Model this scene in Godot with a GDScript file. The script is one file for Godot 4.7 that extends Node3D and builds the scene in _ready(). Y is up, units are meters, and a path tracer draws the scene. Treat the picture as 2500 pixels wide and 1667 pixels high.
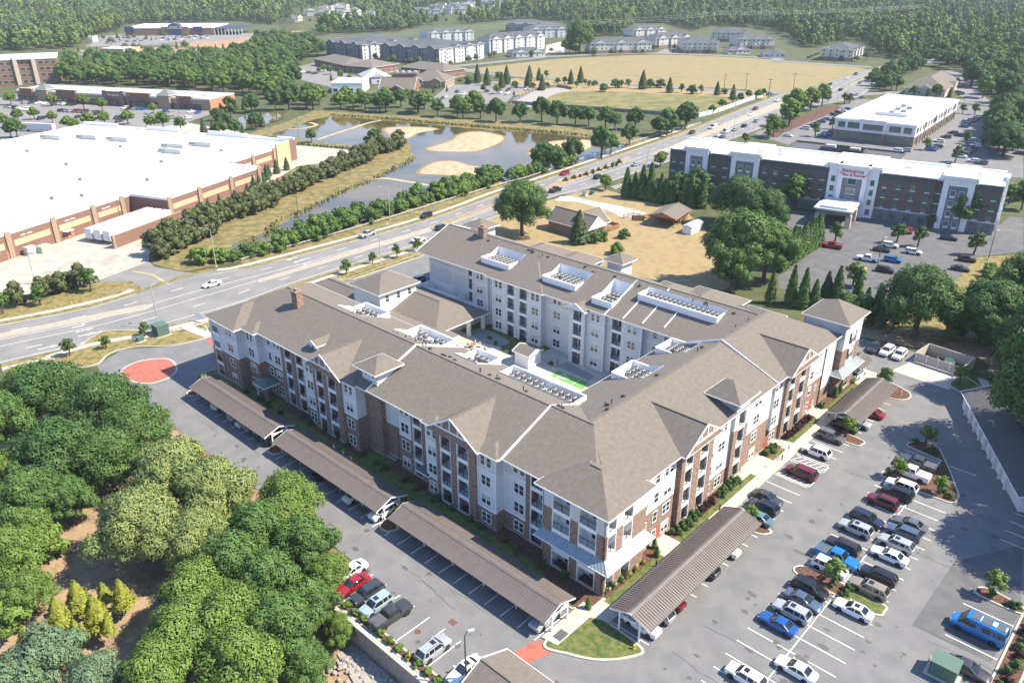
extends Node3D

var mats := {}
var rng := RandomNumberGenerator.new()
var used_names := {}
var proto := {}


class Shape:
	var p := PackedVector3Array()
	var n := PackedVector3Array()
	var c := PackedColorArray()
	var tint := Color(1, 1, 1)
	var coloured := false
	var xf := Transform3D.IDENTITY
	var moved := false

	func tri(a: Vector3, b: Vector3, d: Vector3) -> void:
		if moved:
			a = xf * a
			b = xf * b
			d = xf * d
		var k := (b - a).cross(d - a)
		if k.length_squared() < 1e-14:
			return
		k = k.normalized()
		p.append(a)
		p.append(d)
		p.append(b)
		n.append(k)
		n.append(k)
		n.append(k)
		if coloured:
			c.append(tint)
			c.append(tint)
			c.append(tint)

	func quad(a: Vector3, b: Vector3, d: Vector3, e: Vector3) -> void:
		tri(a, b, d)
		tri(a, d, e)

	func box(x0: float, y0: float, z0: float, x1: float, y1: float, z1: float) -> void:
		var A := Vector3(x0, y0, z0)
		var B := Vector3(x1, y0, z0)
		var C := Vector3(x1, y0, z1)
		var D := Vector3(x0, y0, z1)
		var E := Vector3(x0, y1, z0)
		var F := Vector3(x1, y1, z0)
		var G := Vector3(x1, y1, z1)
		var H := Vector3(x0, y1, z1)
		quad(E, H, G, F)
		quad(A, B, C, D)
		quad(D, C, G, H)
		quad(B, A, E, F)
		quad(C, B, F, G)
		quad(A, D, H, E)

	# a bar between two points, w wide, h high
	func bar(a: Vector3, b: Vector3, w: float, h: float) -> void:
		var f := (b - a).normalized()
		var s := f.cross(Vector3.UP)
		if s.length() < 0.01:
			s = Vector3.RIGHT
		s = s.normalized()
		var u := s.cross(f).normalized() * h * 0.5
		s *= w * 0.5
		var q := [a - s - u, a + s - u, a + s + u, a - s + u, b - s - u, b + s - u, b + s + u, b - s + u]
		quad(q[3], q[2], q[1], q[0])
		quad(q[4], q[5], q[6], q[7])
		quad(q[0], q[1], q[5], q[4])
		quad(q[1], q[2], q[6], q[5])
		quad(q[2], q[3], q[7], q[6])
		quad(q[3], q[0], q[4], q[7])

	func tube(path: Array, radii: Array, sides := 6) -> void:
		var rings := []
		for i in path.size():
			var f: Vector3 = (path[mini(i + 1, path.size() - 1)] - path[maxi(i - 1, 0)]).normalized()
			var s := f.cross(Vector3(0.31, 0.1, 0.94)).normalized()
			var u := s.cross(f)
			var ring := []
			for k in sides:
				var t := TAU * k / sides
				ring.append(path[i] + (s * cos(t) + u * sin(t)) * radii[i])
			rings.append(ring)
		for i in rings.size() - 1:
			for k in sides:
				var m := (k + 1) % sides
				quad(rings[i][m], rings[i][k], rings[i + 1][k], rings[i + 1][m])
		var e: Array = rings[rings.size() - 1]
		for k in range(1, sides - 1):
			tri(e[0], e[k + 1], e[k])

	# a lathed body round the y axis, profile of Vector2(radius, height)
	func lathe(at: Vector3, prof: Array, sides := 12) -> void:
		for i in prof.size() - 1:
			for k in sides:
				var t0 := TAU * k / sides
				var t1 := TAU * (k + 1) / sides
				var a := at + Vector3(cos(t0) * prof[i].x, prof[i].y, sin(t0) * prof[i].x)
				var b := at + Vector3(cos(t1) * prof[i].x, prof[i].y, sin(t1) * prof[i].x)
				var d := at + Vector3(cos(t1) * prof[i + 1].x, prof[i + 1].y, sin(t1) * prof[i + 1].x)
				var e := at + Vector3(cos(t0) * prof[i + 1].x, prof[i + 1].y, sin(t0) * prof[i + 1].x)
				quad(b, a, e, d)

	# flat polygon (x, z pairs as Vector2) at height y, with walls down to y0 when y0 < y
	func slab(pts: PackedVector2Array, y: float, y0 := 1e9) -> void:
		var idx := Geometry2D.triangulate_polygon(pts)
		if idx.is_empty():
			print("BAD POLYGON ", pts.size(), " ", pts[0])
		for i in range(0, idx.size(), 3):
			var a := pts[idx[i]]
			var b := pts[idx[i + 1]]
			var d := pts[idx[i + 2]]
			if (b - a).cross(d - a) > 0:
				var t := b
				b = d
				d = t
			tri(Vector3(a.x, y, a.y), Vector3(b.x, y, b.y), Vector3(d.x, y, d.y))
		if y0 < y:
			var cw := Geometry2D.is_polygon_clockwise(pts)
			for i in pts.size():
				var a := pts[i]
				var b := pts[(i + 1) % pts.size()]
				if cw:
					var t := a
					a = b
					b = t
				quad(Vector3(b.x, y0, b.y), Vector3(a.x, y0, a.y), Vector3(a.x, y, a.y), Vector3(b.x, y, b.y))

	# average the normals of corners that share a place and differ by less than the angle
	func soften(degrees: float) -> void:
		var lim := cos(deg_to_rad(degrees))
		var at := {}
		for i in p.size():
			var key := Vector3i((p[i] * 500.0).round())
			if not at.has(key):
				at[key] = []
			at[key].append(i)
		var out := n.duplicate()
		for key in at:
			for i in at[key]:
				var s := Vector3.ZERO
				for j in at[key]:
					if n[i].dot(n[j]) > lim:
						s += n[j]
				out[i] = s.normalized()
		n = out

	func mesh(m: Material = null) -> ArrayMesh:
		var r := ArrayMesh.new()
		if p.is_empty():
			return r
		var arr := []
		arr.resize(Mesh.ARRAY_MAX)
		arr[Mesh.ARRAY_VERTEX] = p
		arr[Mesh.ARRAY_NORMAL] = n
		if coloured:
			arr[Mesh.ARRAY_COLOR] = c
		r.add_surface_from_arrays(Mesh.PRIMITIVE_TRIANGLES, arr)
		if m:
			r.surface_set_material(0, m)
		return r


func numbered(called: String) -> String:
	var k: int = used_names.get(called, 0)
	used_names[called] = k + 1
	return called if k == 0 else "%s_%03d" % [called, k]


func tag(o: Node, label: String, category: String, group := "") -> Node:
	o.set_meta("label", label)
	o.set_meta("category", category)
	if group:
		o.set_meta("group", group)
	return o


# an empty thing at its base; its parts are added as children
func thing(called: String, label: String, category: String, at := Vector3.ZERO, turn := 0.0, group := "") -> Node3D:
	var o := Node3D.new()
	o.name = numbered(called)
	add_child(o)
	o.position = at
	o.rotation.y = turn
	tag(o, label, category, group)
	return o


func put(called: String, s: Variant, m: Material, parent: Node = null) -> MeshInstance3D:
	var o := MeshInstance3D.new()
	o.mesh = s.mesh(m) if s is Shape else s
	if not s is Shape and m:
		o.set_surface_override_material(0, m)
	if parent == null or parent == self:
		o.name = numbered(called)
		add_child(o)
	else:
		o.name = called
		parent.add_child(o, true)
	return o


func structure(called: String, s: Shape, m: Material, label := "", category := "ground") -> MeshInstance3D:
	var o := put(called, s, m)
	o.set_meta("kind", "structure")
	if label:
		tag(o, label, category)
	return o


func copy(src: Node3D, at: Vector3, turn: float, label := "", group := "", size := Vector3.ONE) -> Node3D:
	var o: Node3D = src.duplicate()
	o.name = numbered(src.get_meta("stem"))
	add_child(o)
	o.transform = Transform3D(Basis(Vector3.UP, turn).scaled_local(size), at)
	if label:
		o.set_meta("label", label)
	if group:
		o.set_meta("group", group)
	return o


func lin(r: float, g: float, b: float) -> Color:
	return Color(r, g, b).linear_to_srgb()


func plain(r: float, g: float, b: float, rough := 0.8, metal := 0.0) -> StandardMaterial3D:
	var m := StandardMaterial3D.new()
	m.albedo_color = lin(r, g, b)
	m.roughness = rough
	m.metallic = metal
	return m


var noise_seed := 11


func noise_tex(freq: float, ramp: Array, octaves := 4, kind := FastNoiseLite.TYPE_SIMPLEX_SMOOTH, size := 512, spread := 1.0) -> NoiseTexture2D:
	var f := FastNoiseLite.new()
	noise_seed += 1
	f.seed = noise_seed
	f.noise_type = kind
	f.frequency = freq
	f.fractal_octaves = octaves
	f.fractal_gain = 0.6
	var t := NoiseTexture2D.new()
	t.width = size
	t.height = size
	t.seamless = true
	t.noise = f
	var g := Gradient.new()
	var offs := PackedFloat32Array()
	var cols := PackedColorArray()
	for i in ramp.size():
		offs.append(0.5 + (float(i) / (ramp.size() - 1) - 0.5) * spread)
		cols.append(ramp[i])
	g.offsets = offs
	g.colors = cols
	t.color_ramp = g
	return t


# a surface whose colour wanders between the given (linear) colours; metres = size of one repeat
func mottled(ramp: Array, metres: float, rough := 0.9, freq := 0.01, octaves := 5, world := true, bump := 0.0, spread := 0.6) -> StandardMaterial3D:
	var m := StandardMaterial3D.new()
	var cols := []
	for v in ramp:
		cols.append(lin(v[0], v[1], v[2]))
	m.albedo_texture = noise_tex(freq, cols, octaves, FastNoiseLite.TYPE_SIMPLEX_SMOOTH, 512, spread)
	m.roughness = rough
	m.uv1_triplanar = true
	m.uv1_world_triplanar = world
	m.uv1_scale = Vector3.ONE / metres
	m.uv1_triplanar_sharpness = 8.0
	if bump > 0.0:
		m.heightmap_enabled = true
		m.heightmap_texture = noise_tex(0.05, [Color.BLACK, Color.WHITE], 3)
		m.heightmap_scale = bump
	return m


# multiply a second, finer or coarser pattern over a mottled one
func layered(m: StandardMaterial3D, lo: float, hi: float, metres: float, freq := 0.02, tints := []) -> StandardMaterial3D:
	m.detail_enabled = true
	m.detail_blend_mode = BaseMaterial3D.BLEND_MODE_MUL
	m.detail_uv_layer = BaseMaterial3D.DETAIL_UV_2
	m.uv2_triplanar = true
	m.uv2_world_triplanar = m.uv1_world_triplanar
	m.uv2_scale = Vector3.ONE / metres
	var cols := tints
	if cols.is_empty():
		cols = [lin(lo, lo, lo), lin(hi, hi, hi)]
	m.detail_albedo = noise_tex(freq, cols, 4, FastNoiseLite.TYPE_SIMPLEX_SMOOTH, 512, 0.7)
	return m


func pv(flat: Array) -> PackedVector2Array:
	var r := PackedVector2Array()
	for i in range(0, flat.size(), 2):
		r.append(Vector2(flat[i], flat[i + 1]))
	return r


# the estate's own axes: u along its long front, v away from it, both from its near corner
const SKEW := -0.750492


func estate(u: float, y: float, v: float) -> Vector3:
	return Vector3(11.685, y, -79.353) + Vector3(u * 0.731354 + v * 0.681998, 0, u * 0.681998 - v * 0.731354)


func pe(flat: Array) -> PackedVector2Array:
	var r := PackedVector2Array()
	for i in range(0, flat.size(), 2):
		var w := estate(flat[i], 0, flat[i + 1])
		r.append(Vector2(w.x, w.z))
	return r


func _ready() -> void:
	rng.seed = 20240611
	# ---------------------------------------------------------------- camera, sky, sun, exposure
	var cam := Camera3D.new()
	cam.name = "camera"
	cam.fov = 46.39
	cam.near = 0.5
	cam.far = 12000.0
	add_child(cam)
	cam.position = Vector3(0, 74, 0)
	cam.rotation_degrees = Vector3(-25.2, 0, 0)
	cam.current = true

	var sky_mat := ProceduralSkyMaterial.new()
	sky_mat.sky_top_color = Color(0.40, 0.53, 0.73)
	sky_mat.sky_horizon_color = Color(0.78, 0.84, 0.90)
	sky_mat.sky_curve = 0.12
	sky_mat.ground_horizon_color = Color(0.60, 0.66, 0.68)
	sky_mat.ground_bottom_color = Color(0.30, 0.32, 0.28)
	sky_mat.sky_energy_multiplier = 1.0
	var sky := Sky.new()
	sky.sky_material = sky_mat
	var env := Environment.new()
	env.background_mode = Environment.BG_SKY
	env.sky = sky
	env.tonemap_mode = Environment.TONE_MAPPER_LINEAR
	env.tonemap_exposure = 2.25
	env.sdfgi_enabled = true
	env.ssao_enabled = true
	env.ssil_enabled = true
	env.fog_enabled = true
	env.fog_density = 0.00009
	env.fog_light_color = Color(0.88, 0.92, 0.96)
	var we := WorldEnvironment.new()
	we.name = "world_environment"
	we.environment = env
	add_child(we)

	var sun := DirectionalLight3D.new()
	sun.name = "sun"
	sun.light_energy = 1.6
	sun.light_color = Color(1.0, 0.95, 0.87)
	sun.light_angular_distance = 0.5
	sun.shadow_enabled = true
	add_child(sun)
	# the sun stands 49 degrees high on the +x side, a little towards the viewer's side
	var to_sun := Vector3(cos(deg_to_rad(49)) * cos(deg_to_rad(6)), sin(deg_to_rad(49)), cos(deg_to_rad(49)) * sin(deg_to_rad(6)))
	sun.basis = Basis.looking_at(-to_sun, Vector3.UP)

	make_materials()
	# ---------------------------------------------------------------- the land and its roads
	build_ground()
	build_roads()
	build_water()
	build_estate_ground()
	build_far_ground()
	print("ground ", Time.get_ticks_msec())
	# ---------------------------------------------------------------- buildings
	build_apartments()
	print("apartments ", Time.get_ticks_msec())
	build_carports()
	build_store()
	build_hotel()
	build_office()
	build_far_buildings()
	build_house_lot()
	print("buildings ", Time.get_ticks_msec())
	# ---------------------------------------------------------------- trees and plants
	build_trees()
	print("trees ", Time.get_ticks_msec())
	# ---------------------------------------------------------------- vehicles and street furniture
	build_cars()
	print("cars ", Time.get_ticks_msec())
	build_furniture()
	print("done ", Time.get_ticks_msec())


func make_materials() -> void:
	mats.land = layered(mottled([[0.045, 0.06, 0.018], [0.065, 0.08, 0.024], [0.09, 0.095, 0.032]], 60.0, 0.95), 0.8, 1.15, 5.0)
	mats.woodfloor = layered(mottled([[0.22, 0.15, 0.09], [0.27, 0.185, 0.115], [0.31, 0.22, 0.14], [0.22, 0.18, 0.085]], 16.0, 0.95), 0.78, 1.15, 2.0, 0.05)
	mats.straw = layered(mottled([[0.235, 0.17, 0.08], [0.265, 0.195, 0.095], [0.285, 0.215, 0.105], [0.23, 0.18, 0.08]], 34.0, 0.95), 0.88, 1.1, 3.0, 0.06)
	mats.field = layered(mottled([[0.235, 0.18, 0.08], [0.215, 0.18, 0.075], [0.255, 0.20, 0.095], [0.18, 0.165, 0.065]], 130.0, 0.95), 0.8, 1.15, 9.0, 0.05)
	mats.meadow = layered(mottled([[0.10, 0.11, 0.03], [0.15, 0.15, 0.045], [0.22, 0.175, 0.07]], 70.0, 0.95), 0.8, 1.15, 6.0, 0.05)
	mats.verge = layered(mottled([[0.10, 0.10, 0.028], [0.17, 0.145, 0.045], [0.26, 0.195, 0.075], [0.13, 0.12, 0.03]], 14.0, 0.95), 0.75, 1.2, 1.6, 0.06)
	mats.lawn = layered(mottled([[0.05, 0.085, 0.016], [0.09, 0.12, 0.028], [0.16, 0.135, 0.045]], 7.0, 0.95), 0.75, 1.2, 1.2, 0.06)
	mats.bank = layered(mottled([[0.10, 0.105, 0.03], [0.17, 0.14, 0.05], [0.24, 0.175, 0.08]], 24.0, 0.95), 0.75, 1.2, 3.0, 0.06)
	mats.mulch = layered(mottled([[0.07, 0.032, 0.02], [0.11, 0.052, 0.034], [0.15, 0.075, 0.05]], 3.0, 0.95), 0.7, 1.2, 0.7, 0.08)
	mats.clay = mottled([[0.27, 0.14, 0.07], [0.33, 0.19, 0.10], [0.30, 0.2, 0.11]], 30.0, 0.95)
	mats.sand = layered(mottled([[0.30, 0.23, 0.14], [0.38, 0.30, 0.19], [0.42, 0.35, 0.235]], 18.0, 0.95), 0.85, 1.1, 2.5)
	mats.mud = mottled([[0.17, 0.12, 0.06], [0.23, 0.165, 0.085]], 10.0, 0.8)
	mats.asphalt = layered(mottled([[0.135, 0.136, 0.14], [0.15, 0.15, 0.152], [0.168, 0.166, 0.165]], 26.0, 0.92, 0.01, 5), 0.9, 1.06, 2.2, 0.08)
	mats.new_asphalt = layered(mottled([[0.085, 0.087, 0.092], [0.10, 0.10, 0.104], [0.118, 0.117, 0.118]], 22.0, 0.92), 0.9, 1.06, 2.0, 0.08)
	mats.road = layered(mottled([[0.165, 0.163, 0.16], [0.185, 0.182, 0.177], [0.205, 0.20, 0.193]], 45.0, 0.92), 0.9, 1.07, 3.0, 0.08)
	mats.concrete = layered(mottled([[0.36, 0.33, 0.29], [0.42, 0.39, 0.34], [0.46, 0.43, 0.38]], 20.0, 0.9), 0.88, 1.05, 3.0, 0.05)
	mats.yard = layered(mottled([[0.31, 0.275, 0.225], [0.38, 0.345, 0.29], [0.42, 0.385, 0.33], [0.35, 0.31, 0.255]], 55.0, 0.9), 0.85, 1.07, 6.0, 0.05)
	mats.walk = layered(mottled([[0.38, 0.35, 0.30], [0.45, 0.42, 0.37]], 9.0, 0.9), 0.9, 1.05, 1.4)
	mats.tan_median = mottled([[0.29, 0.25, 0.19], [0.35, 0.30, 0.23]], 14.0, 0.9)
	mats.paint = mottled([[0.62, 0.62, 0.60], [0.74, 0.74, 0.72]], 2.0, 0.8)
	mats.yellow = mottled([[0.55, 0.36, 0.05], [0.62, 0.42, 0.08]], 2.0, 0.8)
	mats.red_paving = layered(mottled([[0.29, 0.085, 0.055], [0.34, 0.115, 0.08], [0.31, 0.10, 0.07]], 9.0, 0.9), 0.9, 1.08, 1.0)
	mats.brick_paving = mottled([[0.30, 0.19, 0.12], [0.36, 0.24, 0.16]], 2.0, 0.9)
	mats.green_court = plain(0.12, 0.30, 0.07, 0.85)
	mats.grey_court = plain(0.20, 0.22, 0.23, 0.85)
	mats.water = StandardMaterial3D.new()
	mats.water.albedo_texture = noise_tex(0.006, [lin(0.04, 0.04, 0.026), lin(0.075, 0.064, 0.03), lin(0.12, 0.09, 0.036), lin(0.16, 0.11, 0.042)], 4, FastNoiseLite.TYPE_SIMPLEX_SMOOTH, 512, 0.9)
	mats.water.uv1_triplanar = true
	mats.water.uv1_world_triplanar = true
	mats.water.uv1_scale = Vector3.ONE / 190.0
	mats.water.roughness = 0.06
	mats.water.metallic_specular = 0.6
	mats.water.heightmap_enabled = true
	mats.water.heightmap_texture = noise_tex(0.03, [Color.BLACK, Color.WHITE], 3)
	mats.water.heightmap_scale = 4.0
	mats.gravel = layered(mottled([[0.25, 0.24, 0.22], [0.36, 0.34, 0.31]], 3.0), 0.7, 1.2, 0.8, 0.08)
	mats.stone = layered(mottled([[0.24, 0.22, 0.20], [0.36, 0.33, 0.29]], 4.0), 0.7, 1.2, 0.9, 0.08)

	mats.shingle = layered(mottled([[0.132, 0.116, 0.098], [0.147, 0.128, 0.108], [0.160, 0.140, 0.119]], 11.0, 0.95, 0.02, 5, false), 0.86, 1.08, 1.3, 0.09)
	mats.dark_shingle = layered(mottled([[0.075, 0.078, 0.085], [0.10, 0.102, 0.108]], 9.0, 0.95, 0.02, 5, false), 0.85, 1.1, 1.2, 0.09)
	mats.grey_roof = layered(mottled([[0.062, 0.07, 0.085], [0.085, 0.092, 0.105]], 30.0, 0.9, 0.02, 5, false), 0.85, 1.1, 4.0, 0.09)
	mats.siding = lap_siding([0.62, 0.64, 0.65], 0.18)
	mats.panel = board_siding([0.56, 0.58, 0.60], 0.4)
	mats.court_siding = lap_siding([0.56, 0.57, 0.575], 0.18)
	mats.court_panel = board_siding([0.56, 0.58, 0.60], 0.4)
	mats.trim = plain(0.78, 0.79, 0.79, 0.6)
	mats.brick = brick_mat([[0.19, 0.105, 0.072], [0.27, 0.165, 0.115], [0.34, 0.225, 0.165], [0.23, 0.135, 0.098]])
	mats.red_brick = brick_mat([[0.165, 0.075, 0.05], [0.215, 0.105, 0.073], [0.19, 0.09, 0.062]])
	mats.dark_brick = brick_mat([[0.085, 0.058, 0.05], [0.12, 0.082, 0.07], [0.15, 0.105, 0.09]])
	mats.tan_brick = brick_mat([[0.29, 0.205, 0.13], [0.36, 0.26, 0.175], [0.32, 0.23, 0.15]])
	mats.tan_band = mottled([[0.44, 0.33, 0.20], [0.50, 0.39, 0.25]], 6.0, 0.85)
	mats.glass = plain(0.03, 0.055, 0.055, 0.07)
	mats.glass.metallic_specular = 0.8
	mats.teal_glass = plain(0.05, 0.12, 0.12, 0.08)
	mats.teal_glass.metallic_specular = 0.8
	mats.blind = plain(0.42, 0.42, 0.40, 0.7)
	mats.white_roof = layered(mottled([[0.55, 0.56, 0.55], [0.63, 0.64, 0.63], [0.68, 0.68, 0.67]], 60.0, 0.7), 0.85, 1.03, 5.0)
	mats.white_wall = mottled([[0.70, 0.71, 0.72], [0.76, 0.77, 0.78]], 8.0, 0.7, 0.01, 4, false)
	mats.stucco = mottled([[0.60, 0.61, 0.62], [0.66, 0.67, 0.68]], 8.0, 0.8, 0.01, 4, false)
	mats.grey_stucco = mottled([[0.14, 0.145, 0.15], [0.17, 0.175, 0.18]], 8.0, 0.8, 0.01, 4, false)
	mats.charcoal = plain(0.075, 0.078, 0.084, 0.8)
	mats.black = plain(0.018, 0.018, 0.02, 0.5)
	mats.metal = plain(0.42, 0.43, 0.44, 0.4, 0.6)
	mats.galvanised = plain(0.50, 0.51, 0.51, 0.5, 0.3)
	mats.unit_metal = plain(0.30, 0.30, 0.285, 0.6)
	mats.unit_dark = plain(0.035, 0.035, 0.036, 0.6)
	mats.carport = mottled([[0.122, 0.104, 0.096], [0.14, 0.12, 0.111]], 12.0, 0.55, 0.01, 4, false)
	mats.seam_roof = mottled([[0.24, 0.28, 0.30], [0.28, 0.32, 0.34]], 6.0, 0.4, 0.01, 4, false)
	mats.seam_roof.metallic = 0.4
	mats.bark = mottled([[0.06, 0.045, 0.035], [0.12, 0.09, 0.07]], 2.0, 0.95)
	mats.wood = mottled([[0.20, 0.11, 0.055], [0.28, 0.165, 0.085]], 3.0, 0.9)
	mats.tyre = plain(0.018, 0.018, 0.018, 0.85)
	mats.rim = plain(0.45, 0.46, 0.47, 0.3, 0.8)
	mats.car_glass = plain(0.012, 0.016, 0.018, 0.04)
	mats.car_glass.metallic_specular = 0.9
	mats.headlight = plain(0.72, 0.74, 0.76, 0.1)
	mats.taillight = plain(0.35, 0.012, 0.012, 0.15)
	mats.utility_green = plain(0.075, 0.13, 0.105, 0.6)
	mats.tan_paint = plain(0.50, 0.44, 0.36, 0.7)
	mats.fence_tan = plain(0.42, 0.37, 0.33, 0.75)


# courses of brick, computed: each brick its own tone, mortar between
func brick_mat(tones: Array) -> StandardMaterial3D:
	var w := 256
	var im := Image.create(w, w, false, Image.FORMAT_RGB8)
	var r := RandomNumberGenerator.new()
	r.seed = 5
	var mortar := Color(0.30, 0.27, 0.24)
	im.fill(lin(mortar.r, mortar.g, mortar.b))
	var rows := 32
	var per := 10
	var bh := float(w) / rows
	var bw := float(w) / per
	for j in rows:
		for i in per + 1:
			var t: Array = tones[r.randi() % tones.size()]
			var k := r.randf_range(0.8, 1.2)
			var x0 := int(i * bw - (bw * 0.5 if j % 2 else 0.0))
			var c := lin(t[0] * k, t[1] * k, t[2] * k)
			im.fill_rect(Rect2i(x0, int(j * bh), int(bw) - 1, int(bh) - 1).intersection(Rect2i(0, 0, w, w)), c)
	var m := StandardMaterial3D.new()
	m.albedo_texture = ImageTexture.create_from_image(im)
	m.uv1_triplanar = true
	m.uv1_scale = Vector3.ONE / 2.4
	m.uv1_triplanar_sharpness = 20.0
	m.roughness = 0.92
	return layered(m, 0.72, 1.22, 7.0, 0.02)


func lap_siding(c: Array, course: float) -> StandardMaterial3D:
	var im := Image.create(32, 256, false, Image.FORMAT_RGB8)
	var hm := Image.create(32, 256, false, Image.FORMAT_RGB8)
	var r := RandomNumberGenerator.new()
	r.seed = 9
	for j in 16:
		var k := r.randf_range(0.96, 1.03)
		im.fill_rect(Rect2i(0, j * 16, 32, 16), lin(c[0] * k, c[1] * k, c[2] * k))
		for y in 16:
			hm.fill_rect(Rect2i(0, j * 16 + y, 32, 1), Color(y / 15.0, y / 15.0, y / 15.0))
	var m := StandardMaterial3D.new()
	m.albedo_texture = ImageTexture.create_from_image(im)
	m.uv1_triplanar = true
	m.uv1_scale = Vector3.ONE / (course * 16.0)
	m.uv1_triplanar_sharpness = 20.0
	m.heightmap_enabled = true
	m.heightmap_texture = ImageTexture.create_from_image(hm)
	m.heightmap_scale = 1.5
	m.roughness = 0.75
	return m


func board_siding(c: Array, gap: float) -> StandardMaterial3D:
	var hm := Image.create(256, 32, false, Image.FORMAT_RGB8)
	for i in 16:
		hm.fill_rect(Rect2i(i * 16, 0, 3, 32), Color.WHITE)
	var m := mottled([[c[0] * 0.96, c[1] * 0.96, c[2] * 0.96], [c[0] * 1.03, c[1] * 1.03, c[2] * 1.03]], gap * 16.0, 0.75, 0.02, 4, false)
	m.uv1_triplanar_sharpness = 20.0
	m.heightmap_enabled = true
	m.heightmap_texture = ImageTexture.create_from_image(hm)
	m.heightmap_scale = 2.0
	return m


func sheet(called: String, pts: PackedVector2Array, y: float, m: Material, label := "", category := "ground") -> MeshInstance3D:
	var s := Shape.new()
	s.slab(pts, y)
	return structure(called, s, m, label, category)


# a strip along a polyline (x, z), from offset a to offset b to its right-hand side
func strip_pts(line: PackedVector2Array, a: float, b: float) -> PackedVector2Array:
	var l := PackedVector2Array()
	var r := PackedVector2Array()
	for i in line.size():
		var d := (line[mini(i + 1, line.size() - 1)] - line[maxi(i - 1, 0)]).normalized()
		var nrm := Vector2(-d.y, d.x)
		l.append(line[i] + nrm * a)
		r.append(line[i] + nrm * b)
	r.reverse()
	l.append_array(r)
	return l


func strip(s: Shape, line: PackedVector2Array, a: float, b: float, y: float) -> void:
	var n := line.size()
	var e := strip_pts(line, a, b)
	for i in n - 1:
		var q := [e[i], e[i + 1], e[2 * n - 2 - i], e[2 * n - 1 - i]]
		s.slab(PackedVector2Array(q), y)


# dashes along a polyline
func dashes(s: Shape, line: PackedVector2Array, off: float, w: float, on: float, gap: float, y: float, from := 0.0, to := 1e9) -> void:
	var total := 0.0
	for i in line.size() - 1:
		total += line[i].distance_to(line[i + 1])
	var at := from
	while at < minf(total, to):
		var a := along(line, at)
		var b := along(line, minf(at + on, total))
		var d := (b - a).normalized()
		var nrm := Vector2(-d.y, d.x)
		var q := [a + nrm * (off - w), b + nrm * (off - w), b + nrm * (off + w), a + nrm * (off + w)]
		s.slab(PackedVector2Array(q), y)
		at += on + gap


func along(line: PackedVector2Array, at: float) -> Vector2:
	for i in line.size() - 1:
		var l := line[i].distance_to(line[i + 1])
		if at <= l:
			return line[i].lerp(line[i + 1], at / l)
		at -= l
	return line[line.size() - 1]


func smooth_line(pts: PackedVector2Array, step := 6.0) -> PackedVector2Array:
	var c := Curve2D.new()
	for i in pts.size():
		var t := (pts[mini(i + 1, pts.size() - 1)] - pts[maxi(i - 1, 0)]) / 6.0
		c.add_point(pts[i], -t, t)
	c.bake_interval = step
	var b := c.get_baked_points()
	return b


func rounded(pts: PackedVector2Array, step := 2.0) -> PackedVector2Array:
	var c := Curve2D.new()
	var n := pts.size()
	for i in n + 1:
		var t := (pts[(i + 1) % n] - pts[(i + n - 1) % n]) / 6.0
		c.add_point(pts[i % n], -t, t)
	c.bake_interval = step
	var b := c.get_baked_points()
	b.remove_at(b.size() - 1)
	return b


# a raised bed: a kerb 12 cm high and the filling just above it
func kerbed(called: String, pts: PackedVector2Array, fill: Material, label: String, base := 0.0, width := 0.28) -> void:
	var s := Shape.new()
	s.slab(pts, base + 0.13, base - 0.05)
	structure("kerb", s, mats.walk, "pale concrete kerb around the " + label, "kerb")
	var inner := Geometry2D.offset_polygon(pts, -width)
	if inner.size():
		var t := Shape.new()
		t.slab(inner[0], base + 0.15)
		structure(called, t, fill, label, "ground")


func build_ground() -> void:
	var s := Shape.new()
	var far := 5000.0
	for r in [[-far, -110, -far, far], [25, far, -far, far], [-110, 25, -18, far], [-110, 25, -far, -90], [-26, 25, -24.7, -18]]:
		s.slab(pe([r[0], r[2], r[1], r[2], r[1], r[3], r[0], r[3]]), -0.05)
	structure("ground", s, mats.land, "wide green and brown ground reaching the wooded horizon")
	# the lower ground of the woods beyond the retaining wall
	var w := Shape.new()
	var step := 3.0
	var hum := FastNoiseLite.new()
	hum.seed = 4
	hum.frequency = 0.05
	var hgt := func(u: float, v: float) -> float:
		var a := smoothstep(-70.0, -24.0, u) * (1.0 if u > -26.0 else clampf((-18.0 - v) / 6.0, 0.0, 1.0))
		return -0.05 - 3.2 * a + (hum.get_noise_2d(u, v) * 0.5 if v < -27.0 and u > -107.0 else 0.0)
	var u := -110.0
	while u < 25.0:
		var v := -90.0
		while v < -18.0:
			if not (u >= -26.0 and v >= -24.7):
				var v1 := minf(v + step, -24.7 if u >= -26.0 else -18.0)
				if v1 > v:
					w.quad(estate(u, hgt.call(u, v), v), estate(u + step, hgt.call(u + step, v), v), estate(u + step, hgt.call(u + step, v1), v1), estate(u, hgt.call(u, v1), v1))
			v += step
		u += step
	structure("woodland_ground", w, mats.woodfloor, "bare tan and brown clearing ground under the near trees")


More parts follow.
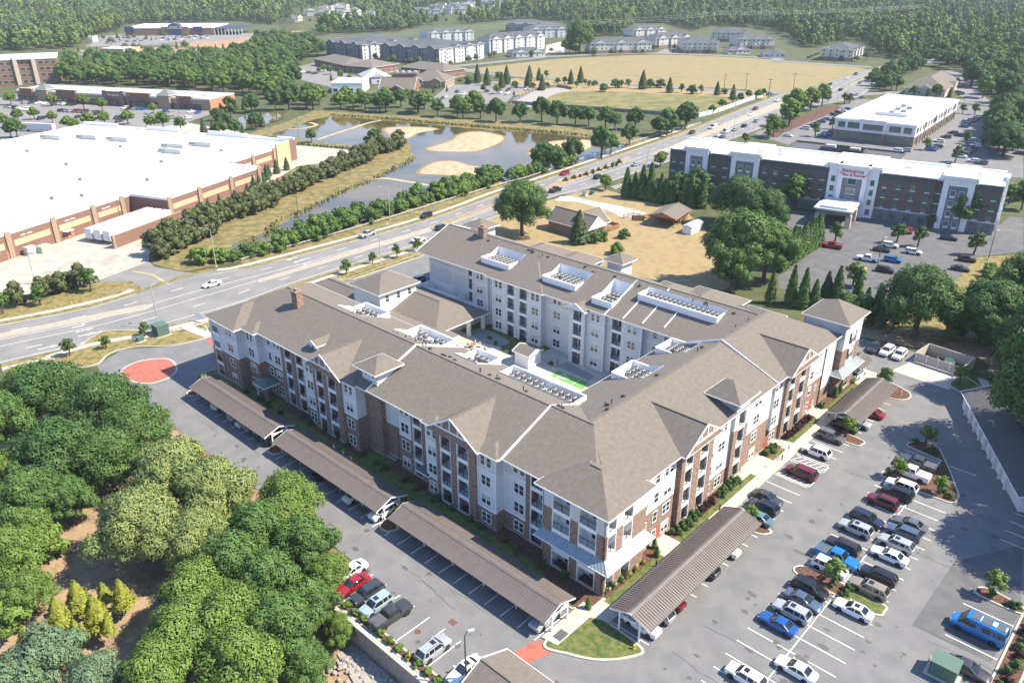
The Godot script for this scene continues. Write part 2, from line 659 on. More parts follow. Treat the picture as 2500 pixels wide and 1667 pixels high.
func build_roads() -> void:
	# the highway: its two edges, measured on the ground
	var N := smooth_line(pv([-240, -93] + [-117.3,-166.9,-99.4,-180.1,-83.5,-200.6,-72.4,-204.5,-45.6,-230.2,-24.9,-253.5,-6.3,-280.4,10.8,-301.8,65.8,-374.1,101.3,-425,169.2,-525.2,193.1,-544.5,224.1,-590.5,284.5,-664.5,324,-708.5,400.5,-769.2] + [520, -850]), 5.0)
	var S := smooth_line(pv([-215, -62] + [-105.3,-146.2,-93.9,-154.6,-80.4,-164.2,-71.3,-171.1,-60.1,-187.4,-38.5,-212.5,-24.8,-226.7,13.4,-276.3,32.4,-293.6,119.4,-401.2,169.1,-472.4,217.7,-517.4] + [272, -610, 330, -690, 405, -755, 524, -835]), 5.0)
	var s := Shape.new()
	var pts := N.duplicate()
	var back := S.duplicate()
	back.reverse()
	pts.append_array(back)
	s.slab(pts, 0.02)
	structure("road", s, mats.road, "wide pale grey highway with a median crossing the town", "road")
	# verges and pavements on both sides
	sheet("verge", pv([-117.3,-166.9,-99.4,-180.1,-94.3,-185.7,-95.3,-190.7,-98.6,-194.2,-106,-193.8,-110.9,-190.7,-116,-180.1,-126.3,-182.4] + [-150, -175, -160, -150]), 0.012, mats.verge, "dry grass corner between the highway and the store yard")
	var wl := Shape.new()
	strip(wl, smooth_line(pv([-150, -150] + [-118.2,-168.5,-107.7,-175.5,-97.3,-184.9,-96.3,-188.2])), -0.9, 0.9, 0.03)
	structure("pavement", wl, mats.walk, "concrete footpath through the dry grass corner by the store", "path")
	var wn := Shape.new()
	strip(wn, N, -1.2, 0.6, 0.055)
	structure("kerb_strip", wn, mats.verge, "thin dry grass strip beside the highway", "verge")
	var wp := Shape.new()
	var np := smooth_line(pv([-79.5,-202.5,-72.9,-206.4,-46.2,-233.2,-25.2,-257.1,-6.4,-284.7,11,-306.7,66.9,-381.3,97.5,-425]))
	strip(wp, np, -1.0, 0.8, 0.07)
	structure("pavement", wp, mats.walk, "long concrete footpath beside the guard rail", "path")
	var sv := Shape.new()
	strip(sv, smooth_line(pv([-105.3,-146.2,-93.9,-154.6,-80.4,-164.2,-71.3,-171.1,-60.1,-187.4,-38.5,-212.5,-26,-225])), 0.0, 6.5, 0.012)
	structure("verge", sv, mats.verge, "dry grass strip between the highway and the apartment drive", "verge")
	var sp := Shape.new()
	strip(sp, smooth_line(pv([-105.3,-146.2,-93.9,-154.6,-80.4,-164.2,-71.3,-171.1,-60.1,-187.4,-38.5,-212.5,-26,-225])), 1.9, 3.5, 0.03)
	structure("pavement", sp, mats.walk, "concrete footpath with street trees before the apartment drive", "path")
	# side road into the store yard
	sheet("side_road", pv([-107.8,-192.9,-104.5,-201.1,-100.9,-209.4,-97.3,-204.9,-87.4,-200.6,-83.3,-200.2,-78.4,-201.1,-84,-189.9,-94.5,-178.5,-94,-184.9,-94.9,-189.9,-98.9,-194.1]), 0.026, mats.road, "asphalt side road joining the highway by the store", "road")
	# medians
	var med := [
		[[-112.7,-158.9,-114,-161.2,-88.9,-177.8,-86.7,-177.8,-87.6,-174.7,-100.5,-166.9], mats.tan_median, "tan concrete median ending at the store side road"],
		[[-66.5,-194.7,-50.8,-212.5,-26.1,-240.7,-25.1,-238.2,-50.2,-209.4,-65.7,-192.9], mats.tan_median, "long tan concrete median beside the apartment block"],
		[[-26.8,-240.1,-6.5,-268.3,-5.2,-266.8,-22.3,-241.4], mats.straw, "dry grass median strip by the big round tree"],
		[[12.2,-290,20.3,-304.9,30.7,-316,44.3,-332.4,49.8,-342.9,50.5,-340.5,41.3,-323.5,30.2,-309.9,19.8,-296.3,12.6,-287.3], mats.clay, "orange mulch median with clipped bushes"],
		[[59.7,-346.3,117.6,-434.1,157.9,-492.7,177,-509.8,172.4,-499.9,154,-474.5,116.4,-421.4,62.9,-346.3], mats.tan_median, "narrow tan median before the office turning"],
		[[226.1,-568.1,270.7,-632.9,293.4,-660.4,293.8,-654.7,249.2,-597.2,226.1,-563.8], mats.verge, "grass median beyond the crossroads"],
	]
	for m in med:
		kerbed("median", pv(m[0]), m[1], m[2], 0.02, 0.2)
	# lane paint
	var n2 := PackedVector2Array()
	var s2 := PackedVector2Array()
	var parts := 60
	var ln := 0.0
	for i in N.size() - 1:
		ln += N[i].distance_to(N[i + 1])
	var lane := []
	for f in [0.045, 0.25, 0.42, 0.585, 0.76, 0.955]:
		var l := PackedVector2Array()
		for i in parts + 1:
			var a := along(N, ln * i / parts)
			# the nearest place across the road
			var best := 1e9
			var b := a
			for q in S:
				var d := q.distance_squared_to(a)
				if d < best:
					best = d
					b = q
			l.append(a.lerp(b, f))
		lane.append(smooth_line(l, 6.0))
	var names := ["edge", "lane", "turn", "turn", "lane", "edge"]
	for i in 6:
		var t := Shape.new()
		if names[i] == "lane":
			dashes(t, lane[i], 0.0, 0.09, 3.2, 8.8, 0.028)
		else:
			strip(t, lane[i], -0.07, 0.07, 0.026)
		structure("road_marking", t, mats.paint, "", "")
	# turn arrows by the store and by the apartment entrance
	var ar := Shape.new()
	for q in [[-98.3, -165.5, -0.619, -0.6], [-96.2, -163.2, -0.619, 0.0], [-94.6, -160.9, -0.619, 0.0], [-92.2, -157.4, -0.619, 0.6], [-99.8, -154.3, -0.619, 0.0], [-61.7, -211.6, 2.302, 0.0], [-59.2, -209.6, 2.302, 0.0], [-56.9, -207.9, 2.302, -0.6]]:
		arrow(ar, Vector2(q[0], q[1]), q[2], q[3])
	structure("road_marking", ar, mats.paint)
	# zebra lines at the hotel turning
	var z := Shape.new()
	for i in 7:
		var a := Vector2(37, -292.7).lerp(Vector2(43.7, -300.1), i / 6.0)
		var b := Vector2(38.7, -289.1).lerp(Vector2(44.2, -297.3), i / 6.0)
		strip(z, PackedVector2Array([a, b]), -0.2, 0.2, 0.04)
	structure("road_marking", z, mats.paint)
	var yl := Shape.new()
	strip(yl, smooth_line(pv([-102.1,-201.6,-95.4,-198.8,-91.7,-195.1,-88.5,-191.8])), -0.18, 0.18, 0.032)
	structure("road_marking", yl, mats.yellow)


func arrow(s: Shape, at: Vector2, turn: float, hook: float) -> void:
	var d := Vector2(cos(turn), sin(turn))
	var nrm := Vector2(-d.y, d.x)
	var f := func(a: float, b: float) -> Vector2: return at + d * a + nrm * b
	s.slab(PackedVector2Array([f.call(-1.8, -0.12), f.call(0.6, -0.12), f.call(0.6, 0.12), f.call(-1.8, 0.12)]), 0.03)
	if hook == 0.0:
		s.slab(PackedVector2Array([f.call(0.6, -0.5), f.call(1.9, 0), f.call(0.6, 0.5)]), 0.03)
	else:
		s.slab(PackedVector2Array([f.call(0.6, -0.12), f.call(0.9, -0.12), f.call(0.9, hook), f.call(0.6, hook)]), 0.034)
		s.slab(PackedVector2Array([f.call(0.3, hook), f.call(0.75, hook * 1.9), f.call(1.2, hook)]), 0.034)


func build_water() -> void:
	# the grassy basin around the pond, then the water, then its sand bars
	sheet("bank", pv([-129.9,-394.9,-119,-428.6,-112.6,-465.9,-87.5,-457.6,-45.3,-443.6,10.8,-428.6,44.2,-401.2,64.7,-385.7,81.6,-407.8,97.5,-425,99.9,-424.3,66.7,-379.8,10.9,-305.7,-6.4,-283.8,-25.2,-256.3,-46.1,-232.6,-72.8,-205.9,-76.1,-209.4,-88.2,-201.1,-98.9,-207.4,-102.5,-213.5,-107.1,-241.4,-92.6,-271.4,-88,-321.3,-61.9,-342.7,-62.1,-353.9,-99.6,-368.5,-104.5,-385.7]), 0.004, mats.bank, "grassy bank around the brown pond")
	var water := pv([-117.6,-393.3,-113.2,-406.1,-106.7,-434.1,-98.5,-444.8,-86,-441.7,-70.4,-434.1,-54.8,-428.6,-30.1,-414.5,-5.1,-404.5,10.1,-399.6,26.7,-391.2,42.3,-382.7,51.4,-369.9,47.6,-355.2,37.3,-333.3,19.4,-322.2,1.47,-298,-8.9,-312.9,-17.3,-290,-29,-271.4,-43.5,-254.9,-55.5,-235.1,-66.7,-221,-74.8,-212.5,-82.4,-223.8,-77.8,-232.6,-72.4,-248,-70.4,-258.5,-62,-284.4,-55.1,-301.1,-51.1,-311.9,-52,-311.7,-41.8,-340.3,-44.2,-352.6,-49,-376.9,-62.9,-365.7,-90,-375.5,-103.9,-385.7])
	sheet("pond_water", rounded(water), 0.016, mats.water, "still brown and blue pond beside the highway", "water")
	sheet("pond_water", rounded(pv([-148.9,-428.6,-147,-445.5,-136.3,-457.6,-126.5,-459.6,-127.2,-455.5,-123,-434.1,-128.4,-423.2,-127.3,-425,-134.8,-407.8,-142,-411.1])), 0.016, mats.water, "small brown pond behind the shopping row", "water")
	var bars := [
		[[-64.4,-408.4,-59.2,-413.5,-47.4,-413.5,-37.7,-408.4,-46.4,-398,-48.7,-387.2,-53.7,-380.4,-58.5,-390.2], "sand bar near the pond's grassy dam"],
		[[-38.5,-359.8,-32.8,-371.2,-28.4,-379.8,-26.2,-391.8,-21.3,-400.3,-14.1,-400.3,-4.3,-388.7,-5.3,-375.5,-12.3,-360.4,-18,-354.4,-31.5,-354.6], "long sand bar in the middle of the pond"],
		[[-36.9,-314.1,-34.4,-328.8,-30.4,-334.9,-23.8,-334.9,-17.2,-327,-9.7,-324.8,-6.1,-320,-8.9,-313.3,-18.3,-309.7,-29.9,-311.7], "pale sand bar beside the reed trees and highway"],
		[[7,-350.6,13,-368.5,20.1,-377.5,34,-380.4,39.9,-375.5,34.8,-362.5,25,-347.1,14.8,-345.1], "broad sand bar at the pond's highway corner"],
	]
	for b in bars:
		var pts := rounded(pv(b[0]), 2.5)
		var s := Shape.new()
		mound(s, pts, 0.0, 0.55)
		structure("sand_bar", s, mats.sand, b[1], "sand bar")
		var rim := Geometry2D.offset_polygon(pts, 1.3)
		if rim.size():
			sheet("mud_rim", rim[0], 0.024, mats.mud, "dark wet rim round the " + b[1], "mud")
	var berm := [[-91.5,-381.3,-87.1,-394.9,-80.5,-411.1,-75.4,-425,-69.6,-433], [-55.3,-302.6,-48.6,-304.9,-38.6,-299.2,-26.6,-293.6,-18.2,-307.9], [-113,-407.8,-106,-409.4,-101.4,-416.2,-101.6,-421.4,-106.3,-426.8]]
	for b in berm:
		var s := Shape.new()
		strip(s, smooth_line(pv(b), 3.0), -1.1, 1.1, 0.05)
		structure("sand_spit", s, mats.sand, "narrow sandy ridge across the pond water", "sand bar")


# a low heap over a polygon: rings drawn in towards the middle and up
func mound(s: Shape, pts: PackedVector2Array, y: float, h: float) -> void:
	var mid := Vector2.ZERO
	for q in pts:
		mid += q
	mid /= pts.size()
	var n := pts.size()
	var prev := []
	for k in 4:
		var f: float = [1.0, 0.82, 0.55, 0.2][k]
		var ring := []
		for q in pts:
			var w := mid.lerp(q, f)
			ring.append(Vector3(w.x, y + h * [0.0, 0.45, 0.85, 1.0][k] + sin(w.x * 0.9 + w.y * 0.5) * 0.04 * k, w.y))
		if k > 0:
			for i in n:
				s.quad(prev[i], prev[(i + 1) % n], ring[(i + 1) % n], ring[i])
		prev = ring
	for i in n:
		s.tri(Vector3(mid.x, y + h, mid.y), prev[i], prev[(i + 1) % n])


func build_estate_ground() -> void:
	# all the asphalt of the estate
	var lot := pv([-85.2,-145.7,-83.3,-153.1,-74.8,-154.6,-66.2,-159.6,-41.9,-195.6,-24.8,-215.6] ) + pe([-58, 84, -20, 84, -9, 102, 2, 104, 16, 101, 17, 90, 60, 70, 60, -30, 25, -40, 24, -24.7, -24, -23.1, -26, -17.8, -86, -18.1, -104, -20])
	sheet("parking_asphalt", lot, 0.0, mats.asphalt, "grey asphalt drives and parking around the apartment block", "parking")
	# darker resurfaced patch near the blue van
	sheet("asphalt_patch", pv([49.7,-74.5,61,-86.3,72.4,-89.7,64.5,-76.7,56.3,-68.6]), 0.005, mats.new_asphalt, "darker resurfaced asphalt by the blue van", "parking")
	# beds beside the fronts
	kerbed("lawn", pe([-97, -4.9, -62, -4.9, -60.6, -4.9, -32, -4.9, -30, -4.9, -1.6, -4.4, 0.4, -2.6, 0.4, 2, -97, 2]), mats.lawn, "shaded lawn between the carports and the long brick front")
	var bed := Shape.new()
	bed.slab(pe([-74, -1.6, -49, -1.8, -49, 4, -74, 4]), 0.16)
	bed.slab(pe([-44, -0.4, -11, -1.2, -1.5, -3.9, 0.2, -2.6, 0.2, 2, -44, 4]), 0.16)
	structure("mulch_bed", bed, mats.mulch, "dark mulch bed along the shaded brick front", "bed")
	kerbed("walk", pe([-3, -2.4, 0.9, -2.6, 1.4, -3.0, 3.4, -2.9, 3.4, 88, -3, 88]), mats.walk, "pale footpath along the sunlit brick front")
	var bs := Shape.new()
	for b in [[0.0, 12.6], [16.2, 35.2], [44.5, 49.4], [51.6, 62.8], [66.5, 80.5]]:
		bs.slab(pe([-2.5, b[0], 0.75, b[0], 0.75, b[1], -2.5, b[1]]), 0.17)
	structure("mulch_bed", bs, mats.mulch, "red mulch bed with round bushes along the sunlit front", "bed")
	var gs := Shape.new()
	for b in [[-0.5, 12.0], [16.2, 38.5], [44.5, 49.0], [51.8, 62.5], [67.0, 80.5]]:
		gs.slab(pe([0.7, b[0], 1.7, b[0], 1.7, b[1], 0.7, b[1]]), 0.172)
	structure("lawn", gs, mats.lawn, "thin grass strip beside the sunlit footpath", "lawn")
	# rounded grass end between the two near carports
	kerbed("lawn", rounded(pe([-0.4, -11.2, 3.0, -10.4, 6.2, -8.6, 8.6, -5.8, 9.0, -3.6, 3.6, -2.95, 1.4, -3.1, -0.4, -4.2]), 0.7), mats.lawn, "rounded yellow green lawn between the two near carports", 0.0, 0.35)
	var iw := Shape.new()
	iw.slab(pe([-1.2, -10.6, 1.1, -10.2, 1.1, -4.0, 3.2, -3.0, 3.2, -2.0, -1.2, -2.4]), 0.165)
	structure("walk", iw, mats.walk, "pale concrete walk between the two near carports", "path")
	var grate := Shape.new()
	grate.slab(pe([-0.3, -9.6, 0.9, -9.6, 0.9, -7.9, -0.3, -7.9]), 0.172)
	structure("tactile_plate", grate, mats.charcoal, "dark tactile plate at the kerb ramp", "plate")
	sheet("red_crossing", pe([-1.4, -13.8, 1.1, -12.2, 1.1, -10.9, -1.4, -11.0]), 0.006, mats.red_paving, "red painted crossing beside the rounded lawn", "crossing")
	sheet("red_crossing", pe([-2.6, -16.4, -0.2, -16.4, 1.1, -11.6, -1.4, -11.2]), 0.009, mats.red_paving, "red crossing band leading to the garage", "crossing")
	# turning circle
	kerbed_disc("turning_circle", pv([-79.2,-144.6,-77.5,-147.6,-73.8,-149,-71,-148.4,-68.4,-145.1,-67.7,-142.4,-68.4,-139.8,-71.2,-137.7,-75.5,-138.8,-78.5,-141.4]))
	# drive edge lawns by the highway
	kerbed("lawn", rounded(pv([-85.2,-146.2,-85,-151.2,-81.2,-154.3,-73.6,-154.9,-69.2,-157.4,-66.4,-159.8,-67.4,-161.5,-71,-166.2,-77,-162.5,-91,-162.6,-93.4,-152.5,-95.4,-147.9,-89.4,-144.6]), 1.5), mats.verge, "dry lawn with small street trees by the turning circle")
	var fw := Shape.new()
	strip(fw, smooth_line(pv([-97.2,-149,-95,-151.7,-90.7,-155.6,-84.3,-159,-80.7,-159.6,-77.8,-163.2,-71.9,-167.9,-69.4,-169.7])), -0.9, 0.9, 0.17)
	strip(fw, smooth_line(pv([-75,-165.8,-71.1,-162.8,-66.9,-159.9])), -1.2, 1.2, 0.176)
	structure("walk", fw, mats.walk, "pale footpath across the dry lawn by the turning circle", "path")
	kerbed("lawn", pv([-47.1,-194.2,-42.5,-196.9,-25.3,-217.2,-24.9,-214,-41.5,-195.1]), mats.verge, "thin lawn between the highway and the small estate parking strip")
	sheet("red_crossing", pv([-67,-158,-66.2,-159.4,-63.6,-154.9,-64.2,-154]), 0.006, mats.red_paving, "red paving by the tall end balconies", "crossing")
	# islands in the big car park
	kerbed("island_bed", rounded(pe([16.2, 21.4, 16.6, 23.6, 22.0, 23.8, 22.0, 21.0]), 0.6), mats.mulch, "mulch island end with a young tree by the white suv")
	kerbed("island_lawn", rounded(pe([22.1, 21.0, 22.1, 23.7, 27.3, 23.6, 27.9, 22.4, 27.3, 21.0]), 0.6), mats.lawn, "grass island end between parked white cars")
	kerbed("island_bed", pe([16.0, 52.8, 16.4, 52.3, 22.1, 51.9, 26.6, 52.1, 27.4, 52.8, 27.3, 55.0, 24.4, 60.8, 20.8, 67.0, 19.2, 68.1, 17.6, 67.8, 16.0, 65.6, 15.9, 64.7, 16.3, 64.2, 21.8, 63.4, 21.8, 54.6, 16.4, 54.5, 16.0, 54.0]), mats.mulch, "mulch island around the two pickups with young trees")
	kerbed("island_bed", rounded(pe([34.8, 34.4, 36.2, 36.0, 40.5, 35.2, 40.5, 33.6, 36.0, 33.6]), 0.5), mats.mulch, "mulch island with a young tree near the blue van")
	kerbed("island_bed", pe([40.6, 33.6, 43.4, 33.8, 43.4, 4, 40.6, 4]), mats.mulch, "mulch bed with a row of bushes behind the blue van")
	sheet("lawn", pe([43.4, 33.6, 60, 34, 60, 0, 43.4, 4]), 0.02, mats.lawn, "green lawn behind the bush row", "lawn")
	kerbed("island_bed", rounded(pe([39.6, 48, 41.0, 50.4, 46, 47, 52, 42, 50, 39.8, 45, 41.5]), 0.8), mats.mulch, "dark mulch island under the shade trees")
	kerbed("island_bed", rounded(pe([34.6, 11.6, 36.8, 13.6, 39.5, 13.4, 40.0, 8, 35, 6]), 0.6), mats.lawn, "kerbed grass corner with a green utility cabinet")
	kerbed("island_bed", rounded(pe([4.0, 25.4, 8.4, 25.4, 9.8, 26.3, 9.6, 27.6, 4.0, 27.8]), 0.5), mats.mulch, "mulch island end at the near carport")
	kerbed("island_bed", rounded(pe([4.0, 58.6, 9.6, 58.4, 10.6, 59.5, 10.0, 61.0, 4.0, 61.2]), 0.5), mats.mulch, "mulch island end with a young tree at the second carport")
	kerbed("island_bed", rounded(pe([3.6, 79.6, 8.8, 79.4, 10.8, 81.6, 9.6, 84.4, 4, 85.6]), 0.5), mats.mulch, "mulch island end with a hydrant at the far carport")
	for q in [[-90.4, -11.0], [-61.4, -11.2], [-31.6, -11.0]]:
		kerbed("island_bed", rounded(pe([q[0] - 1.3, q[1] + 6, q[0] - 1.5, q[1] + 1.2, q[0], q[1], q[0] + 1.5, q[1] + 1.2, q[0] + 1.3, q[1] + 6]), 0.5), mats.mulch, "small rounded bed at the carport end")
	kerbed("island_bed", pe([-24, -24.4, -24, -23.1, 14, -22.9, 14, -24.4]), mats.mulch, "narrow mulch bed with small bushes on the retaining wall")
	kerbed("lawn", rounded(pe([14.6, 92.5, 21, 90, 20, 95, 15.6, 98.4]), 0.8), mats.lawn, "bright green patch beside the refuse enclosure")
	sheet("concrete_pad", pe([4, 91.4, 15, 90.6, 15.4, 99.5, 5.6, 98.8]), 0.006, mats.concrete, "concrete apron before the refuse enclosure", "apron")
	sheet("bare_ground", pe([-9, 103, 4, 106, 16, 110, 24, 96, 34, 70, 48, 80, 40, 130, -14, 126]), -0.02, mats.woodfloor, "bare shaded soil under the large trees behind the garages", "ground")
	sheet("shade_path", pe([17.6, 100, 19.4, 100, 26, 88, 36, 70, 34, 70, 24, 87]), 0.01, mats.walk, "narrow concrete path behind the long garage", "path")
	# bay lines
	var b := Shape.new()
	for i in 30:
		var v := -5.6 + i * 2.74
		for sd in [[16.4, 21.9], [21.9, 27.5]]:
			if absf(v - 22.4) > 1.6 and not (v > 51.5 and v < 61.5) and v < 64:
				b.slab(pe([sd[0], v - 0.06, sd[1], v - 0.06, sd[1], v + 0.06, sd[0], v + 0.06]), 0.006)
	b.slab(pe([21.84, -8, 21.96, -8, 21.96, 52, 21.84, 52]), 0.010)
	for i in 34:
		var v := -2.6 + i * 2.74
		if v < 26 or (v > 27 and v < 58) or (v > 60 and v < 80):
			b.slab(pe([3.5, v - 0.06, 9.0, v - 0.06, 9.0, v + 0.06, 3.5, v + 0.06]), 0.006)
	for i in 31:
		var uu := -88.0 + i * 2.88
		b.slab(pe([uu - 0.06, -11.4, uu + 0.06, -11.4, uu + 0.06, -5.2, uu - 0.06, -5.2]), 0.006)
	for i in 13:
		var uu := -25.2 + i * 2.86
		b.slab(pe([uu - 0.06, -22.9, uu + 0.06, -22.9, uu + 0.06, -17.6, uu - 0.06, -17.6]), 0.006)
	for i in 6:
		var v := 34.4 - i * 3.6
		b.slab(pe([34.6, v - 0.06, 40.4, v - 0.06, 40.4, v + 0.06, 34.6, v + 0.06]), 0.012)
	for i in 8:
		b.slab(pe([34.5, 48 + i * 2.74, 39.5, 48 + i * 2.74, 39.5, 48.12 + i * 2.74, 34.5, 48.12 + i * 2.74]), 0.012)
	for i in 6:
		var uu := -6.0 + i * 2.8
		b.slab(pe([uu, 97.5, uu + 0.1, 97.5, uu + 0.1, 103, uu, 103]), 0.006)
	structure("bay_marking", b, mats.paint)
	# hatched aisles beside the accessible bays
	var hz := Shape.new()
	for v0 in [41.6, 47.2]:
		hz.slab(pe([3.6, v0, 9.2, v0, 9.2, v0 + 0.1, 3.6, v0 + 0.1]), 0.010)
		hz.slab(pe([3.6, v0 + 1.7, 9.2, v0 + 1.7, 9.2, v0 + 1.8, 3.6, v0 + 1.8]), 0.010)
		hz.slab(pe([9.1, v0, 9.2, v0, 9.2, v0 + 1.8, 9.1, v0 + 1.8]), 0.014)
		for i in 6:
			hz.slab(pe([3.7 + i * 0.95, v0 + 0.1, 3.82 + i * 0.95, v0 + 0.1, 4.6 + i * 0.95, v0 + 1.7, 4.48 + i * 0.95, v0 + 1.7]), 0.006)
	structure("bay_marking", hz, mats.paint)
	# courtyard floor
	sheet("courtyard_paving", pe([-96, 16, -20, 16, -20, 52, -96, 52]), 0.15, mats.walk, "pale paved courtyard inside the apartment block", "courtyard")
	sheet("courtyard_lawn", pe([-76, 45.0, -53, 45.0, -53, 52, -76, 52]), 0.17, mats.lawn, "dark green strip of courtyard lawn", "lawn")
	var cq := pv([7.8,-140.9,9.3,-143.1,15.1,-137.9,13.6,-135])
	sheet("putting_green", cq, 0.178, mats.green_court, "bright green games court in the courtyard", "court")
	var cm := Shape.new()
	var c0 := cq[0].lerp(cq[1], 0.5)
	var c1 := cq[3].lerp(cq[2], 0.5)
	var cd := (c1 - c0).normalized()
	var cn := Vector2(-cd.y, cd.x)
	for q in [[0.18, -1.3, 0.18, 1.3], [0.18, -1.3, 0.48, 0.0], [0.18, 1.3, 0.48, 0.0], [0.26, -0.9, 0.26, 0.9], [0.34, -0.6, 0.34, 0.6], [0.18, 0, 0.48, 0], [0.7, -1.4, 0.7, 1.4]]:
		strip(cm, PackedVector2Array([c0.lerp(c1, q[0]) + cn * q[1], c0.lerp(c1, q[2]) + cn * q[3]]), -0.06, 0.06, 0.184)
	structure("court_marking", cm, mats.paint)
	sheet("court_pad", pv([8.8,-145.1,11.1,-147.1,16.6,-140.8,15.2,-138.8,12.7,-141.4,10.7,-143.5]), 0.172, mats.grey_court, "blue grey pad beside the green games court", "court")
	sheet("patio_shade", rounded(pv([-9.1,-161.2,-7.3,-163.8,-3.4,-160.9,-0.64,-156.4,-3.5,-154.6,-6.7,-157]), 0.8), 0.175, mats.grey_court, "blue grey painted shade on the patio by the courtyard chairs", "court")  # blue grey colour stands in for shade on the patio


func kerbed_disc(called: String, pts: PackedVector2Array) -> void:
	var r := rounded(pts, 1.0)
	var s := Shape.new()
	s.slab(r, 0.06, -0.05)
	structure("kerb", s, mats.walk, "pale ring kerb around the red turning circle", "kerb")
	var t := Shape.new()
	t.slab(Geometry2D.offset_polygon(r, -0.4)[0], 0.07)
	structure(called, t, mats.red_paving, "red brick turning circle at the estate entrance", "paving")


func build_far_ground() -> void:
	sheet("store_yard", pv([-125.7,-181.3,-126.3,-185.5,-120.4,-184.7,-108.1,-193.5,-100.9,-209.4,-106.8,-226.7,-105,-244,-100.3,-254.9,-94.1,-276.3,-88,-325.6,-61.9,-342.7,-61.4,-354.4,-99.9,-368.5,-106.1,-379.8,-173.2,-428.6,-232.9,-365.7] + [-330, -420, -330, -150]), 0.002, mats.yard, "pale concrete yard round the white roofed store", "yard")
	sheet("shop_parking", pv([-319.6,-514.8,-317.8,-530.6,-170.3,-499.9,-166.3,-457.6,-170.7,-428.6,-182.5,-404.5,-209.8,-398,-228.3,-357.7] + [-420, -420, -420, -560]), 0.006, mats.road, "wide grey car park before the shopping row", "parking")
	sheet("dry_field", smooth_ring([-38.9,-660.4,17.6,-722.8,46.8,-747.9,127.8,-780.3,191.5,-763.8,232.1,-732.6,225.3,-722.8,283.3,-671.2,242.1,-611,218.3,-583.9,195.3,-546.2,155.2,-540.5,156.5,-550.2,111.2,-568.1,41.8,-605.4,2.95,-631.4,-15.9,-646.7]), 0.01, mats.field, "large golden mown field beside the highway", "field")
	sheet("meadow", smooth_ring([18.5,-495.1,31,-536.1,58.7,-544.5,96.4,-530.6,137.9,-514.8,131,-490.4,110.4,-459.6,92.3,-465.9,51.2,-470.2,23.5,-476.7]), 0.014, mats.meadow, "green and yellow vacant lot inside the low wall", "field")
	sheet("scrub", pv([-14.2,-577.5,2.86,-611,46.1,-590.5,108.4,-553.1,166.9,-530.6,157,-509.8,137.9,-514.8,96.3,-529.5,58.7,-544.5,31.1,-538.8,0.93,-525.2]), 0.008, mats.straw, "dry roadside scrub with planted saplings", "ground")
	sheet("building_plot", pv([-1.31,-490.4,15.5,-547.3,30.6,-559,39.7,-547.3,16.6,-481.2,11.5,-476.7]), 0.012, mats.gravel, "bare pale building plot with stacked blocks", "plot")
	var rd := [
		[[-53.9,-681.5,18.3,-750,36.9,-767,130.3,-796.3,237.3,-750,228.2,-732.6,292.4,-681.5], 5.5, "pale lane along the far side of the golden field"],
		[[-54.6,-690.2,-26.9,-648.3,-3.5,-629.1,54.8,-591.8,125,-554.3,147.2,-540.5,190,-535], 5.5, "pale lane along the near side of the golden field"],
		[[221.9,-527.9,256.7,-536.1,273.8,-499.9,293.8,-476.7], 5.0, "asphalt lane behind the white office roof"],
		[[-458.9,-791.7,-397.7,-786,-336.6,-803.4,-306.4,-803.4,-264.7,-840.7,-227.8,-942.1], 8.0, "far highway before the hardware store"],
		[[-444,-881.4,-404.7,-878.6,-340.4,-910.8,-304.2,-1011.3], 6.0, "far lane before the hardware store"],
		[[346.3,-660.4,335.1,-611,300.5,-547.3,282.3,-495.1], 7.0, "pale car park lane beside the brown roofed clinic"],
	]
	for r in rd:
		var s := Shape.new()
		strip(s, smooth_line(pv(r[0]), 12.0), -r[1], r[1], 0.014)
		structure("lane", s, mats.road, r[2], "road")
	sheet("clinic_parking", pv([-175,-685.8,-168.2,-713.2,-134.7,-648.3,-107.7,-611,-101,-571.2,-120.4,-559,-155.1,-604]), 0.012, mats.road, "grey car park before the brick clinic", "parking")
	sheet("school_parking", pv([-49,-514.8,-44,-571.2,-16,-593.8,14.2,-577.5,1.71,-527.9,-3.5,-495.1,-13.4,-490.4,-38.5,-476.7]), 0.012, mats.road, "grey car park behind the pond trees", "parking")
	sheet("hotel_parking", pv([69.9,-196.9,89.9,-221.9,90.4,-236.3,86,-242.7,92.1,-263.7,114.7,-252.1,147.5,-236.3,163.2,-253.5,166.9,-252.1,146.9,-217.8,130.3,-213,117.5,-196.5,88,-173.6,73,-180.5,67.9,-189.5]), 0.012, mats.new_asphalt, "dark asphalt car park before the long hotel", "parking")
	sheet("hotel_parking", pv([118.5,-398,123.3,-379.8,131.3,-352.6,158.6,-317.9,198,-305.7,292.4,-468,266.5,-485.8,214.7,-509.8,166.1,-447.5]), 0.008, mats.asphalt, "grey car park around the white roofed office", "parking")
	sheet("mulch_bank", pv([130.8,-411.1,151.1,-436,187.2,-483.5,192.5,-476.7,168.8,-443.6,135.7,-401.2,126.8,-385.7,121.8,-394.9]), 0.05, mats.mulch, "reddish mulch bank beside the highway and office", "bed")
	sheet("hotel_lawn", pv([117.5,-196.5,130.1,-212.7,145.6,-215.6,131.4,-199.7,114.6,-174.7,93,-154.6,79,-165.5,87.8,-173.3]), 0.006, mats.verge, "dry sloping lawn below the hotel car park", "lawn")
	sheet("hotel_drive", pv([110.6,-165.5,117.5,-178.5,124.8,-189,133.2,-194.2,116.5,-165.5]), 0.016, mats.new_asphalt, "dark drive curving behind the shade trees", "drive")
	sheet("house_yard", pv([12.9,-273,23.5,-283.8,33,-290.9,36.8,-284.7,46.1,-273,58.3,-259.2,61.1,-219.9,58.8,-190.7,50,-186.5,24.2,-203.5,4.7,-222.1,-24.7,-226.1,-18.1,-244]), 0.005, mats.straw, "parched golden yard around the small house", "yard")
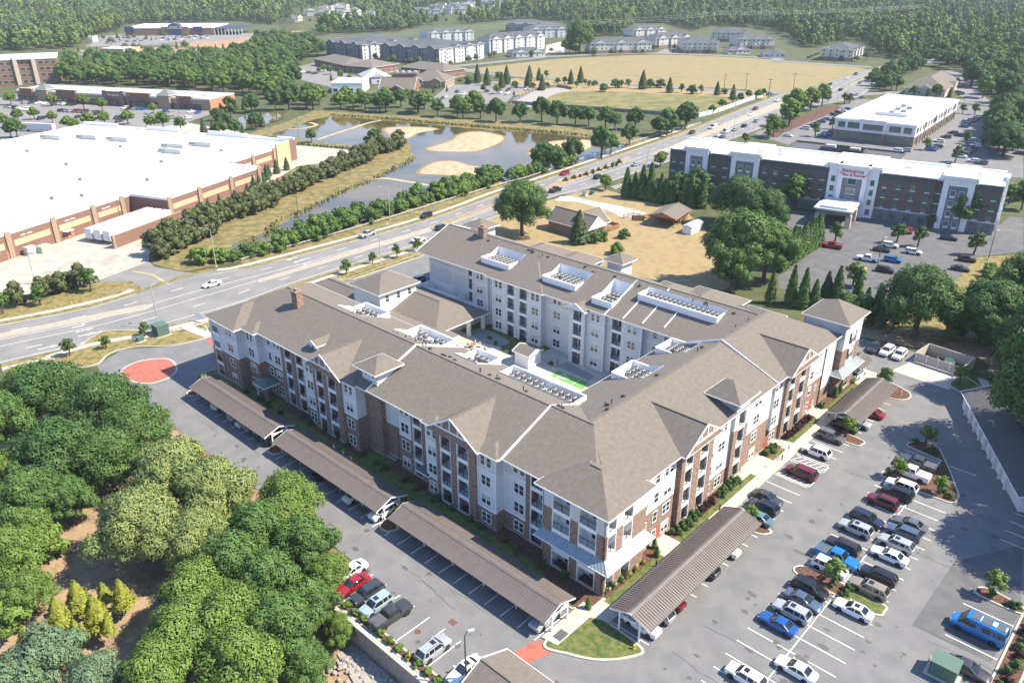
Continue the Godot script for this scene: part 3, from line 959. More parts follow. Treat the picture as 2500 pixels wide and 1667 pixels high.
	sheet("driveway", smooth_ring([15,-273,17,-278.3,20.5,-279.3,26.9,-273,34.8,-267.5,40.4,-262.2,44.5,-257.1,42.2,-252.1,36.2,-252.1,33.7,-257.8,28.3,-265.2,21.7,-271.4]), 0.02, mats.concrete, "white concrete driveway curving to the small house", "drive")
	sheet("hardware_parking", pv([-433.9,-860.6,-481,-993.1,-471.5,-1049.7,-285.3,-1049.7,-298.9,-993.1,-356.3,-918.4,-412.2,-867.4]), 0.012, mats.road, "grey car park before the hardware store", "parking")
	sheet("clay_bank", pv([-355.2,-881.4,-343.8,-958.5,-306.9,-1020.6,-295.8,-1069.9,-262.5,-1091,-295.4,-942.1,-278.8,-840.7]), 0.01, mats.clay, "orange clay bank below the hardware store", "bank")
	sheet("clay_bank", pv([-426.9,-821.7,-399.9,-853.9,-347.1,-860.6,-270.8,-815.5,-309,-791.7,-406.2,-803.4]), 0.012, mats.straw, "dry strip beside the far highway", "bank")
	sheet("bright_meadow", smooth_ring([372,-640.5,399,-677.1,406.7,-664.5,352.4,-571.2,320,-536.1,333.8,-571.2]), 0.006, mats.lawn, "bright green clearing among the trees", "field")
	sheet("golf_strip", pv([-93.8,-126.5,-88.5,-117.3,-86,-118.1,-87.2,-123.9,-90.6,-125.6]), 0.01, mats.straw, "dry golden clearing beside the dark oak", "ground")
	sheet("apartment_drive", pv([31.1,-791.7,35.8,-881.4,61.1,-942.1,49.4,-791.7]), 0.012, mats.concrete, "pale drive between the grey apartment blocks", "drive")
	sheet("apartment_drive", pv([134.1,-791.7,151.8,-840.7,168.7,-840.7,154.7,-791.7]), 0.012, mats.road, "pale entrance drive between the far apartment houses", "drive")
	sheet("rip_rap", pe([-20, -27.5, -12, -29.5, 2, -31, 2, -25.2, -20, -25.2]), -3.1, mats.gravel, "stony foot of the retaining wall", "ground")


func smooth_ring(flat: Array) -> PackedVector2Array:
	return rounded(pv(flat), 6.0)


# ------------------------------------------------------------------ shared building pieces
func win_mesh(w: float, h: float, cols: int, rows: int) -> Array:
	var key := "win%.2f_%.2f_%d_%d" % [w, h, cols, rows]
	if not proto.has(key):
		var f := Shape.new()
		var b := 0.10
		f.box(-w / 2 - b, -b, -0.02, w / 2 + b, 0, 0.07)
		f.box(-w / 2 - b, h, -0.02, w / 2 + b, h + b, 0.07)
		f.box(-w / 2 - b, 0, -0.02, -w / 2, h, 0.07)
		f.box(w / 2, 0, -0.02, w / 2 + b, h, 0.07)
		for i in range(1, cols):
			var x := -w / 2 + w * i / cols
			f.box(x - 0.07, 0, -0.02, x + 0.07, h, 0.06)
		for i in range(1, rows):
			var y := h * i / rows
			f.box(-w / 2, y - 0.03, -0.02, w / 2, y + 0.03, 0.05)
		var g := Shape.new()
		g.box(-w / 2, 0, -0.02, w / 2, h, 0.025)
		var bl := Shape.new()
		bl.box(-w / 2, h * 0.5, -0.02, w / 2, h, 0.032)
		proto[key] = [f.mesh(mats.trim), g.mesh(mats.glass), bl.mesh(mats.blind)]
	return proto[key]


# a window set on a wall: frame, pane and sometimes a lowered blind
func window(parent: Node3D, at: Vector3, turn: float, w: float, h: float, cols: int, rows: int, blind := 0.3) -> void:
	var m := win_mesh(w, h, cols, rows)
	var o := put("window", m[0], null, parent)
	o.position = at
	o.rotation.y = turn
	put("pane", m[1], null, o)
	if rng.randf() < blind:
		put("blind", m[2], null, o)


func rail_mesh(w: float) -> ArrayMesh:
	var key := "rail%.2f" % w
	if not proto.has(key):
		var s := Shape.new()
		s.box(-w / 2, 1.0, -0.03, w / 2, 1.06, 0.03)
		s.box(-w / 2, 0.08, -0.02, w / 2, 0.12, 0.02)
		var n := int(w / 0.16)
		for i in n + 1:
			var x := -w / 2 + w * i / n
			s.box(x - 0.012, 0.1, -0.012, x + 0.012, 1.02, 0.012)
		for x in [-w / 2 + 0.04, 0.0, w / 2 - 0.04]:
			s.box(x - 0.035, 0.0, -0.035, x + 0.035, 1.1, 0.035)
		proto[key] = s.mesh(mats.black)
	return proto[key]


# one facade of a building: bays along x, outward along z
class Facade:
	var o := Vector3.ZERO
	var r := Vector3.RIGHT
	var n := Vector3.BACK

	func at(s: float, y: float, d: float) -> Vector3:
		return o + r * s + Vector3(0, y, 0) + n * d


func pick(acc: Dictionary, key: String) -> Shape:
	if not acc.has(key):
		acc[key] = Shape.new()
	return acc[key]


func wall_piece(s: Shape, f: Facade, s0: float, s1: float, y0: float, y1: float, d: float, back: float) -> void:
	s.quad(f.at(s0, y0, d), f.at(s1, y0, d), f.at(s1, y1, d), f.at(s0, y1, d))
	s.quad(f.at(s1, y0, d), f.at(s1, y0, d - back), f.at(s1, y1, d - back), f.at(s1, y1, d))
	s.quad(f.at(s0, y0, d - back), f.at(s0, y0, d), f.at(s0, y1, d), f.at(s0, y1, d - back))


func wall_part(b: Node3D, m: Material, f: Facade, s0: float, s1: float, y0: float, y1: float, d: float, back: float) -> void:
	var s := Shape.new()
	wall_piece(s, f, s0, s1, y0, y1, d, back)
	put("siding_wall", s, m, b)


func block(s: Shape, f: Facade, s0: float, s1: float, y0: float, y1: float, d0: float, d1: float) -> void:
	var q := [f.at(s0, y0, d0), f.at(s1, y0, d0), f.at(s1, y0, d1), f.at(s0, y0, d1), f.at(s0, y1, d0), f.at(s1, y1, d0), f.at(s1, y1, d1), f.at(s0, y1, d1)]
	s.quad(q[4], q[7], q[6], q[5])
	s.quad(q[0], q[1], q[2], q[3])
	s.quad(q[3], q[2], q[6], q[7])
	s.quad(q[1], q[0], q[4], q[5])
	s.quad(q[2], q[1], q[5], q[6])
	s.quad(q[0], q[3], q[7], q[4])


const FLOOR := 3.2


# bay: [from, to, depth, kind, brick floors, windows [[place, 1|2]...] or openings [[from, to]...], floors, top]
func bays(b: Node3D, acc: Dictionary, f: Facade, list: Array, mat_low := "brick", mat_high := "siding", mat_top := "panel", depth := 4.0) -> void:
	var turn := atan2(f.n.x, f.n.z)
	for y in list:
		var s0: float = y[0]
		var s1: float = y[1]
		var d: float = y[2]
		var nb: int = y[4]
		var floors: int = y[6] if y.size() > 6 else 4
		var top: float = y[7] if y.size() > 7 else 12.85
		var deep: float = y[8] if y.size() > 8 else depth
		var own := {}
		for k in floors:
			var y0 := k * FLOOR
			var y1 := (k + 1) * FLOOR if k < floors - 1 else top
			var key := mat_low if k < nb else (mat_top if k >= 3 else mat_high)
			var s := pick(own, key)
			if y[3] == "w":
				wall_piece(s, f, s0, s1, y0, y1, d, deep)
				for w in y[5]:
					var kind: int = w[1]
					if kind == 3 and k > 0:
						continue
					var ww: float = [0, 0.95, 1.75, 1.1, 0.55][kind]
					var hh := 1.6 if kind < 3 else (2.1 if kind == 3 else 0.9)
					if kind == 2 and k == 3 and floors == 4:
						for e in [-0.62, 0.62]:
							window(b, f.at(w[0] + e, y0 + 0.95, d), turn, 0.8, 1.5, 1, 2, 0.25)
					elif kind == 3:
						window(b, f.at(w[0], y0 + 0.05, d), turn, ww, hh, 1, 1, 0.0)
					else:
						window(b, f.at(w[0], y0 + 0.85, d), turn, ww, hh, kind if kind < 3 else 1, 2, 0.3)
			else:
				# open balcony bay: piers, lintels, a real recess with floor, door and railing
				var cur := s0
				for op in y[5]:
					wall_piece(s, f, cur, op[0], y0, y1, d, minf(deep, 1.9))
					cur = op[1]
				wall_piece(s, f, cur, s1, y0, y1, d, deep)
				for op in y[5]:
					var a: float = op[0]
					var e: float = op[1]
					var t := pick(acc, "trim")
					var o0 := y0 + 0.12
					var o1 := y0 + 2.72
					# white lintel beam over the opening, or the wall itself at the top
					if k == floors - 1:
						wall_piece(s, f, a, e, o1, y1, d - 0.003, 1.6)
					else:
						block(t, f, a + 0.002, e - 0.002, o1, y1 + 0.12, d - 1.9, d - 0.05)
					if k == 0:
						block(t, f, a + 0.002, e - 0.002, -0.05, 0.12, d - 1.9, d - 0.05)
					block(t, f, a - 0.002, a + 0.14, o0, o1, d - 0.3, d - 0.04)
					block(t, f, e - 0.14, e + 0.002, o0, o1, d - 0.3, d - 0.04)
					var inn := pick(own, "white_wall")
					inn.quad(f.at(a, o0, d - 1.9), f.at(e, o0, d - 1.9), f.at(e, y1, d - 1.9), f.at(a, y1, d - 1.9))
					inn.quad(f.at(a, o0, d), f.at(a, o0, d - 1.9), f.at(a, y1, d - 1.9), f.at(a, y1, d))
					inn.quad(f.at(e, o0, d - 1.9), f.at(e, o0, d), f.at(e, y1, d), f.at(e, y1, d - 1.9))
					var wd := minf(1.8, e - a - 0.5)
					window(b, f.at((a + e) / 2 + (e - a - wd) * 0.25, o0 + 0.1, d - 1.9), turn, wd, 2.1, 2, 1, 0.25)
					var rl := put("railing", rail_mesh(snappedf(e - a, 0.05)), null, b)
					rl.position = f.at((a + e) / 2, o0, d - 0.16)
					rl.rotation.y = turn
		for key in own:
			put("brick_wall" if key == "brick" else "siding_wall", own[key], mats[key], b)
		# bands of white trim where brick gives way to siding, and at storey three
		var t2 := pick(acc, "trim")
		if y[3] == "w":
			if nb > 0 and nb < floors:
				block(t2, f, s0 - 0.03, s1 + 0.03, nb * FLOOR - 0.1, nb * FLOOR + 0.14, d - 0.3, d + 0.035)
			if floors == 4 and nb < 3:
				block(t2, f, s0 - 0.02, s1 + 0.02, 3 * FLOOR - 0.08, 3 * FLOOR + 0.1, d - 0.3, d + 0.03)
			if nb < floors:
				block(t2, f, s0 - 0.025, s0 + 0.12, nb * FLOOR + 0.14, top, d - 0.12, d + 0.025)
				block(t2, f, s1 - 0.12, s1 + 0.025, nb * FLOOR + 0.14, top, d - 0.12, d + 0.025)
		if nb > 0:
			block(pick(acc, "foot"), f, s0 - 0.05, s1 + 0.05, -0.1, 0.35, d - 0.3, d + 0.05)


# a pitched roof over a rectangle (u, v): ridge along "u" or "v"; hip insets at both ends; holes [along0, along1, from eave0, from eave1, side]
func roof(b: Node3D, acc: Dictionary, u0: float, u1: float, v0: float, v1: float, ye: float, yr: float, axis: String, h0: float, h1: float, holes := [], m: Material = null, gable := "siding", called := "roof") -> void:
	var s := Shape.new()
	var t := pick(acc, "fascia")
	var len := (u1 - u0) if axis == "u" else (v1 - v0)
	var wid := (v1 - v0) if axis == "u" else (u1 - u0)
	# along a from 0 to len, across c from 0 to wid
	var P := func(a: float, y: float, c: float) -> Vector3:
		return Vector3(u0 + a, y, -(v0 + c)) if axis == "u" else Vector3(u0 + c, y, -(v0 + a))
	var flip: bool = axis == "u"
	var half := wid / 2
	var hy := func(c: float) -> float: return ye + (yr - ye) * (c if c < half else wid - c) / half
	for side in 2:
		var poly := PackedVector2Array([Vector2(0, 0), Vector2(len, 0), Vector2(len - h1, half), Vector2(h0, half)])
		if h0 + h1 >= len - 0.01:
			poly = PackedVector2Array([Vector2(0, 0), Vector2(len, 0), Vector2(h0, half)])
		var cells := [poly]
		for h in holes:
			if h[4] != side:
				continue
			var nxt := []
			for cell in cells:
				for r in [[-1.0, h[0], -1.0, wid], [h[1], len + 1.0, -1.0, wid], [h[0], h[1], -1.0, h[2]], [h[0], h[1], h[3], wid]]:
					var rect := PackedVector2Array([Vector2(r[0], r[2]), Vector2(r[1], r[2]), Vector2(r[1], r[3]), Vector2(r[0], r[3])])
					for q in Geometry2D.intersect_polygons(cell, rect):
						nxt.append(q)
			cells = nxt
		for cell in cells:
			var idx := Geometry2D.triangulate_polygon(cell)
			for i in range(0, idx.size(), 3):
				var v := []
				for k in 3:
					var q: Vector2 = cell[idx[i + k]]
					v.append(P.call(q.x, ye + (yr - ye) * q.y / half, q.y if side == 0 else wid - q.y))
				if (v[1] - v[0]).cross(v[2] - v[0]).y > 0:
					s.tri(v[0], v[1], v[2])
				else:
					s.tri(v[0], v[2], v[1])
	for e in 2:
		var a := 0.0 if e == 0 else len
		var h := h0 if e == 0 else h1
		var A: Vector3 = P.call(a, ye, 0.0)
		var B: Vector3 = P.call(a, ye, wid)
		var R: Vector3 = P.call(a + (h if e == 0 else -h), yr, half)
		if h > 0.01:
			if (B - A).cross(R - A).y > 0:
				s.tri(A, B, R)
			else:
				s.tri(A, R, B)
		else:
			pick(acc, gable).tri(A, B, R)
			# white rake boards
			t.bar(A, R, 0.1, 0.2)
			t.bar(B, R, 0.1, 0.2)
	# fascia under the eaves, and the soffit
	var c := [P.call(0.0, ye, 0.0), P.call(len, ye, 0.0), P.call(len, ye, wid), P.call(0.0, ye, wid)]
	for i in 4:
		if i == 1 and h1 <= 0.01 or i == 3 and h0 <= 0.01:
			continue
		t.bar(c[i] + Vector3(0, -0.10, 0), c[(i + 1) % 4] + Vector3(0, -0.10, 0), 0.1, 0.2)
	var so := pick(acc, "soffit")
	so.quad(c[0] + Vector3(0, -0.12, 0), c[1] + Vector3(0, -0.12, 0), c[2] + Vector3(0, -0.12, 0), c[3] + Vector3(0, -0.12, 0))
	put(called, s, m if m else mats.shingle, b)
	# ridge caps
	if yr - ye > 1.0 and len - h0 - h1 > 0.5:
		var rc := pick(acc, "ridge_cap")
		rc.bar(P.call(h0, yr + 0.03, half), P.call(len - h1, yr + 0.03, half), 0.3, 0.06)


# the white-walled well sunk in a slope. "u" wings: a = u range, c = v range; low = side of the eave (-1: towards smaller v/u)
func roof_well(b: Node3D, axis: String, a0: float, a1: float, clow: float, chigh: float, ylow: float, yhigh: float) -> float:
	var s := Shape.new()
	var cp := Shape.new()
	var P := func(a: float, y: float, c: float) -> Vector3:
		return Vector3(a, y, -c) if axis == "u" else Vector3(c, y, -a)
	var fl := ylow + 0.05
	var ft := ylow + 1.15
	s.quad(P.call(a0, fl, clow), P.call(a1, fl, clow), P.call(a1, fl, chigh), P.call(a0, fl, chigh))
	s.quad(P.call(a0, fl, chigh), P.call(a1, fl, chigh), P.call(a1, yhigh + 0.05, chigh), P.call(a0, yhigh + 0.05, chigh))
	var th := 0.2
	# low parapet
	var x0: Vector3 = P.call(a0, (ylow - 0.6 + ft) / 2, clow)
	var x1: Vector3 = P.call(a1, (ylow - 0.6 + ft) / 2, clow)
	s.bar(x0, x1, th, ft - ylow + 0.6)
	cp.bar(P.call(a0, ft + 0.04, clow), P.call(a1, ft + 0.04, clow), th + 0.08, 0.08)
	# side walls: level from the parapet until the slope takes over
	var run := (chigh - clow) * clampf((ft - ylow) / (yhigh - ylow), 0.0, 1.0)
	var sg := 1.0 if chigh > clow else -1.0
	for a in [a0, a1]:
		var top := [P.call(a, ft, clow), P.call(a, ft, clow + run), P.call(a, yhigh + 0.08, chigh)]
		var bot := [P.call(a, fl, clow), P.call(a, fl, clow + run), P.call(a, fl, chigh)]
		for k in 2:
			s.quad(bot[k], bot[k + 1], top[k + 1], top[k])
		var o := 0.09 if a == a1 else -0.09
		var low2 := [P.call(a + o, ylow - 0.6, clow), P.call(a + o, ylow - 0.1, clow + run)]
		s.quad(low2[0], low2[1], P.call(a + o, ft, clow + run), P.call(a + o, ft, clow))
		cp.bar(P.call(a, ft + 0.04, clow), P.call(a, ft + 0.04, clow + run), th + 0.06, 0.08)
	put("roof_well", s, mats.white_wall, b)
	put("coping", cp, mats.trim, b)
	return fl


func build_apartments() -> void:
	var b := thing("apartment_building", "large four storey brick and pale siding apartment block with brown shingle roofs round a courtyard", "building", estate(0, 0, 0), SKEW)
	var acc := {}
	# ---- long front, in the shade
	var sw := Facade.new()
	bays(b, acc, sw, [
		[-94.6, -90.8, 2.4, "b", 2, [[-94.1, -91.3]]],
		[-90.8, -84.9, 2.3, "w", 2, [[-87.4, 2]]],
		[-84.9, -80.6, 0.6, "w", 2, [[-82.7, 2]]],
		[-80.6, -74.4, -0.9, "w", 2, [[-78.7, 1], [-76.1, 2]]],
		[-74.4, -66.8, -0.7, "b", 4, [[-73.4, -71.1], [-69.7, -67.5]]],
		[-66.8, -65.3, -1.9, "w", 0, []],
		[-65.3, -62.1, 0.4, "w", 1, [[-63.6, 2]]],
		[-62.1, -54.1, 0.7, "b", 4, [[-61.4, -59.2], [-58.0, -55.5]]],
		[-54.1, -50.5, 0.4, "w", 2, [[-52.3, 2]]],
		[-50.5, -46.6, -1.5, "w", 4, [], 5, 13.6],
		[-46.6, -44.0, -2.6, "w", 2, []],
		[-44.0, -41.9, -2.7, "w", 2, []],
		[-41.9, -38.9, -1.5, "w", 2, [[-40.5, 2]]],
		[-38.9, -35.0, -1.4, "b", 4, [[-38.6, -36.4]]],
		[-35.0, -33.8, -2.4, "w", 0, []],
		[-33.8, -31.2, 0.0, "w", 1, [[-32.4, 2]]],
		[-31.2, -22.9, 0.25, "b", 4, [[-30.4, -28.0], [-26.8, -24.3]]],
		[-22.9, -19.2, -0.1, "w", 1, [[-21.1, 2]]],
		[-19.2, -15.0, -1.8, "w", 1, [[-16.3, 2]]],
		[-15.0, -11.2, -1.7, "b", 4, [[-14.2, -11.8]]],
		[-11.2, -10.2, -2.6, "w", 0, []],
		[-10.2, 0.0, 0.0, "b", 3, [[-8.8, -5.7], [-4.4, -1.4]], 4, 12.85, 0.35],
	])
	# ---- front in the sun
	var se := Facade.new()
	se.r = Vector3(0, 0, -1)
	se.n = Vector3(1, 0, 0)
	bays(b, acc, se, [
		[0.0, 9.0, 0.0, "b", 3, [[0.5, 2.4], [3.8, 6.0]], 4, 12.85, 0.35],
		[9.0, 17.8, -1.2, "w", 2, [[10.8, 4], [13.2, 1], [16.0, 2]]],
		[17.8, 18.6, -1.9, "w", 4, []],
		[18.6, 27.2, -0.7, "b", 4, [[19.6, 21.8], [23.6, 26.0]]],
		[27.2, 33.4, -1.2, "w", 1, [[27.9, 1], [30.8, 2]]],
		[33.4, 37.8, -0.7, "b", 3, [[34.6, 37.0]], 4, 15.0],
		[37.8, 46.4, -1.2, "w", 2, [[41.8, 2]]],
		[46.4, 47.9, -2.6, "w", 1, []],
		[47.9, 51.2, -1.2, "w", 1, [[48.8, 2]]],
		[51.2, 60.0, -0.7, "b", 4, [[52.3, 54.5], [56.2, 58.6]]],
		[60.0, 71.6, -1.2, "w", 2, [[60.7, 1], [62.6, 1], [65.2, 4], [69.6, 1]]],
		[71.6, 72.4, -2.0, "w", 2, []],
		[72.4, 80.6, 0.0, "b", 3, [[75.0, 78.6]], 4, 15.2],
	])
	for fl in 4:
		wall_piece(pick(acc, "brick" if fl < 3 else "panel"), sw, -10.2, -10.15, fl * FLOOR, minf((fl + 1) * FLOOR, 12.85), -0.02, 4.0)
	# entrances with brick-red doorways in the sunlit front
	for v in [14.6, 38.6, 47.2, 64.4]:
		boxp(b, "doorway", mats.red_paving, -1.25, 0.15, -v - 0.9, -1.17, 2.5, -v + 0.9)
	# ---- courtyard front of the far wing
	var ne := Facade.new()
	bays(b, acc, ne, [
		[-93.2, -84.6, -53.6, "w", 0, []],
		[-84.6, -79.6, -53.0, "w", 0, []],
		[-79.6, -76.4, -53.0, "b", 0, [[-79.3, -76.7]]],
		[-76.4, -71.6, -51.6, "w", 0, [[-74.0, 2]]],
		[-71.6, -69.2, -52.4, "w", 0, [[-70.2, 1]]],
		[-69.2, -65.6, -50.7, "w", 0, [[-67.3, 2]]],
		[-65.6, -58.3, -50.7, "b", 0, [[-64.9, -62.6], [-61.3, -58.9]]],
		[-58.3, -55.0, -50.7, "w", 0, [[-56.6, 2]]],
		[-55.0, -46.6, -52.2, "w", 0, [[-51.8, 2], [-47.5, 1]]],
		[-46.6, -42.6, -49.8, "b", 0, [[-45.8, -43.4]]],
		[-42.6, -38.4, -50.6, "w", 0, [[-40.6, 2]]],
		[-38.4, -34.0, -51.4, "b", 0, [[-37.3, -34.8]]],
		[-34.0, -29.8, -50.8, "w", 0, [[-32.0, 2]]],
		[-29.8, -25.6, -52.0, "w", 0, [[-27.6, 1]]],
		[-25.6, -20.0, -53.0, "w", 0, [[-23.2, 2]]],
	], "brick", "court_siding", "court_panel")
	# courtyard sides of the other wings, the ends and the back, plainer
	var cs := Facade.new()
	cs.r = Vector3.LEFT
	cs.n = Vector3.FORWARD
	var li := []
	for i in 9:
		li.append([18.0 + i * 8.0, 26.0 + i * 8.0, 20.8, "w", 0, [[20.0 + i * 8, 2], [24.0 + i * 8, 2]]])
	bays(b, acc, cs, li, "brick", "court_siding", "court_panel")
	li = []
	for i in 11:
		li.append([1.0 + i * 8.4, 9.4 + i * 8.4, 71.4, "w", 1, [[3.2 + i * 8.4, 2], [7.2 + i * 8.4, 2]]])
	bays(b, acc, cs, li)
	var ce := Facade.new()
	ce.r = Vector3(0, 0, 1)
	ce.n = Vector3(-1, 0, 0)
	li = []
	for i in 3:
		li.append([-50.0 + i * 9.6, -40.4 + i * 9.6, 21.6, "w", 0, [[-47.6 + i * 9.6, 2], [-43.0 + i * 9.6, 2]]])
	bays(b, acc, ce, li, "brick", "court_siding", "court_panel")
	bays(b, acc, ce, [[-20.6, -9.0, 94.0, "w", 2, [[-16.0, 2], [-12.0, 2]]], [-9.0, 2.2, 94.4, "w", 2, [[-5.0, 2]]], [-71.0, -53.8, 93.4, "w", 0, [[-66.0, 2], [-59.0, 2]]]])
	var en := Facade.new()
	en.r = Vector3.LEFT
	en.n = Vector3.FORWARD
	bays(b, acc, en, [[0.2, 8.0, 80.6, "w", 2, [[4.0, 2]], 4, 15.2]])
	wall_part(b, mats.siding, ce, -80.6, -72.4, 12.0, 15.2, 8.0, 0.2)
	wall_part(b, mats.siding, ce, -80.6, -72.4, 0.0, 12.0, 7.6, 0.2)

	# ---- roofs
	var E := 12.85
	var k := 0.4
	roof(b, acc, -94.9, -47.6, -0.4, 21.4, E, 17.25, "u", 9.0, 0.0, [[21.5, 28.6, 1.6, 8.2, 1], [37.4, 46.6, 1.4, 7.6, 1]])
	roof(b, acc, -47.6, -18.3, -0.2, 21.4, E - 0.1, 17.0, "u", 0.0, 0.0, [[4.2, 9.6, 0.6, 6.2, 1], [14.0, 29.0, 2.0, 5.6, 1]])
	roof(b, acc, -18.3, -1.6, 0.5, 21.2, E - 0.12, 16.9, "u", 0.0, 9.0)
	roof(b, acc, -22.2, -0.5, 2.0, 46.8, E, 16.9, "v", 9.0, 0.0, [[26.9, 32.8, 1.4, 7.4, 0], [39.6, 44.8, 1.4, 7.2, 0]])
	roof(b, acc, -22.2, -0.5, 46.8, 72.6, E, 17.25, "v", 0.0, 9.0)
	roof(b, acc, -94.0, -3.0, 50.2, 72.0, E, 17.2, "u", 0.0, 9.0, [[19.0, 27.4, 3.0, 8.6, 0], [37.0, 45.8, 3.2, 9.0, 0], [51.2, 56.0, 1.8, 9.2, 0], [59.2, 76.4, 6.0, 9.8, 0]])
	# smaller roofs that break out of the main slopes
	roof(b, acc, -95.4, -83.9, -3.1, 12.0, E, E + 5.75 * k, "v", 5.75, 0.5)
	roof(b, acc, -84.9, -79.9, -1.4, 8.0, E, E + 2.5 * k, "v", 2.5, 0.5)
	roof(b, acc, -75.3, -66.1, -0.1, 10.0, E, E + 4.6 * k, "v", 4.6, 0.5)
	roof(b, acc, -54.8, -49.9, -1.0, 8.0, E, E + 2.45 * k, "v", 2.4, 0.5)
	roof(b, acc, -42.5, -34.9, 0.6, 10.0, E, E + 3.8 * k, "v", 3.8, 0.5)
	roof(b, acc, -23.2, -18.5, -0.5, 8.0, E, E + 2.35 * k, "v", 2.3, 0.5)
	roof(b, acc, -34.2, -30.9, -0.6, 8.0, E, E + 1.6 * k, "v", 1.6, 0.5)
	roof(b, acc, -16.4, -10.6, 0.9, 9.0, E, E + 2.9 * k, "v", 2.9, 0.5)
	roof(b, acc, -11.2, 0.9, -0.9, 9.6, E + 0.15, 15.7, "u", 5.2, 5.2)
	roof(b, acc, -70.4, -53.9, 49.7, 60.0, E, E + 8.0 * k, "v", 8.0, 0.5)
	for g in [[-63.3, -53.0, -1.5], [-32.4, -21.7, -1.1]]:
		roof(b, acc, g[0], g[1], g[2], 10.6, E, E + (g[1] - g[0]) / 2 * 0.62, "v", 0.0, 0.5, [], null, "brick")
		truss(acc, Vector3((g[0] + g[1]) / 2, E, -g[2] + 0.02), Vector3.RIGHT, Vector3.BACK, (g[1] - g[0]) / 2, 0.62)
	for g in [[17.7, 28.1], [50.2, 61.0]]:
		roof(b, acc, -10.8, 0.3, g[0], g[1], E, E + (g[1] - g[0]) / 2 * 0.62, "u", 0.5, 0.0, [], null, "brick")
		truss(acc, Vector3(0.32, E, -(g[0] + g[1]) / 2), Vector3(0, 0, -1), Vector3.RIGHT, (g[1] - g[0]) / 2, 0.62)
	roof(b, acc, -47.1, -42.1, 49.0, 58.0, E - 0.5, E + 0.9, "v", 0.0, 0.5, [], null, "court_panel")
	wall_part(b, mats.siding, ce, -37.8, -33.4, 12.0, 15.0, 5.2, 0.1)
	wall_part(b, mats.siding, cs, 0.7, 5.2, 12.0, 15.0, 37.8, 0.1)
	wall_part(b, mats.siding, sw, -5.2, -0.7, 12.0, 15.0, -33.4, 0.1)
	wall_part(b, mats.siding, sw, -8.0, 0.0, 12.0, 15.2, -72.4, 0.1)
	roof(b, acc, -5.9, 0.3, 32.3, 38.7, 15.0, 17.0, "v", 3.1, 3.1)
	roof(b, acc, -8.4, 0.8, 71.6, 81.3, 15.2, 17.8, "v", 4.6, 4.6)
	# stair tower with a band of small windows under its own hip roof
	var tw := Facade.new()
	tw.o = Vector3(-48.5, 0, -1.35)
	for q in [[0.0, 0, -1.9, 1.9, 0.0], [PI / 2, 1, -4.2, 0.2, 1.9], [-PI / 2, 2, -0.2, 4.2, 1.9]]:
		tw.n = Vector3(sin(q[0]), 0, cos(q[0]))
		tw.r = Vector3(cos(q[0]), 0, -sin(q[0]))
		if q[1] == 1:
			wall_part(b, mats.siding, tw, -0.1, 4.0, 12.4, 15.9, 1.9, 0.1)
		elif q[1] == 2:
			wall_part(b, mats.siding, tw, -4.0, 0.1, 12.4, 15.9, 1.9, 0.1)
		else:
			wall_part(b, mats.siding, tw, -1.9, 1.9, 11.8, 15.9, 0.0, 0.1)
			for e in [-0.9, 0.9]:
				window(b, tw.at(e, 14.4, 0.0), 0.0, 0.5, 1.1, 1, 1, 0.0)
			block(pick(acc, "trim"), tw, -2.0, 2.0, 14.0, 14.15, -0.1, 0.05)
	roof(b, acc, -51.4, -45.6, 0.2, 6.2, 15.9, 17.5, "v", 2.95, 2.95)
	# dormer with a small window, and white sun-facing side
	roof(b, acc, -66.6, -63.8, 1.6, 8.0, 14.5, 15.3, "v", 0.0, 0.4, [], null, "siding")
	var df := Facade.new()
	wall_part(b, mats.siding, df, -66.4, -64.0, 13.0, 14.5, -1.9, 6.0)
	window(b, df.at(-65.2, 13.7, -1.9), 0.0, 0.6, 0.8, 1, 1, 0.0)
	# small roofs on the far side, over the back bays
	for q in [[-77, -66, 66, 76], [-66.5, -57.5, 66, 76.5], [-40, -31, 66, 74], [-33, -21, 66, 76.5], [-20, -12, 66, 74]]:
		roof(b, acc, q[0], q[1], q[2], q[3], E, E + (q[1] - q[0]) * 0.2, "v", 0.4, (q[1] - q[0]) * 0.48)
		wall_part(b, mats.siding, cs, -q[1] + 0.7, -q[0] - 0.7, 0.0, E, q[3] - 0.8, 8.0)
	for q in [[-97.5, -90.5, 68.5, 75.5, 14.6], [-55.3, -49.6, 71.8, 77.6, 14.6]]:
		roof(b, acc, q[0], q[1], q[2], q[3], q[4], q[4] + 1.7, "v", (q[3] - q[2]) * 0.49, (q[3] - q[2]) * 0.49)
		boxp(b, "siding_wall", mats.siding, q[0] + 0.9, 0, -q[3] + 0.9, q[1] - 0.9, q[4], -q[2] - 0.9)
	# chimneys
	for q in [[-78.6, 8.0], [-81.6, 60.4]]:
		var ch := Shape.new()
		ch.box(q[0] - 0.9, 15.5, -q[1] - 0.7, q[0] + 0.9, 19.0, -q[1] + 0.7)
		ch.box(q[0] - 1.0, 19.0, -q[1] - 0.8, q[0] + 1.0, 19.2, -q[1] + 0.8)
		ch.box(q[0] - 0.4, 19.2, -q[1] - 0.35, q[0] + 0.4, 19.6, -q[1] + 0.35)
		put("chimney", ch, mats.brick, b)
	# metal skirt roofs round the two balcony corners
	skirt(b, acc, -10.4, 0.2, 0.0, 8.8, 5.0)
	skirt(b, acc, -8.2, 0.2, 72.2, 80.8, 5.0)
	# hipped entrance canopy on the shaded front
	roof(b, acc, -80.4, -76.4, -2.6, 1.6, 3.3, 4.2, "u", 1.9, 1.9, [], mats.utility_green, "siding", "entrance_canopy")
	block(pick(acc, "brick"), sw, -77.2, -76.6, 0.0, 3.2, 1.6, 2.2)
	block(pick(acc, "siding"), sw, -80.2, -79.9, 0.0, 3.2, 1.7, 2.0)
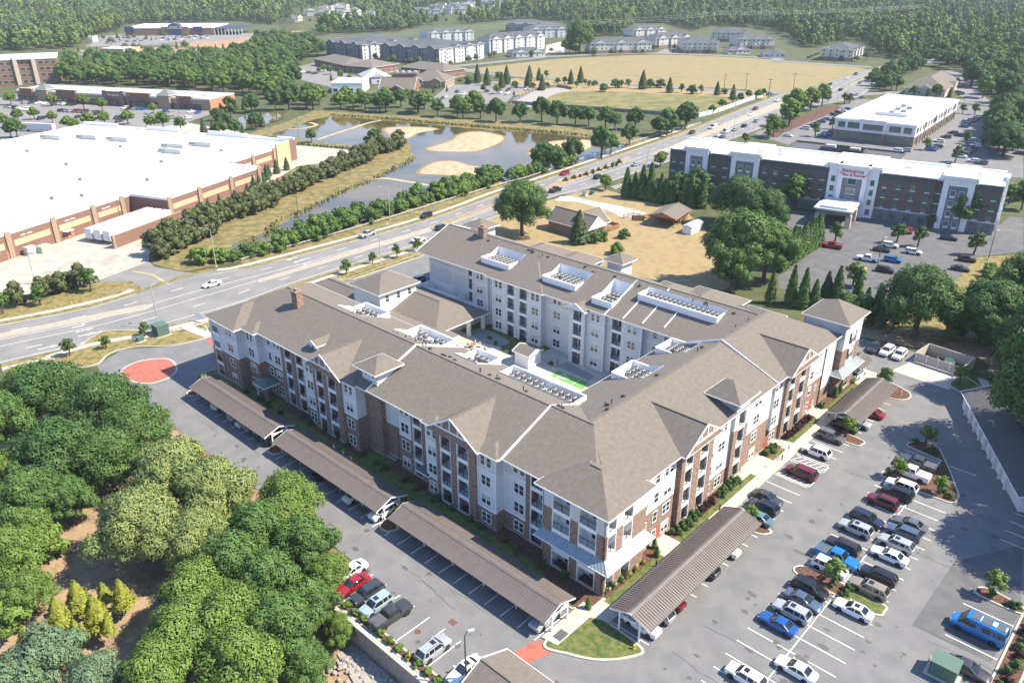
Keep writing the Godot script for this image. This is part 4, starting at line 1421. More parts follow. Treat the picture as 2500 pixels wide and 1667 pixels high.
	roof(b, acc, -36.2, -33.2, -0.4, 1.8, 3.2, 3.9, "u", 1.1, 1.1, [], mats.charcoal, "siding", "entrance_canopy")
	# rooftop wells with their condensers
	var slope_sw := (17.25 - E) / 10.9
	var wells := [
		["u", -73.4, -66.3, 19.8, 13.2, 1.6, 8.2, slope_sw, [[4, 3]]],
		["u", -57.5, -48.3, 20.0, 13.8, 1.4, 7.6, slope_sw, [[5, 3]]],
		["u", -43.4, -38.0, 20.8, 15.2, 0.6, 6.2, slope_sw, [[3, 2]]],
		["u", -33.6, -18.6, 19.4, 15.8, 2.0, 5.6, slope_sw, [[10, 2]]],
		["u", -75.0, -66.6, 53.2, 58.8, 3.0, 8.6, 0.4, [[6, 4]]],
		["u", -57.0, -48.2, 53.4, 59.2, 3.2, 9.0, 0.4, [[6, 4]]],
		["u", -42.8, -38.0, 52.0, 59.4, 1.8, 9.2, 0.4, [[3, 3]]],
		["u", -34.8, -17.6, 56.2, 60.0, 6.0, 9.8, 0.4, [[15, 2]]],
		["v", 28.9, 34.8, -20.8, -14.8, 1.4, 7.4, 0.374, [[4, 3]]],
		["v", 41.6, 46.8, -20.8, -15.0, 1.4, 7.2, 0.374, [[4, 3]]],
	]
	for w in wells:
		var yl: float = E + w[5] * w[7]
		var yh: float = E + w[6] * w[7]
		var fl := roof_well(b, w[0], w[1], w[2], w[3], w[4], yl, yh)
		var nx: int = w[8][0][0]
		var nz: int = w[8][0][1]
		for i in nx:
			for j in nz:
				if rng.randf() < 0.06:
					continue
				var a: float = lerpf(w[1] + 0.9, w[2] - 0.9, (i + 0.5) / nx)
				var c: float = lerpf(w[3], w[4], (0.16 + 0.62 * (j + 0.5) / nz))
				condenser(estate(a, fl, c) if w[0] == "u" else estate(c, fl, a))
	# white step edges down the slopes
	var fc := pick(acc, "fascia")
	for q in [[-38.2, 50.1, 60.6], [-34.2, 50.6, 55.9], [-30.0, 51.0, 55.9], [-25.6, 51.6, 55.9], [-30.8, 60.2, 60.9]]:
		fc.bar(Vector3(q[0], E + (q[1] - 50.2) * 0.4 + 0.08, -q[1]), Vector3(q[0], E + (q[2] - 50.2) * 0.4 + 0.08, -q[2]), 0.16, 0.2)
	# ridge vents, pipes
	for i in 62:
		var t := rng.randf()
		var p: Vector3
		if i < 26:
			p = Vector3(lerpf(-72, -14, t), 0, -rng.randf_range(11.6, 12.4))
			p.y = 17.0 - (absf(-p.z - 10.6)) * 0.4
		elif i < 48:
			p = Vector3(lerpf(-84, -15, t), 0, rng.randf_range(-60.4, -59.2))
			p.y = 17.2 - (absf(-p.z - 61.1)) * 0.4
		else:
			p = Vector3(rng.randf_range(-13.2, -11.8), 0, -lerpf(15, 66, t))
			p.y = 17.0 - absf(p.x + 11.3) * 0.38
		var vs := Shape.new()
		if i % 3 == 0:
			vs.tube([p, p + Vector3(0, 0.7, 0)], [0.09, 0.09], 6)
		else:
			vs.box(p.x - 0.25, p.y, p.z - 0.2, p.x + 0.25, p.y + 0.22, p.z + 0.2)
		put("roof_vent", vs, mats.unit_dark, b)
	# clubhouse between the wings: raised hall with a hip roof over lower roofs
	roof(b, acc, -96.0, -85.0, 31.6, 43.6, 9.4, 12.0, "v", 5.4, 5.4)
	boxp(b, "clubhouse_wall", mats.court_siding, -95.2, 0, -42.8, -85.8, 9.4, -32.4)
	var cw := Facade.new()
	cw.o = Vector3(-85.8, 0, 0)
	cw.r = Vector3(0, 0, -1)
	cw.n = Vector3(1, 0, 0)
	wall_part(b, mats.white_wall, cw, 32.4, 42.8, 4.0, 9.35, 0.03, 0.02)
	for v in [34.4, 37.6, 40.8]:
		window(b, cw.at(v, 7.0, 0.03), PI / 2, 0.9, 1.5, 1, 2, 0.0)
	for v in range(0, 7):
		block(pick(acc, "trim"), cw, 33.0 + v * 1.55, 33.12 + v * 1.55, 8.5, 9.3, 0.0, 0.3)
	roof(b, acc, -104.0, -69.6, 34.0, 50.4, 4.2, 7.2, "u", 4.0, 7.5)
	roof(b, acc, -92.0, -66.0, 22.0, 37.4, 4.0, 6.6, "u", 5.0, 6.5)
	roof(b, acc, -114.0, -96.0, 31.6, 40.0, 4.0, 6.0, "u", 4.0, 0.4)
	roof(b, acc, -116.0, -94.0, 21.6, 28.0, 3.8, 5.2, "u", 3.0, 0.4)
	boxp(b, "clubhouse_wall", mats.court_siding, -96, 0, -36.8, -72, 4.0, -22.8)
	boxp(b, "clubhouse_wall", mats.court_siding, -96, 0, -52, -74, 4.1, -36)
	for q in [[-71.0, 38.4], [-70.6, 44.6], [-71.0, 49.4], [-112, 33], [-112, 39], [-104, 33], [-114.6, 22.6], [-114.6, 27]]:
		boxp(b, "clubhouse_wall", mats.white_wall, q[0] - 0.35, 0, -q[1] - 0.35, q[0] + 0.35, 4.1, -q[1] + 0.35)
	# garden store in the courtyard
	roof(b, acc, -54.2, -49.6, 41.0, 45.6, 3.1, 4.0, "u", 0.0, 0.0, [], null, "white_panel")
	boxp(b, "clubhouse_wall", mats.white_wall, -53.8, 0, -45.2, -50.0, 3.1, -41.4)
	# walled mechanical yard beside the clubhouse
	for q in [[-92.0, -79.6, 53.4, 53.6], [-92.0, -91.8, 46.6, 53.4], [-79.8, -79.6, 50.4, 53.4]]:
		boxp(b, "clubhouse_wall", mats.white_wall, q[0], 0, -q[3], q[1], 5.4, -q[2])
	for i in 5:
		condenser(estate(-89 + i * 1.6, 0.2, 52.2))
	var look := {
		"siding": mats.siding, "panel": mats.panel, "brick": mats.brick, "trim": mats.trim, "recess": mats.white_wall, "foot": mats.concrete, "fascia": mats.trim, "soffit": mats.trim,
		"well": mats.white_wall, "coping": mats.trim, "court_siding": mats.court_siding, "court_panel": mats.court_panel, "white_panel": mats.white_wall, "doorway": mats.red_paving, "ridge_cap": mats.shingle,
	}
	var called := {
		"siding": "siding_wall", "panel": "panelled_wall", "brick": "brick_wall", "trim": "white_trim", "recess": "balcony_wall", "foot": "plinth", "fascia": "fascia", "soffit": "soffit", "well": "roof_well",
		"coping": "coping", "court_siding": "courtyard_wall", "court_panel": "courtyard_top_wall", "white_panel": "clubhouse_wall", "doorway": "doorway", "ridge_cap": "ridge_cap",
	}
	for key in acc:
		put(called[key], acc[key], look[key], b)


# white timber truss set in a gable
func truss(acc: Dictionary, at: Vector3, r: Vector3, n: Vector3, half: float, pitch: float) -> void:
	var t := pick(acc, "fascia")
	var up := Vector3.UP
	var w := half * 0.62
	var y := (half - w) * pitch
	var o := at + n * 0.03
	t.bar(o - r * w + up * y, o + r * w + up * y, 0.14, 0.22)
	t.bar(o + up * y, o + up * (half * pitch - 0.2), 0.14, 0.2)
	for e in [-1.0, 1.0]:
		t.bar(o + r * e * w * 0.5 + up * y, o + r * e * w * 0.5 + up * (y + w * 0.5 * pitch), 0.12, 0.16)


# standing seam skirt along the two outer sides of a corner tower
func skirt(b: Node3D, acc: Dictionary, u0: float, u1: float, v0: float, v1: float, y: float) -> void:
	var s := Shape.new()
	var o := 1.25
	var h := 0.85
	s.quad(Vector3(u0 - 0.6, y, -v0 + o), Vector3(u1 + o, y, -v0 + o), Vector3(u1 - 0.2, y + h, -v0), Vector3(u0, y + h, -v0))
	s.quad(Vector3(u1 + o, y, -v0 + o), Vector3(u1 + o, y, -v1 - 0.6), Vector3(u1 - 0.2, y + h, -v1), Vector3(u1 - 0.2, y + h, -v0))
	s.quad(Vector3(u0 - 0.6, y, -v0 + o), Vector3(u0 - 0.6, y, -v0), Vector3(u1, y, -v0), Vector3(u1 + o, y, -v0 + o))
	put("skirt_roof", s, mats.seam_roof, b)
	var q := Shape.new()
	var n := int((u1 - u0) / 0.5)
	for i in n + 1:
		var x := lerpf(u0, u1 - 0.2, float(i) / n)
		q.bar(Vector3(x, y + h + 0.02, -v0), Vector3(x + (o * i / n), y + 0.03, -v0 + o), 0.04, 0.06)
	n = int((v1 - v0) / 0.5)
	for i in n + 1:
		var z := lerpf(-v0, -v1, float(i) / n)
		q.bar(Vector3(u1 - 0.2, y + h + 0.02, z), Vector3(u1 + o, y + 0.03, z + o * (1.0 - float(i) / n)), 0.04, 0.06)
	var qq := put("roof_seam", q, mats.seam_roof, b)
	qq.set_meta("kind", "stuff")
	var t := pick(acc, "fascia")
	t.bar(Vector3(u0 - 0.6, y - 0.06, -v0 + o), Vector3(u1 + o, y - 0.06, -v0 + o), 0.08, 0.14)
	t.bar(Vector3(u1 + o, y - 0.06, -v0 + o), Vector3(u1 + o, y - 0.06, -v1 - 0.6), 0.08, 0.14)


func condenser(at: Vector3) -> void:
	if not proto.has("condenser"):
		var o := thing("air_conditioner", "grey round-cornered air conditioner in a white walled roof well", "air conditioner", at, SKEW, "rooftop air conditioners")
		o.set_meta("stem", "air_conditioner")
		var s := Shape.new()
		s.lathe(Vector3.ZERO, [Vector2(0.0, 0.06), Vector2(0.48, 0.06), Vector2(0.48, 0.88), Vector2(0.40, 0.98), Vector2(0.0, 0.98)], 10)
		put("casing", s, mats.unit_metal, o)
		var f := Shape.new()
		f.lathe(Vector3(0, 0.985, 0), [Vector2(0.10, 0.0), Vector2(0.34, 0.0), Vector2(0.34, 0.02), Vector2(0.10, 0.02)], 10)
		put("fan_grille", f, mats.unit_dark, o)
		var g := Shape.new()
		for i in 10:
			var t := TAU * i / 10
			g.bar(Vector3(cos(t) * 0.49, 0.14, sin(t) * 0.49), Vector3(cos(t) * 0.49, 0.8, sin(t) * 0.49), 0.12, 0.02)
		put("side_grille", g, mats.unit_dark, o)
		proto.condenser = o
		return
	copy(proto.condenser, at, SKEW + rng.randf_range(-0.1, 0.1))


# open-sided ridge-roofed shelter of ribbed metal; local x along the ridge
func carport(label: String, u0: float, u1: float, v0: float, v1: float, along_v := false) -> void:
	var len := (v1 - v0) if along_v else (u1 - u0)
	var wid := (u1 - u0) if along_v else (v1 - v0)
	var mid := estate((u0 + u1) / 2, 0, (v0 + v1) / 2)
	var o := thing("carport", label, "carport", mid, SKEW + (PI / 2 if along_v else 0.0), "brown metal carports")
	var h := wid / 2
	var l := len / 2
	var ye := 2.5
	var yr := 3.55
	for sd in [-1.0, 1.0]:
		var s := Shape.new()
		var a := Vector3(-l, ye, sd * h)
		var e := Vector3(l, ye, sd * h)
		var r0 := Vector3(-l, yr, 0)
		var r1 := Vector3(l, yr, 0)
		if sd > 0:
			s.quad(a, e, r1, r0)
			s.quad(r0 - Vector3(0, 0.06, 0), r1 - Vector3(0, 0.06, 0), e - Vector3(0, 0.06, 0), a - Vector3(0, 0.06, 0))
		else:
			s.quad(r0, r1, e, a)
			s.quad(a - Vector3(0, 0.06, 0), e - Vector3(0, 0.06, 0), r1 - Vector3(0, 0.06, 0), r0 - Vector3(0, 0.06, 0))
		put("roof_panel", s, mats.carport, o)
		var q := Shape.new()
		var n := int(len / 0.42)
		for i in n + 1:
			var x := lerpf(-l + 0.03, l - 0.03, float(i) / n)
			q.bar(Vector3(x, ye + 0.04, sd * h), Vector3(x, yr - 0.0, sd * 0.35), 0.06, 0.05)
		put("roof_rib", q, mats.carport, o).set_meta("kind", "stuff")
	var cap := Shape.new()
	cap.quad(Vector3(-l, yr - 0.08, 0.42), Vector3(l, yr - 0.08, 0.42), Vector3(l, yr + 0.06, 0), Vector3(-l, yr + 0.06, 0))
	cap.quad(Vector3(-l, yr + 0.06, 0), Vector3(l, yr + 0.06, 0), Vector3(l, yr - 0.08, -0.42), Vector3(-l, yr - 0.08, -0.42))
	put("ridge_cap", cap, mats.carport, o)
	# white steel frames
	var n := maxi(2, int(round(len / 5.8)))
	for i in n + 1:
		var x := lerpf(-l + 0.12, l - 0.12, float(i) / n)
		var s := Shape.new()
		s.bar(Vector3(x, ye - 0.12, -h + 0.05), Vector3(x, yr - 0.14, 0), 0.14, 0.16)
		s.bar(Vector3(x, ye - 0.12, h - 0.05), Vector3(x, yr - 0.14, 0), 0.14, 0.16)
		s.bar(Vector3(x, 2.15, -h * 0.45), Vector3(x, 2.6, h * 0.45), 0.1, 0.12)
		s.bar(Vector3(x, 2.15, h * 0.45), Vector3(x, 2.6, -h * 0.45), 0.1, 0.12)
		for z in [-h * 0.5, h * 0.5]:
			s.bar(Vector3(x, 0.0, z), Vector3(x, 2.9, z), 0.18, 0.18)
		put("frame", s, mats.trim, o)
	for sd in [-1.0, 1.0]:
		var e := Shape.new()
		e.bar(Vector3(-l, ye - 0.05, sd * h), Vector3(l, ye - 0.05, sd * h), 0.1, 0.14)
		put("gutter", e, mats.carport, o)
		var g := Shape.new()
		g.bar(Vector3(sd * l, ye - 0.04, -h), Vector3(sd * l, yr - 0.02, 0), 0.07, 0.16)
		g.bar(Vector3(sd * l, ye - 0.04, h), Vector3(sd * l, yr - 0.02, 0), 0.07, 0.16)
		put("rake_board", g, mats.trim, o)


func build_carports() -> void:
	carport("brown ribbed metal carport nearest the red turning circle", -88.7, -62.4, -11.1, -5.2)
	carport("long brown ribbed metal carport between two others along the shaded front", -60.4, -32.8, -10.8, -5.0)
	carport("brown ribbed metal carport ending at the rounded lawn beside the shaded front", -30.5, -0.8, -10.5, -4.6)
	carport("long brown ribbed metal carport along the sunlit front by the rounded lawn", 3.35, 9.25, -3.1, 24.8, true)
	carport("brown ribbed metal carport near the refuse enclosure with a red car", 3.0, 8.85, 61.8, 79.4, true)
	carport("short brown metal carport over a white car at the far corner", -3.2, 1.0, 82.2, 88.0, true)
	# long garage under the shade trees
	var a := estate(18.5, 0, 85.3)
	var e := estate(31.5, 0, 62.0)
	var dir := (e - a).normalized()
	var g := thing("garage_building", "long garage with white doors and dark shingle roof under shade trees", "garage", a, atan2(-dir.z, dir.x))
	var acc := {}
	var len := a.distance_to(e) + 6.0
	# local x runs along the doors; the building lies on -z... doors face +z side of the drive
	pick(acc, "wall").box(0, 0, -9.0, len, 2.7, -0.4)
	roof(g, acc, -0.5, len + 0.5, 0.0 - 0.2, 9.6, 2.75, 4.7, "u", 0.0, 0.0, [], mats.dark_shingle, "wall")
	for i in 9:
		var d := Shape.new()
		var x := 1.9 + i * 2.95
		if x > len - 1.2:
			continue
		d.box(x - 1.2, 0.02, -0.42, x + 1.2, 2.2, -0.34)
		put("garage_door", d, mats.trim, g)
		var p := Shape.new()
		for k in 3:
			p.box(x - 1.15, 0.52 + k * 0.55, -0.345, x + 1.15, 0.55 + k * 0.55, -0.33)
		put("door_joint", p, mats.galvanised, g)
		var q := Shape.new()
		q.box(x + 1.3, 0, -0.5, x + 1.65, 2.6, 0.1)
		put("pier", q, mats.stucco, g)
	finish(g, acc, {"wall": [mats.stucco, "wall"], "fascia": [mats.trim, "fascia"], "soffit": [mats.trim, "soffit"], "ridge_cap": [mats.dark_shingle, "ridge_cap"]})
	# garage at the foot of the red crossing
	var h := thing("garage_building", "garage with brown shingle gable roof beside the red crossing band", "garage", estate(0, 0, 0), SKEW)
	acc = {}
	roof(h, acc, -1.2, 22.0, -25.2, -16.6, 2.8, 4.7, "u", 0.0, 0.0, [], null, "wall")
	pick(acc, "wall").box(-0.8, 0, 17.2, 21.6, 2.7, 24.6)
	for i in 7:
		var d := Shape.new()
		d.box(0.4 + i * 3.0, 0.02, 17.12, 2.8 + i * 3.0, 2.2, 17.2)
		put("garage_door", d, mats.trim, h)
	finish(h, acc, {"wall": [mats.stucco, "wall"], "fascia": [mats.trim, "fascia"], "soffit": [mats.trim, "soffit"], "ridge_cap": [mats.shingle, "ridge_cap"]})
	# retaining wall of grey blocks: courses of real blocks
	var w := thing("retaining_wall", "grey block retaining wall below the parked cars", "wall", estate(-5, 0, -24.6), SKEW)
	var core := Shape.new()
	core.box(-19.0, -3.6, -0.02, 20, 0.1, 0.32)
	put("core", core, mats.mud, w)
	var meshes := []
	for k in 3:
		var s := Shape.new()
		s.box(-0.29, -0.145, 0.0, 0.29, 0.145, 0.10)
		meshes.append(s.mesh(mats.stone if k else mats.gravel))
	var cap := Shape.new()
	cap.box(-19.1, 0.1, -0.1, 20, 0.22, 0.5)
	put("cap_stone", cap, mats.concrete, w)
	var made := 0
	var stuff := Shape.new()
	for row in 11:
		for i in 64:
			var x := -18.7 + i * 0.605 + (0.3 if row % 2 else 0.0)
			var y := -0.06 - row * 0.305
			if row < 6 and i < 50:
				var m := put("block", meshes[rng.randi() % 3], null, w)
				m.position = Vector3(x, y, 0.31 + rng.randf_range(-0.01, 0.015))
				made += 1
			elif x < 19.6:
				stuff.box(x - 0.29, y - 0.145, 0.3, x + 0.29, y + 0.145, 0.40)
	put("block_course", stuff, mats.stone, w).set_meta("kind", "stuff")
	# refuse enclosure
	var en := thing("refuse_enclosure", "tan panelled refuse enclosure beside the shaded trees", "enclosure", estate(6.0, 0, 98.8), SKEW - 0.1)
	for i in 4:
		var s := Shape.new()
		s.box(i * 2.25 + 0.05, 0.12, -0.08, i * 2.25 + 2.2, 2.05, 0.0)
		put("gate_panel", s, mats.fence_tan, en)
		var q := Shape.new()
		q.box(i * 2.25 - 0.08, 0, -0.1, i * 2.25 + 0.05, 2.15, 0.06)
		put("gate_post", q, mats.trim, en)
	for r in [[-0.15, -6.0, 0.0, -0.1], [9.0, -6.0, 9.2, -0.1], [-0.15, -6.2, 9.2, -6.0]]:
		var s := Shape.new()
		s.box(r[0], 0, r[1], r[2], 2.2, r[3])
		put("side_wall", s, mats.fence_tan, en)
	for q in [[2.2, -3.2, "grey steel refuse container with a dark lid inside the enclosure", mats.charcoal], [5.6, -3.0, "blue grey recycling container inside the enclosure", mats.galvanised]]:
		var at: Vector3 = en.transform * Vector3(q[0], 0, q[1])
		var dd := thing("refuse_container", q[2], "container", at, SKEW)
		var s := Shape.new()
		s.box(-0.9, 0.15, -0.7, 0.9, 1.45, 0.7)
		put("body", s, q[3], dd)
		var li := Shape.new()
		li.box(-0.95, 1.45, -0.75, 0.95, 1.55, 0.75)
		put("lid", li, mats.black if q[3] == mats.charcoal else mats.teal_glass, dd)


func finish(b: Node3D, acc: Dictionary, look: Dictionary) -> void:
	for key in acc:
		if look.has(key):
			put(look[key][1], acc[key], look[key][0], b)
		else:
			put(key, acc[key], mats.trim, b)


# a framed pane in one piece, for far walls
func far_win(w: float, h: float, frame: Material, glass: Material) -> ArrayMesh:
	var key := "fw%.2f_%.2f_%d_%d" % [w, h, frame.get_instance_id(), glass.get_instance_id()]
	if not proto.has(key):
		var f := Shape.new()
		var b := 0.12
		f.box(-w / 2 - b, -b, -0.02, w / 2 + b, 0, 0.08)
		f.box(-w / 2 - b, h, -0.02, w / 2 + b, h + b, 0.08)
		f.box(-w / 2 - b, 0, -0.02, -w / 2, h, 0.08)
		f.box(w / 2, 0, -0.02, w / 2 + b, h, 0.08)
		if w > 2.2:
			var n := int(w / 1.5)
			for i in range(1, n):
				f.box(-w / 2 + w * i / n - 0.04, 0, -0.02, -w / 2 + w * i / n + 0.04, h, 0.07)
		var m := f.mesh(frame)
		var g := Shape.new()
		g.quad(Vector3(-w / 2, 0, 0.03), Vector3(w / 2, 0, 0.03), Vector3(w / 2, h, 0.03), Vector3(-w / 2, h, 0.03))
		var arr := []
		arr.resize(Mesh.ARRAY_MAX)
		arr[Mesh.ARRAY_VERTEX] = g.p
		arr[Mesh.ARRAY_NORMAL] = g.n
		m.add_surface_from_arrays(Mesh.PRIMITIVE_TRIANGLES, arr)
		m.surface_set_material(1, glass)
		proto[key] = m
	return proto[key]


func fwin(b: Node3D, at: Vector3, turn: float, w: float, h: float, frame: Material = null, glass: Material = null, called := "window") -> void:
	var o := put(called, far_win(w, h, frame if frame else mats.trim, glass if glass else mats.glass), null, b)
	o.position = at
	o.rotation.y = turn


func boxp(b: Node3D, called: String, m: Material, x0: float, y0: float, z0: float, x1: float, y1: float, z1: float) -> MeshInstance3D:
	var s := Shape.new()
	s.box(x0, y0, z0, x1, y1, z1)
	return put(called, s, m, b)


func lettering(b: Node3D, text: String, size: float, at: Vector3, turn: float, m: Material, font := "Droid Sans", deep := 0.12) -> void:
	var t := TextMesh.new()
	t.text = text
	var f := SystemFont.new()
	f.font_names = PackedStringArray([font])
	f.font_weight = 700
	t.font = f
	t.font_size = 64
	t.pixel_size = size / 64.0
	t.depth = deep
	t.material = m
	var o := MeshInstance3D.new()
	o.mesh = t
	o.name = "lettering"
	b.add_child(o, true)
	o.position = at
	o.rotation.y = turn


# flat roof inside a parapet
func flat_roof(b: Node3D, x0: float, z0: float, x1: float, z1: float, y: float, up: float, m: Material, edge: Material) -> void:
	boxp(b, "roof", m, x0 + 0.3, y - 0.3, z0 + 0.3, x1 - 0.3, y, z1 - 0.3)
	var s := Shape.new()
	s.box(x0, y - 0.4, z0, x1, y + up, z0 + 0.3)
	s.box(x0, y - 0.4, z1 - 0.3, x1, y + up, z1)
	s.box(x0, y - 0.4, z0 + 0.3, x0 + 0.3, y + up, z1 - 0.3)
	s.box(x1 - 0.3, y - 0.4, z0 + 0.3, x1, y + up, z1 - 0.3)
	put("parapet", s, edge, b)


func build_store() -> void:
	var b := thing("store_building", "huge single storey store with white roof and red brick walls with tan panels", "store", Vector3(-141, 0, -210), deg_to_rad(69))
	var H := 7.2
	boxp(b, "brick_wall", mats.red_brick, -60, 0, -118, 47, H - 0.35, 0)
	boxp(b, "brick_wall", mats.red_brick, 47, 0, -118, 95, H - 0.35, 15)
	boxp(b, "brick_wall", mats.red_brick, 95, 0, -118, 138, H - 0.35, 0)
	boxp(b, "roof", mats.white_roof, -60, H - 0.4, -118, 47, H, -0.3)
	boxp(b, "roof", mats.white_roof, 47, H - 0.4, -118, 95, H - 0.02, 14.7)
	boxp(b, "roof", mats.white_roof, 95, H - 0.4, -118, 137.6, H + 0.02, -0.3)
	for q in [[-60, -0.3, 47, 0.04], [47, 14.7, 95, 15.04], [95, -0.3, 138.04, 0.04], [94.7, 0, 95.04, 15], [46.96, 0, 47.3, 15]]:
		boxp(b, "coping", mats.white_wall, q[0], H - 0.5, q[1], q[2], H + 0.25, q[3])
	# stepped white parapet along the far front
	for q in [[-116, -96, 1.4], [-96, -78, 0.6], [-78, -60, 1.6], [-60, -44, 0.6], [-44, -24, 1.8], [-24, -8, 1.0], [-8, 0.1, 1.9]]:
		boxp(b, "parapet", mats.white_wall, 137.2, H - 0.6, q[0], 138.3, H + q[2], q[1])
	# tan piers and panels along the yard side
	for s in [-58, -43, -13, 2.4, 17.4, 32.0, 43.4]:
		boxp(b, "pier", mats.tan_brick, s - 0.8, 0, -0.2, s + 0.8, H + 0.3, 0.42)
	for q in [[-40, -15], [-11, 0.8], [4.0, 15.8], [19.0, 30.4], [33.4, 42.4]]:
		boxp(b, "tan_panel", mats.tan_band, q[0], 3.0, -0.1, q[1], 4.7, 0.07)
		for t in 2:
			boxp(b, "wall_louvre", mats.stucco, lerpf(q[0], q[1], 0.2 + 0.18 * t), 5.3, 0.0, lerpf(q[0], q[1], 0.2 + 0.18 * t) + 1.6, 5.55, 0.12)
	for s in [48.0, 62, 78, 93.6]:
		boxp(b, "pier", mats.tan_brick, s - 0.8, 0, 14.8, s + 0.8, H + 0.3, 15.42)
	for q in [[49.4, 60.6], [63.4, 76.4], [80.0, 91.0]]:
		boxp(b, "tan_panel", mats.tan_band, q[0], 3.2, 14.9, q[1], 4.9, 15.07)
	for s in [97, 110, 123.4]:
		boxp(b, "pier", mats.tan_brick, s - 0.8, 0, -0.2, s + 0.8, H + 0.3, 0.42)
	for q in [[98.5, 108.5], [111.5, 121.5]]:
		boxp(b, "tan_panel", mats.tan_band, q[0], 3.2, -0.1, q[1], 4.9, 0.07)
	boxp(b, "arched_bay", mats.tan_band, 124.8, 0, -0.2, 133.6, H + 1.6, 0.5)
	boxp(b, "brick_end", mats.red_brick, 133.6, 0, -0.2, 138.2, H + 1.2, 0.4)
	for s in [1.4, 21.8, 23.0, -9.0]:
		boxp(b, "door", plain(0.42, 0.16, 0.13, 0.7), s - 0.5, 0, -0.05, s + 0.5, 2.2, 0.1)
	boxp(b, "door_canopy", mats.white_wall, 19.6, 2.6, 0.0, 22.6, 2.75, 1.6)
	# roof hatches, vents and the long rooftop units
	for q in [[-38, -40], [-32, -62], [-8, -26], [0, -52], [6, -14], [14, -70], [20, -34], [34, -18], [40, -12], [56, -30], [64, -8], [72, -54], [88, -24], [104, -60], [112, -16], [28, -92], [46, -80], [62, -100], [84, -88], [-20, -80], [120, -34], [-10, -100]]:
		boxp(b, "roof_vent", mats.unit_metal, q[0] - 0.8, H, q[1] - 0.8, q[0] + 0.8, H + 0.9, q[1] + 0.8)
	for q in [[106, -98], [112, -84], [113, -68], [110, -36], [117, -28], [102, -30]]:
		var s := Shape.new()
		s.box(q[0] - 1.0, H + 0.3, q[1] - 5, q[0] + 1.0, H + 1.9, q[1] + 3)
		s.box(q[0] - 1.2, H, q[1] - 4.6, q[0] - 0.9, H + 0.4, q[1] + 3)
		s.box(q[0] + 0.9, H, q[1] - 4.6, q[0] + 1.2, H + 0.4, q[1] + 3)
		put("rooftop_unit", s, mats.galvanised, b)
		var d := Shape.new()
		d.box(q[0] - 0.7, H + 0.5, q[1] - 8.6, q[0] + 0.7, H + 1.5, q[1] - 5)
		for k in 4:
			d.bar(Vector3(q[0] - 1.0, H, q[1] - 5.5 - k), Vector3(q[0] + 1.0, H + 1.9, q[1] - 5.5 - k), 0.12, 0.12)
		put("duct", d, mats.unit_metal, b)
	# green-roofed entrance gable at the far corner
	var acc := {}
	boxp(b, "entrance_block", mats.white_wall, 62, H, -118, 86, H + 2.2, -106)
	roof(b, acc, 66, 82, 103, 119, H + 2.2, H + 6.0, "v", 0.0, 0.0, [], plain(0.30, 0.42, 0.36, 0.6), "gable")
	finish(b, acc, {"gable": [mats.white_wall, "gable"], "fascia": [mats.trim, "fascia"], "soffit": [mats.trim, "soffit"], "ridge_cap": [mats.trim, "ridge_cap"]})
	# brick screen walls of the loading dock
	for q in [[19, 20.0, 47, 20.7, 3.6, "long brick screen wall in front of the docked trailers"], [19, 16.6, 19.7, 20.0, 3.6, ""], [86, 24.0, 120, 24.7, 3.6, "red brick screen wall near the red skip"]]:
		if q[5] == "":
			continue
		var w := thing("screen_wall", q[5], "wall", b.transform * Vector3(q[0], 0, q[1]), deg_to_rad(69))
		boxp(w, "brick_wall", mats.red_brick, 0, 0, 0, q[2] - q[0], q[4], 0.5)
		boxp(w, "coping", mats.tan_brick, -0.1, q[4], -0.08, q[2] - q[0] + 0.1, q[4] + 0.15, 0.58)
		boxp(w, "pier", mats.tan_brick, -0.3, 0, -0.15, 0.5, q[4] + 0.3, 0.65)
	# three white trailers backed into the dock
	for i in 3:
		trailer("white box trailer in the store's loading dock, " + ["against the store wall", "between two others", "beside the brick screen wall"][i], b.transform * Vector3(33.6, 0, 8.6 + i * 3.5), deg_to_rad(69), 25.0)
	trailer("white box truck trailer in the tree dotted shop car park", Vector3(-234.6, 0, -401.9), -0.16, 17.0)
	# yard clutter
	var sk := thing("skip", "open red steel skip beside the brick screen wall", "skip", Vector3(-85.7, 0, -298.2), deg_to_rad(55))
	var s := Shape.new()
	s.quad(Vector3(-3, 0.3, 1.2), Vector3(3, 0.3, 1.2), Vector3(3.3, 2.2, 1.3), Vector3(-3.3, 2.2, 1.3))
	s.quad(Vector3(3, 0.3, -1.2), Vector3(-3, 0.3, -1.2), Vector3(-3.3, 2.2, -1.3), Vector3(3.3, 2.2, -1.3))
	s.quad(Vector3(3, 0.3, 1.2), Vector3(3, 0.3, -1.2), Vector3(3.3, 2.2, -1.3), Vector3(3.3, 2.2, 1.3))
	s.quad(Vector3(-3, 0.3, -1.2), Vector3(-3, 0.3, 1.2), Vector3(-3.3, 2.2, 1.3), Vector3(-3.3, 2.2, -1.3))
	s.quad(Vector3(-3, 0.3, -1.2), Vector3(3, 0.3, -1.2), Vector3(3, 0.3, 1.2), Vector3(-3, 0.3, 1.2))
	put("tub", s, plain(0.42, 0.03, 0.025, 0.5), sk)
	for x in [-2.4, 0.0, 2.4]:
		boxp(sk, "rib", plain(0.36, 0.03, 0.025, 0.5), x - 0.1, 0.3, 1.2, x + 0.1, 2.2, 1.42)
	for q in [[-95.7, -283.8, "row end black steel compactor bin against the store wall"]]:
		var c := thing("compactor", q[2], "bin", Vector3(q[0], 0, q[1]), deg_to_rad(69))
		for i in 3:
			boxp(c, "bin_section", mats.charcoal, i * 2.2, 0.1, -1, i * 2.2 + 2.0, 1.9, 1)
	var ut := thing("compactor", "pale green waste compactor beside the store's yellow posts", "bin", b.transform * Vector3(9.6, 0, 3.4), deg_to_rad(69))
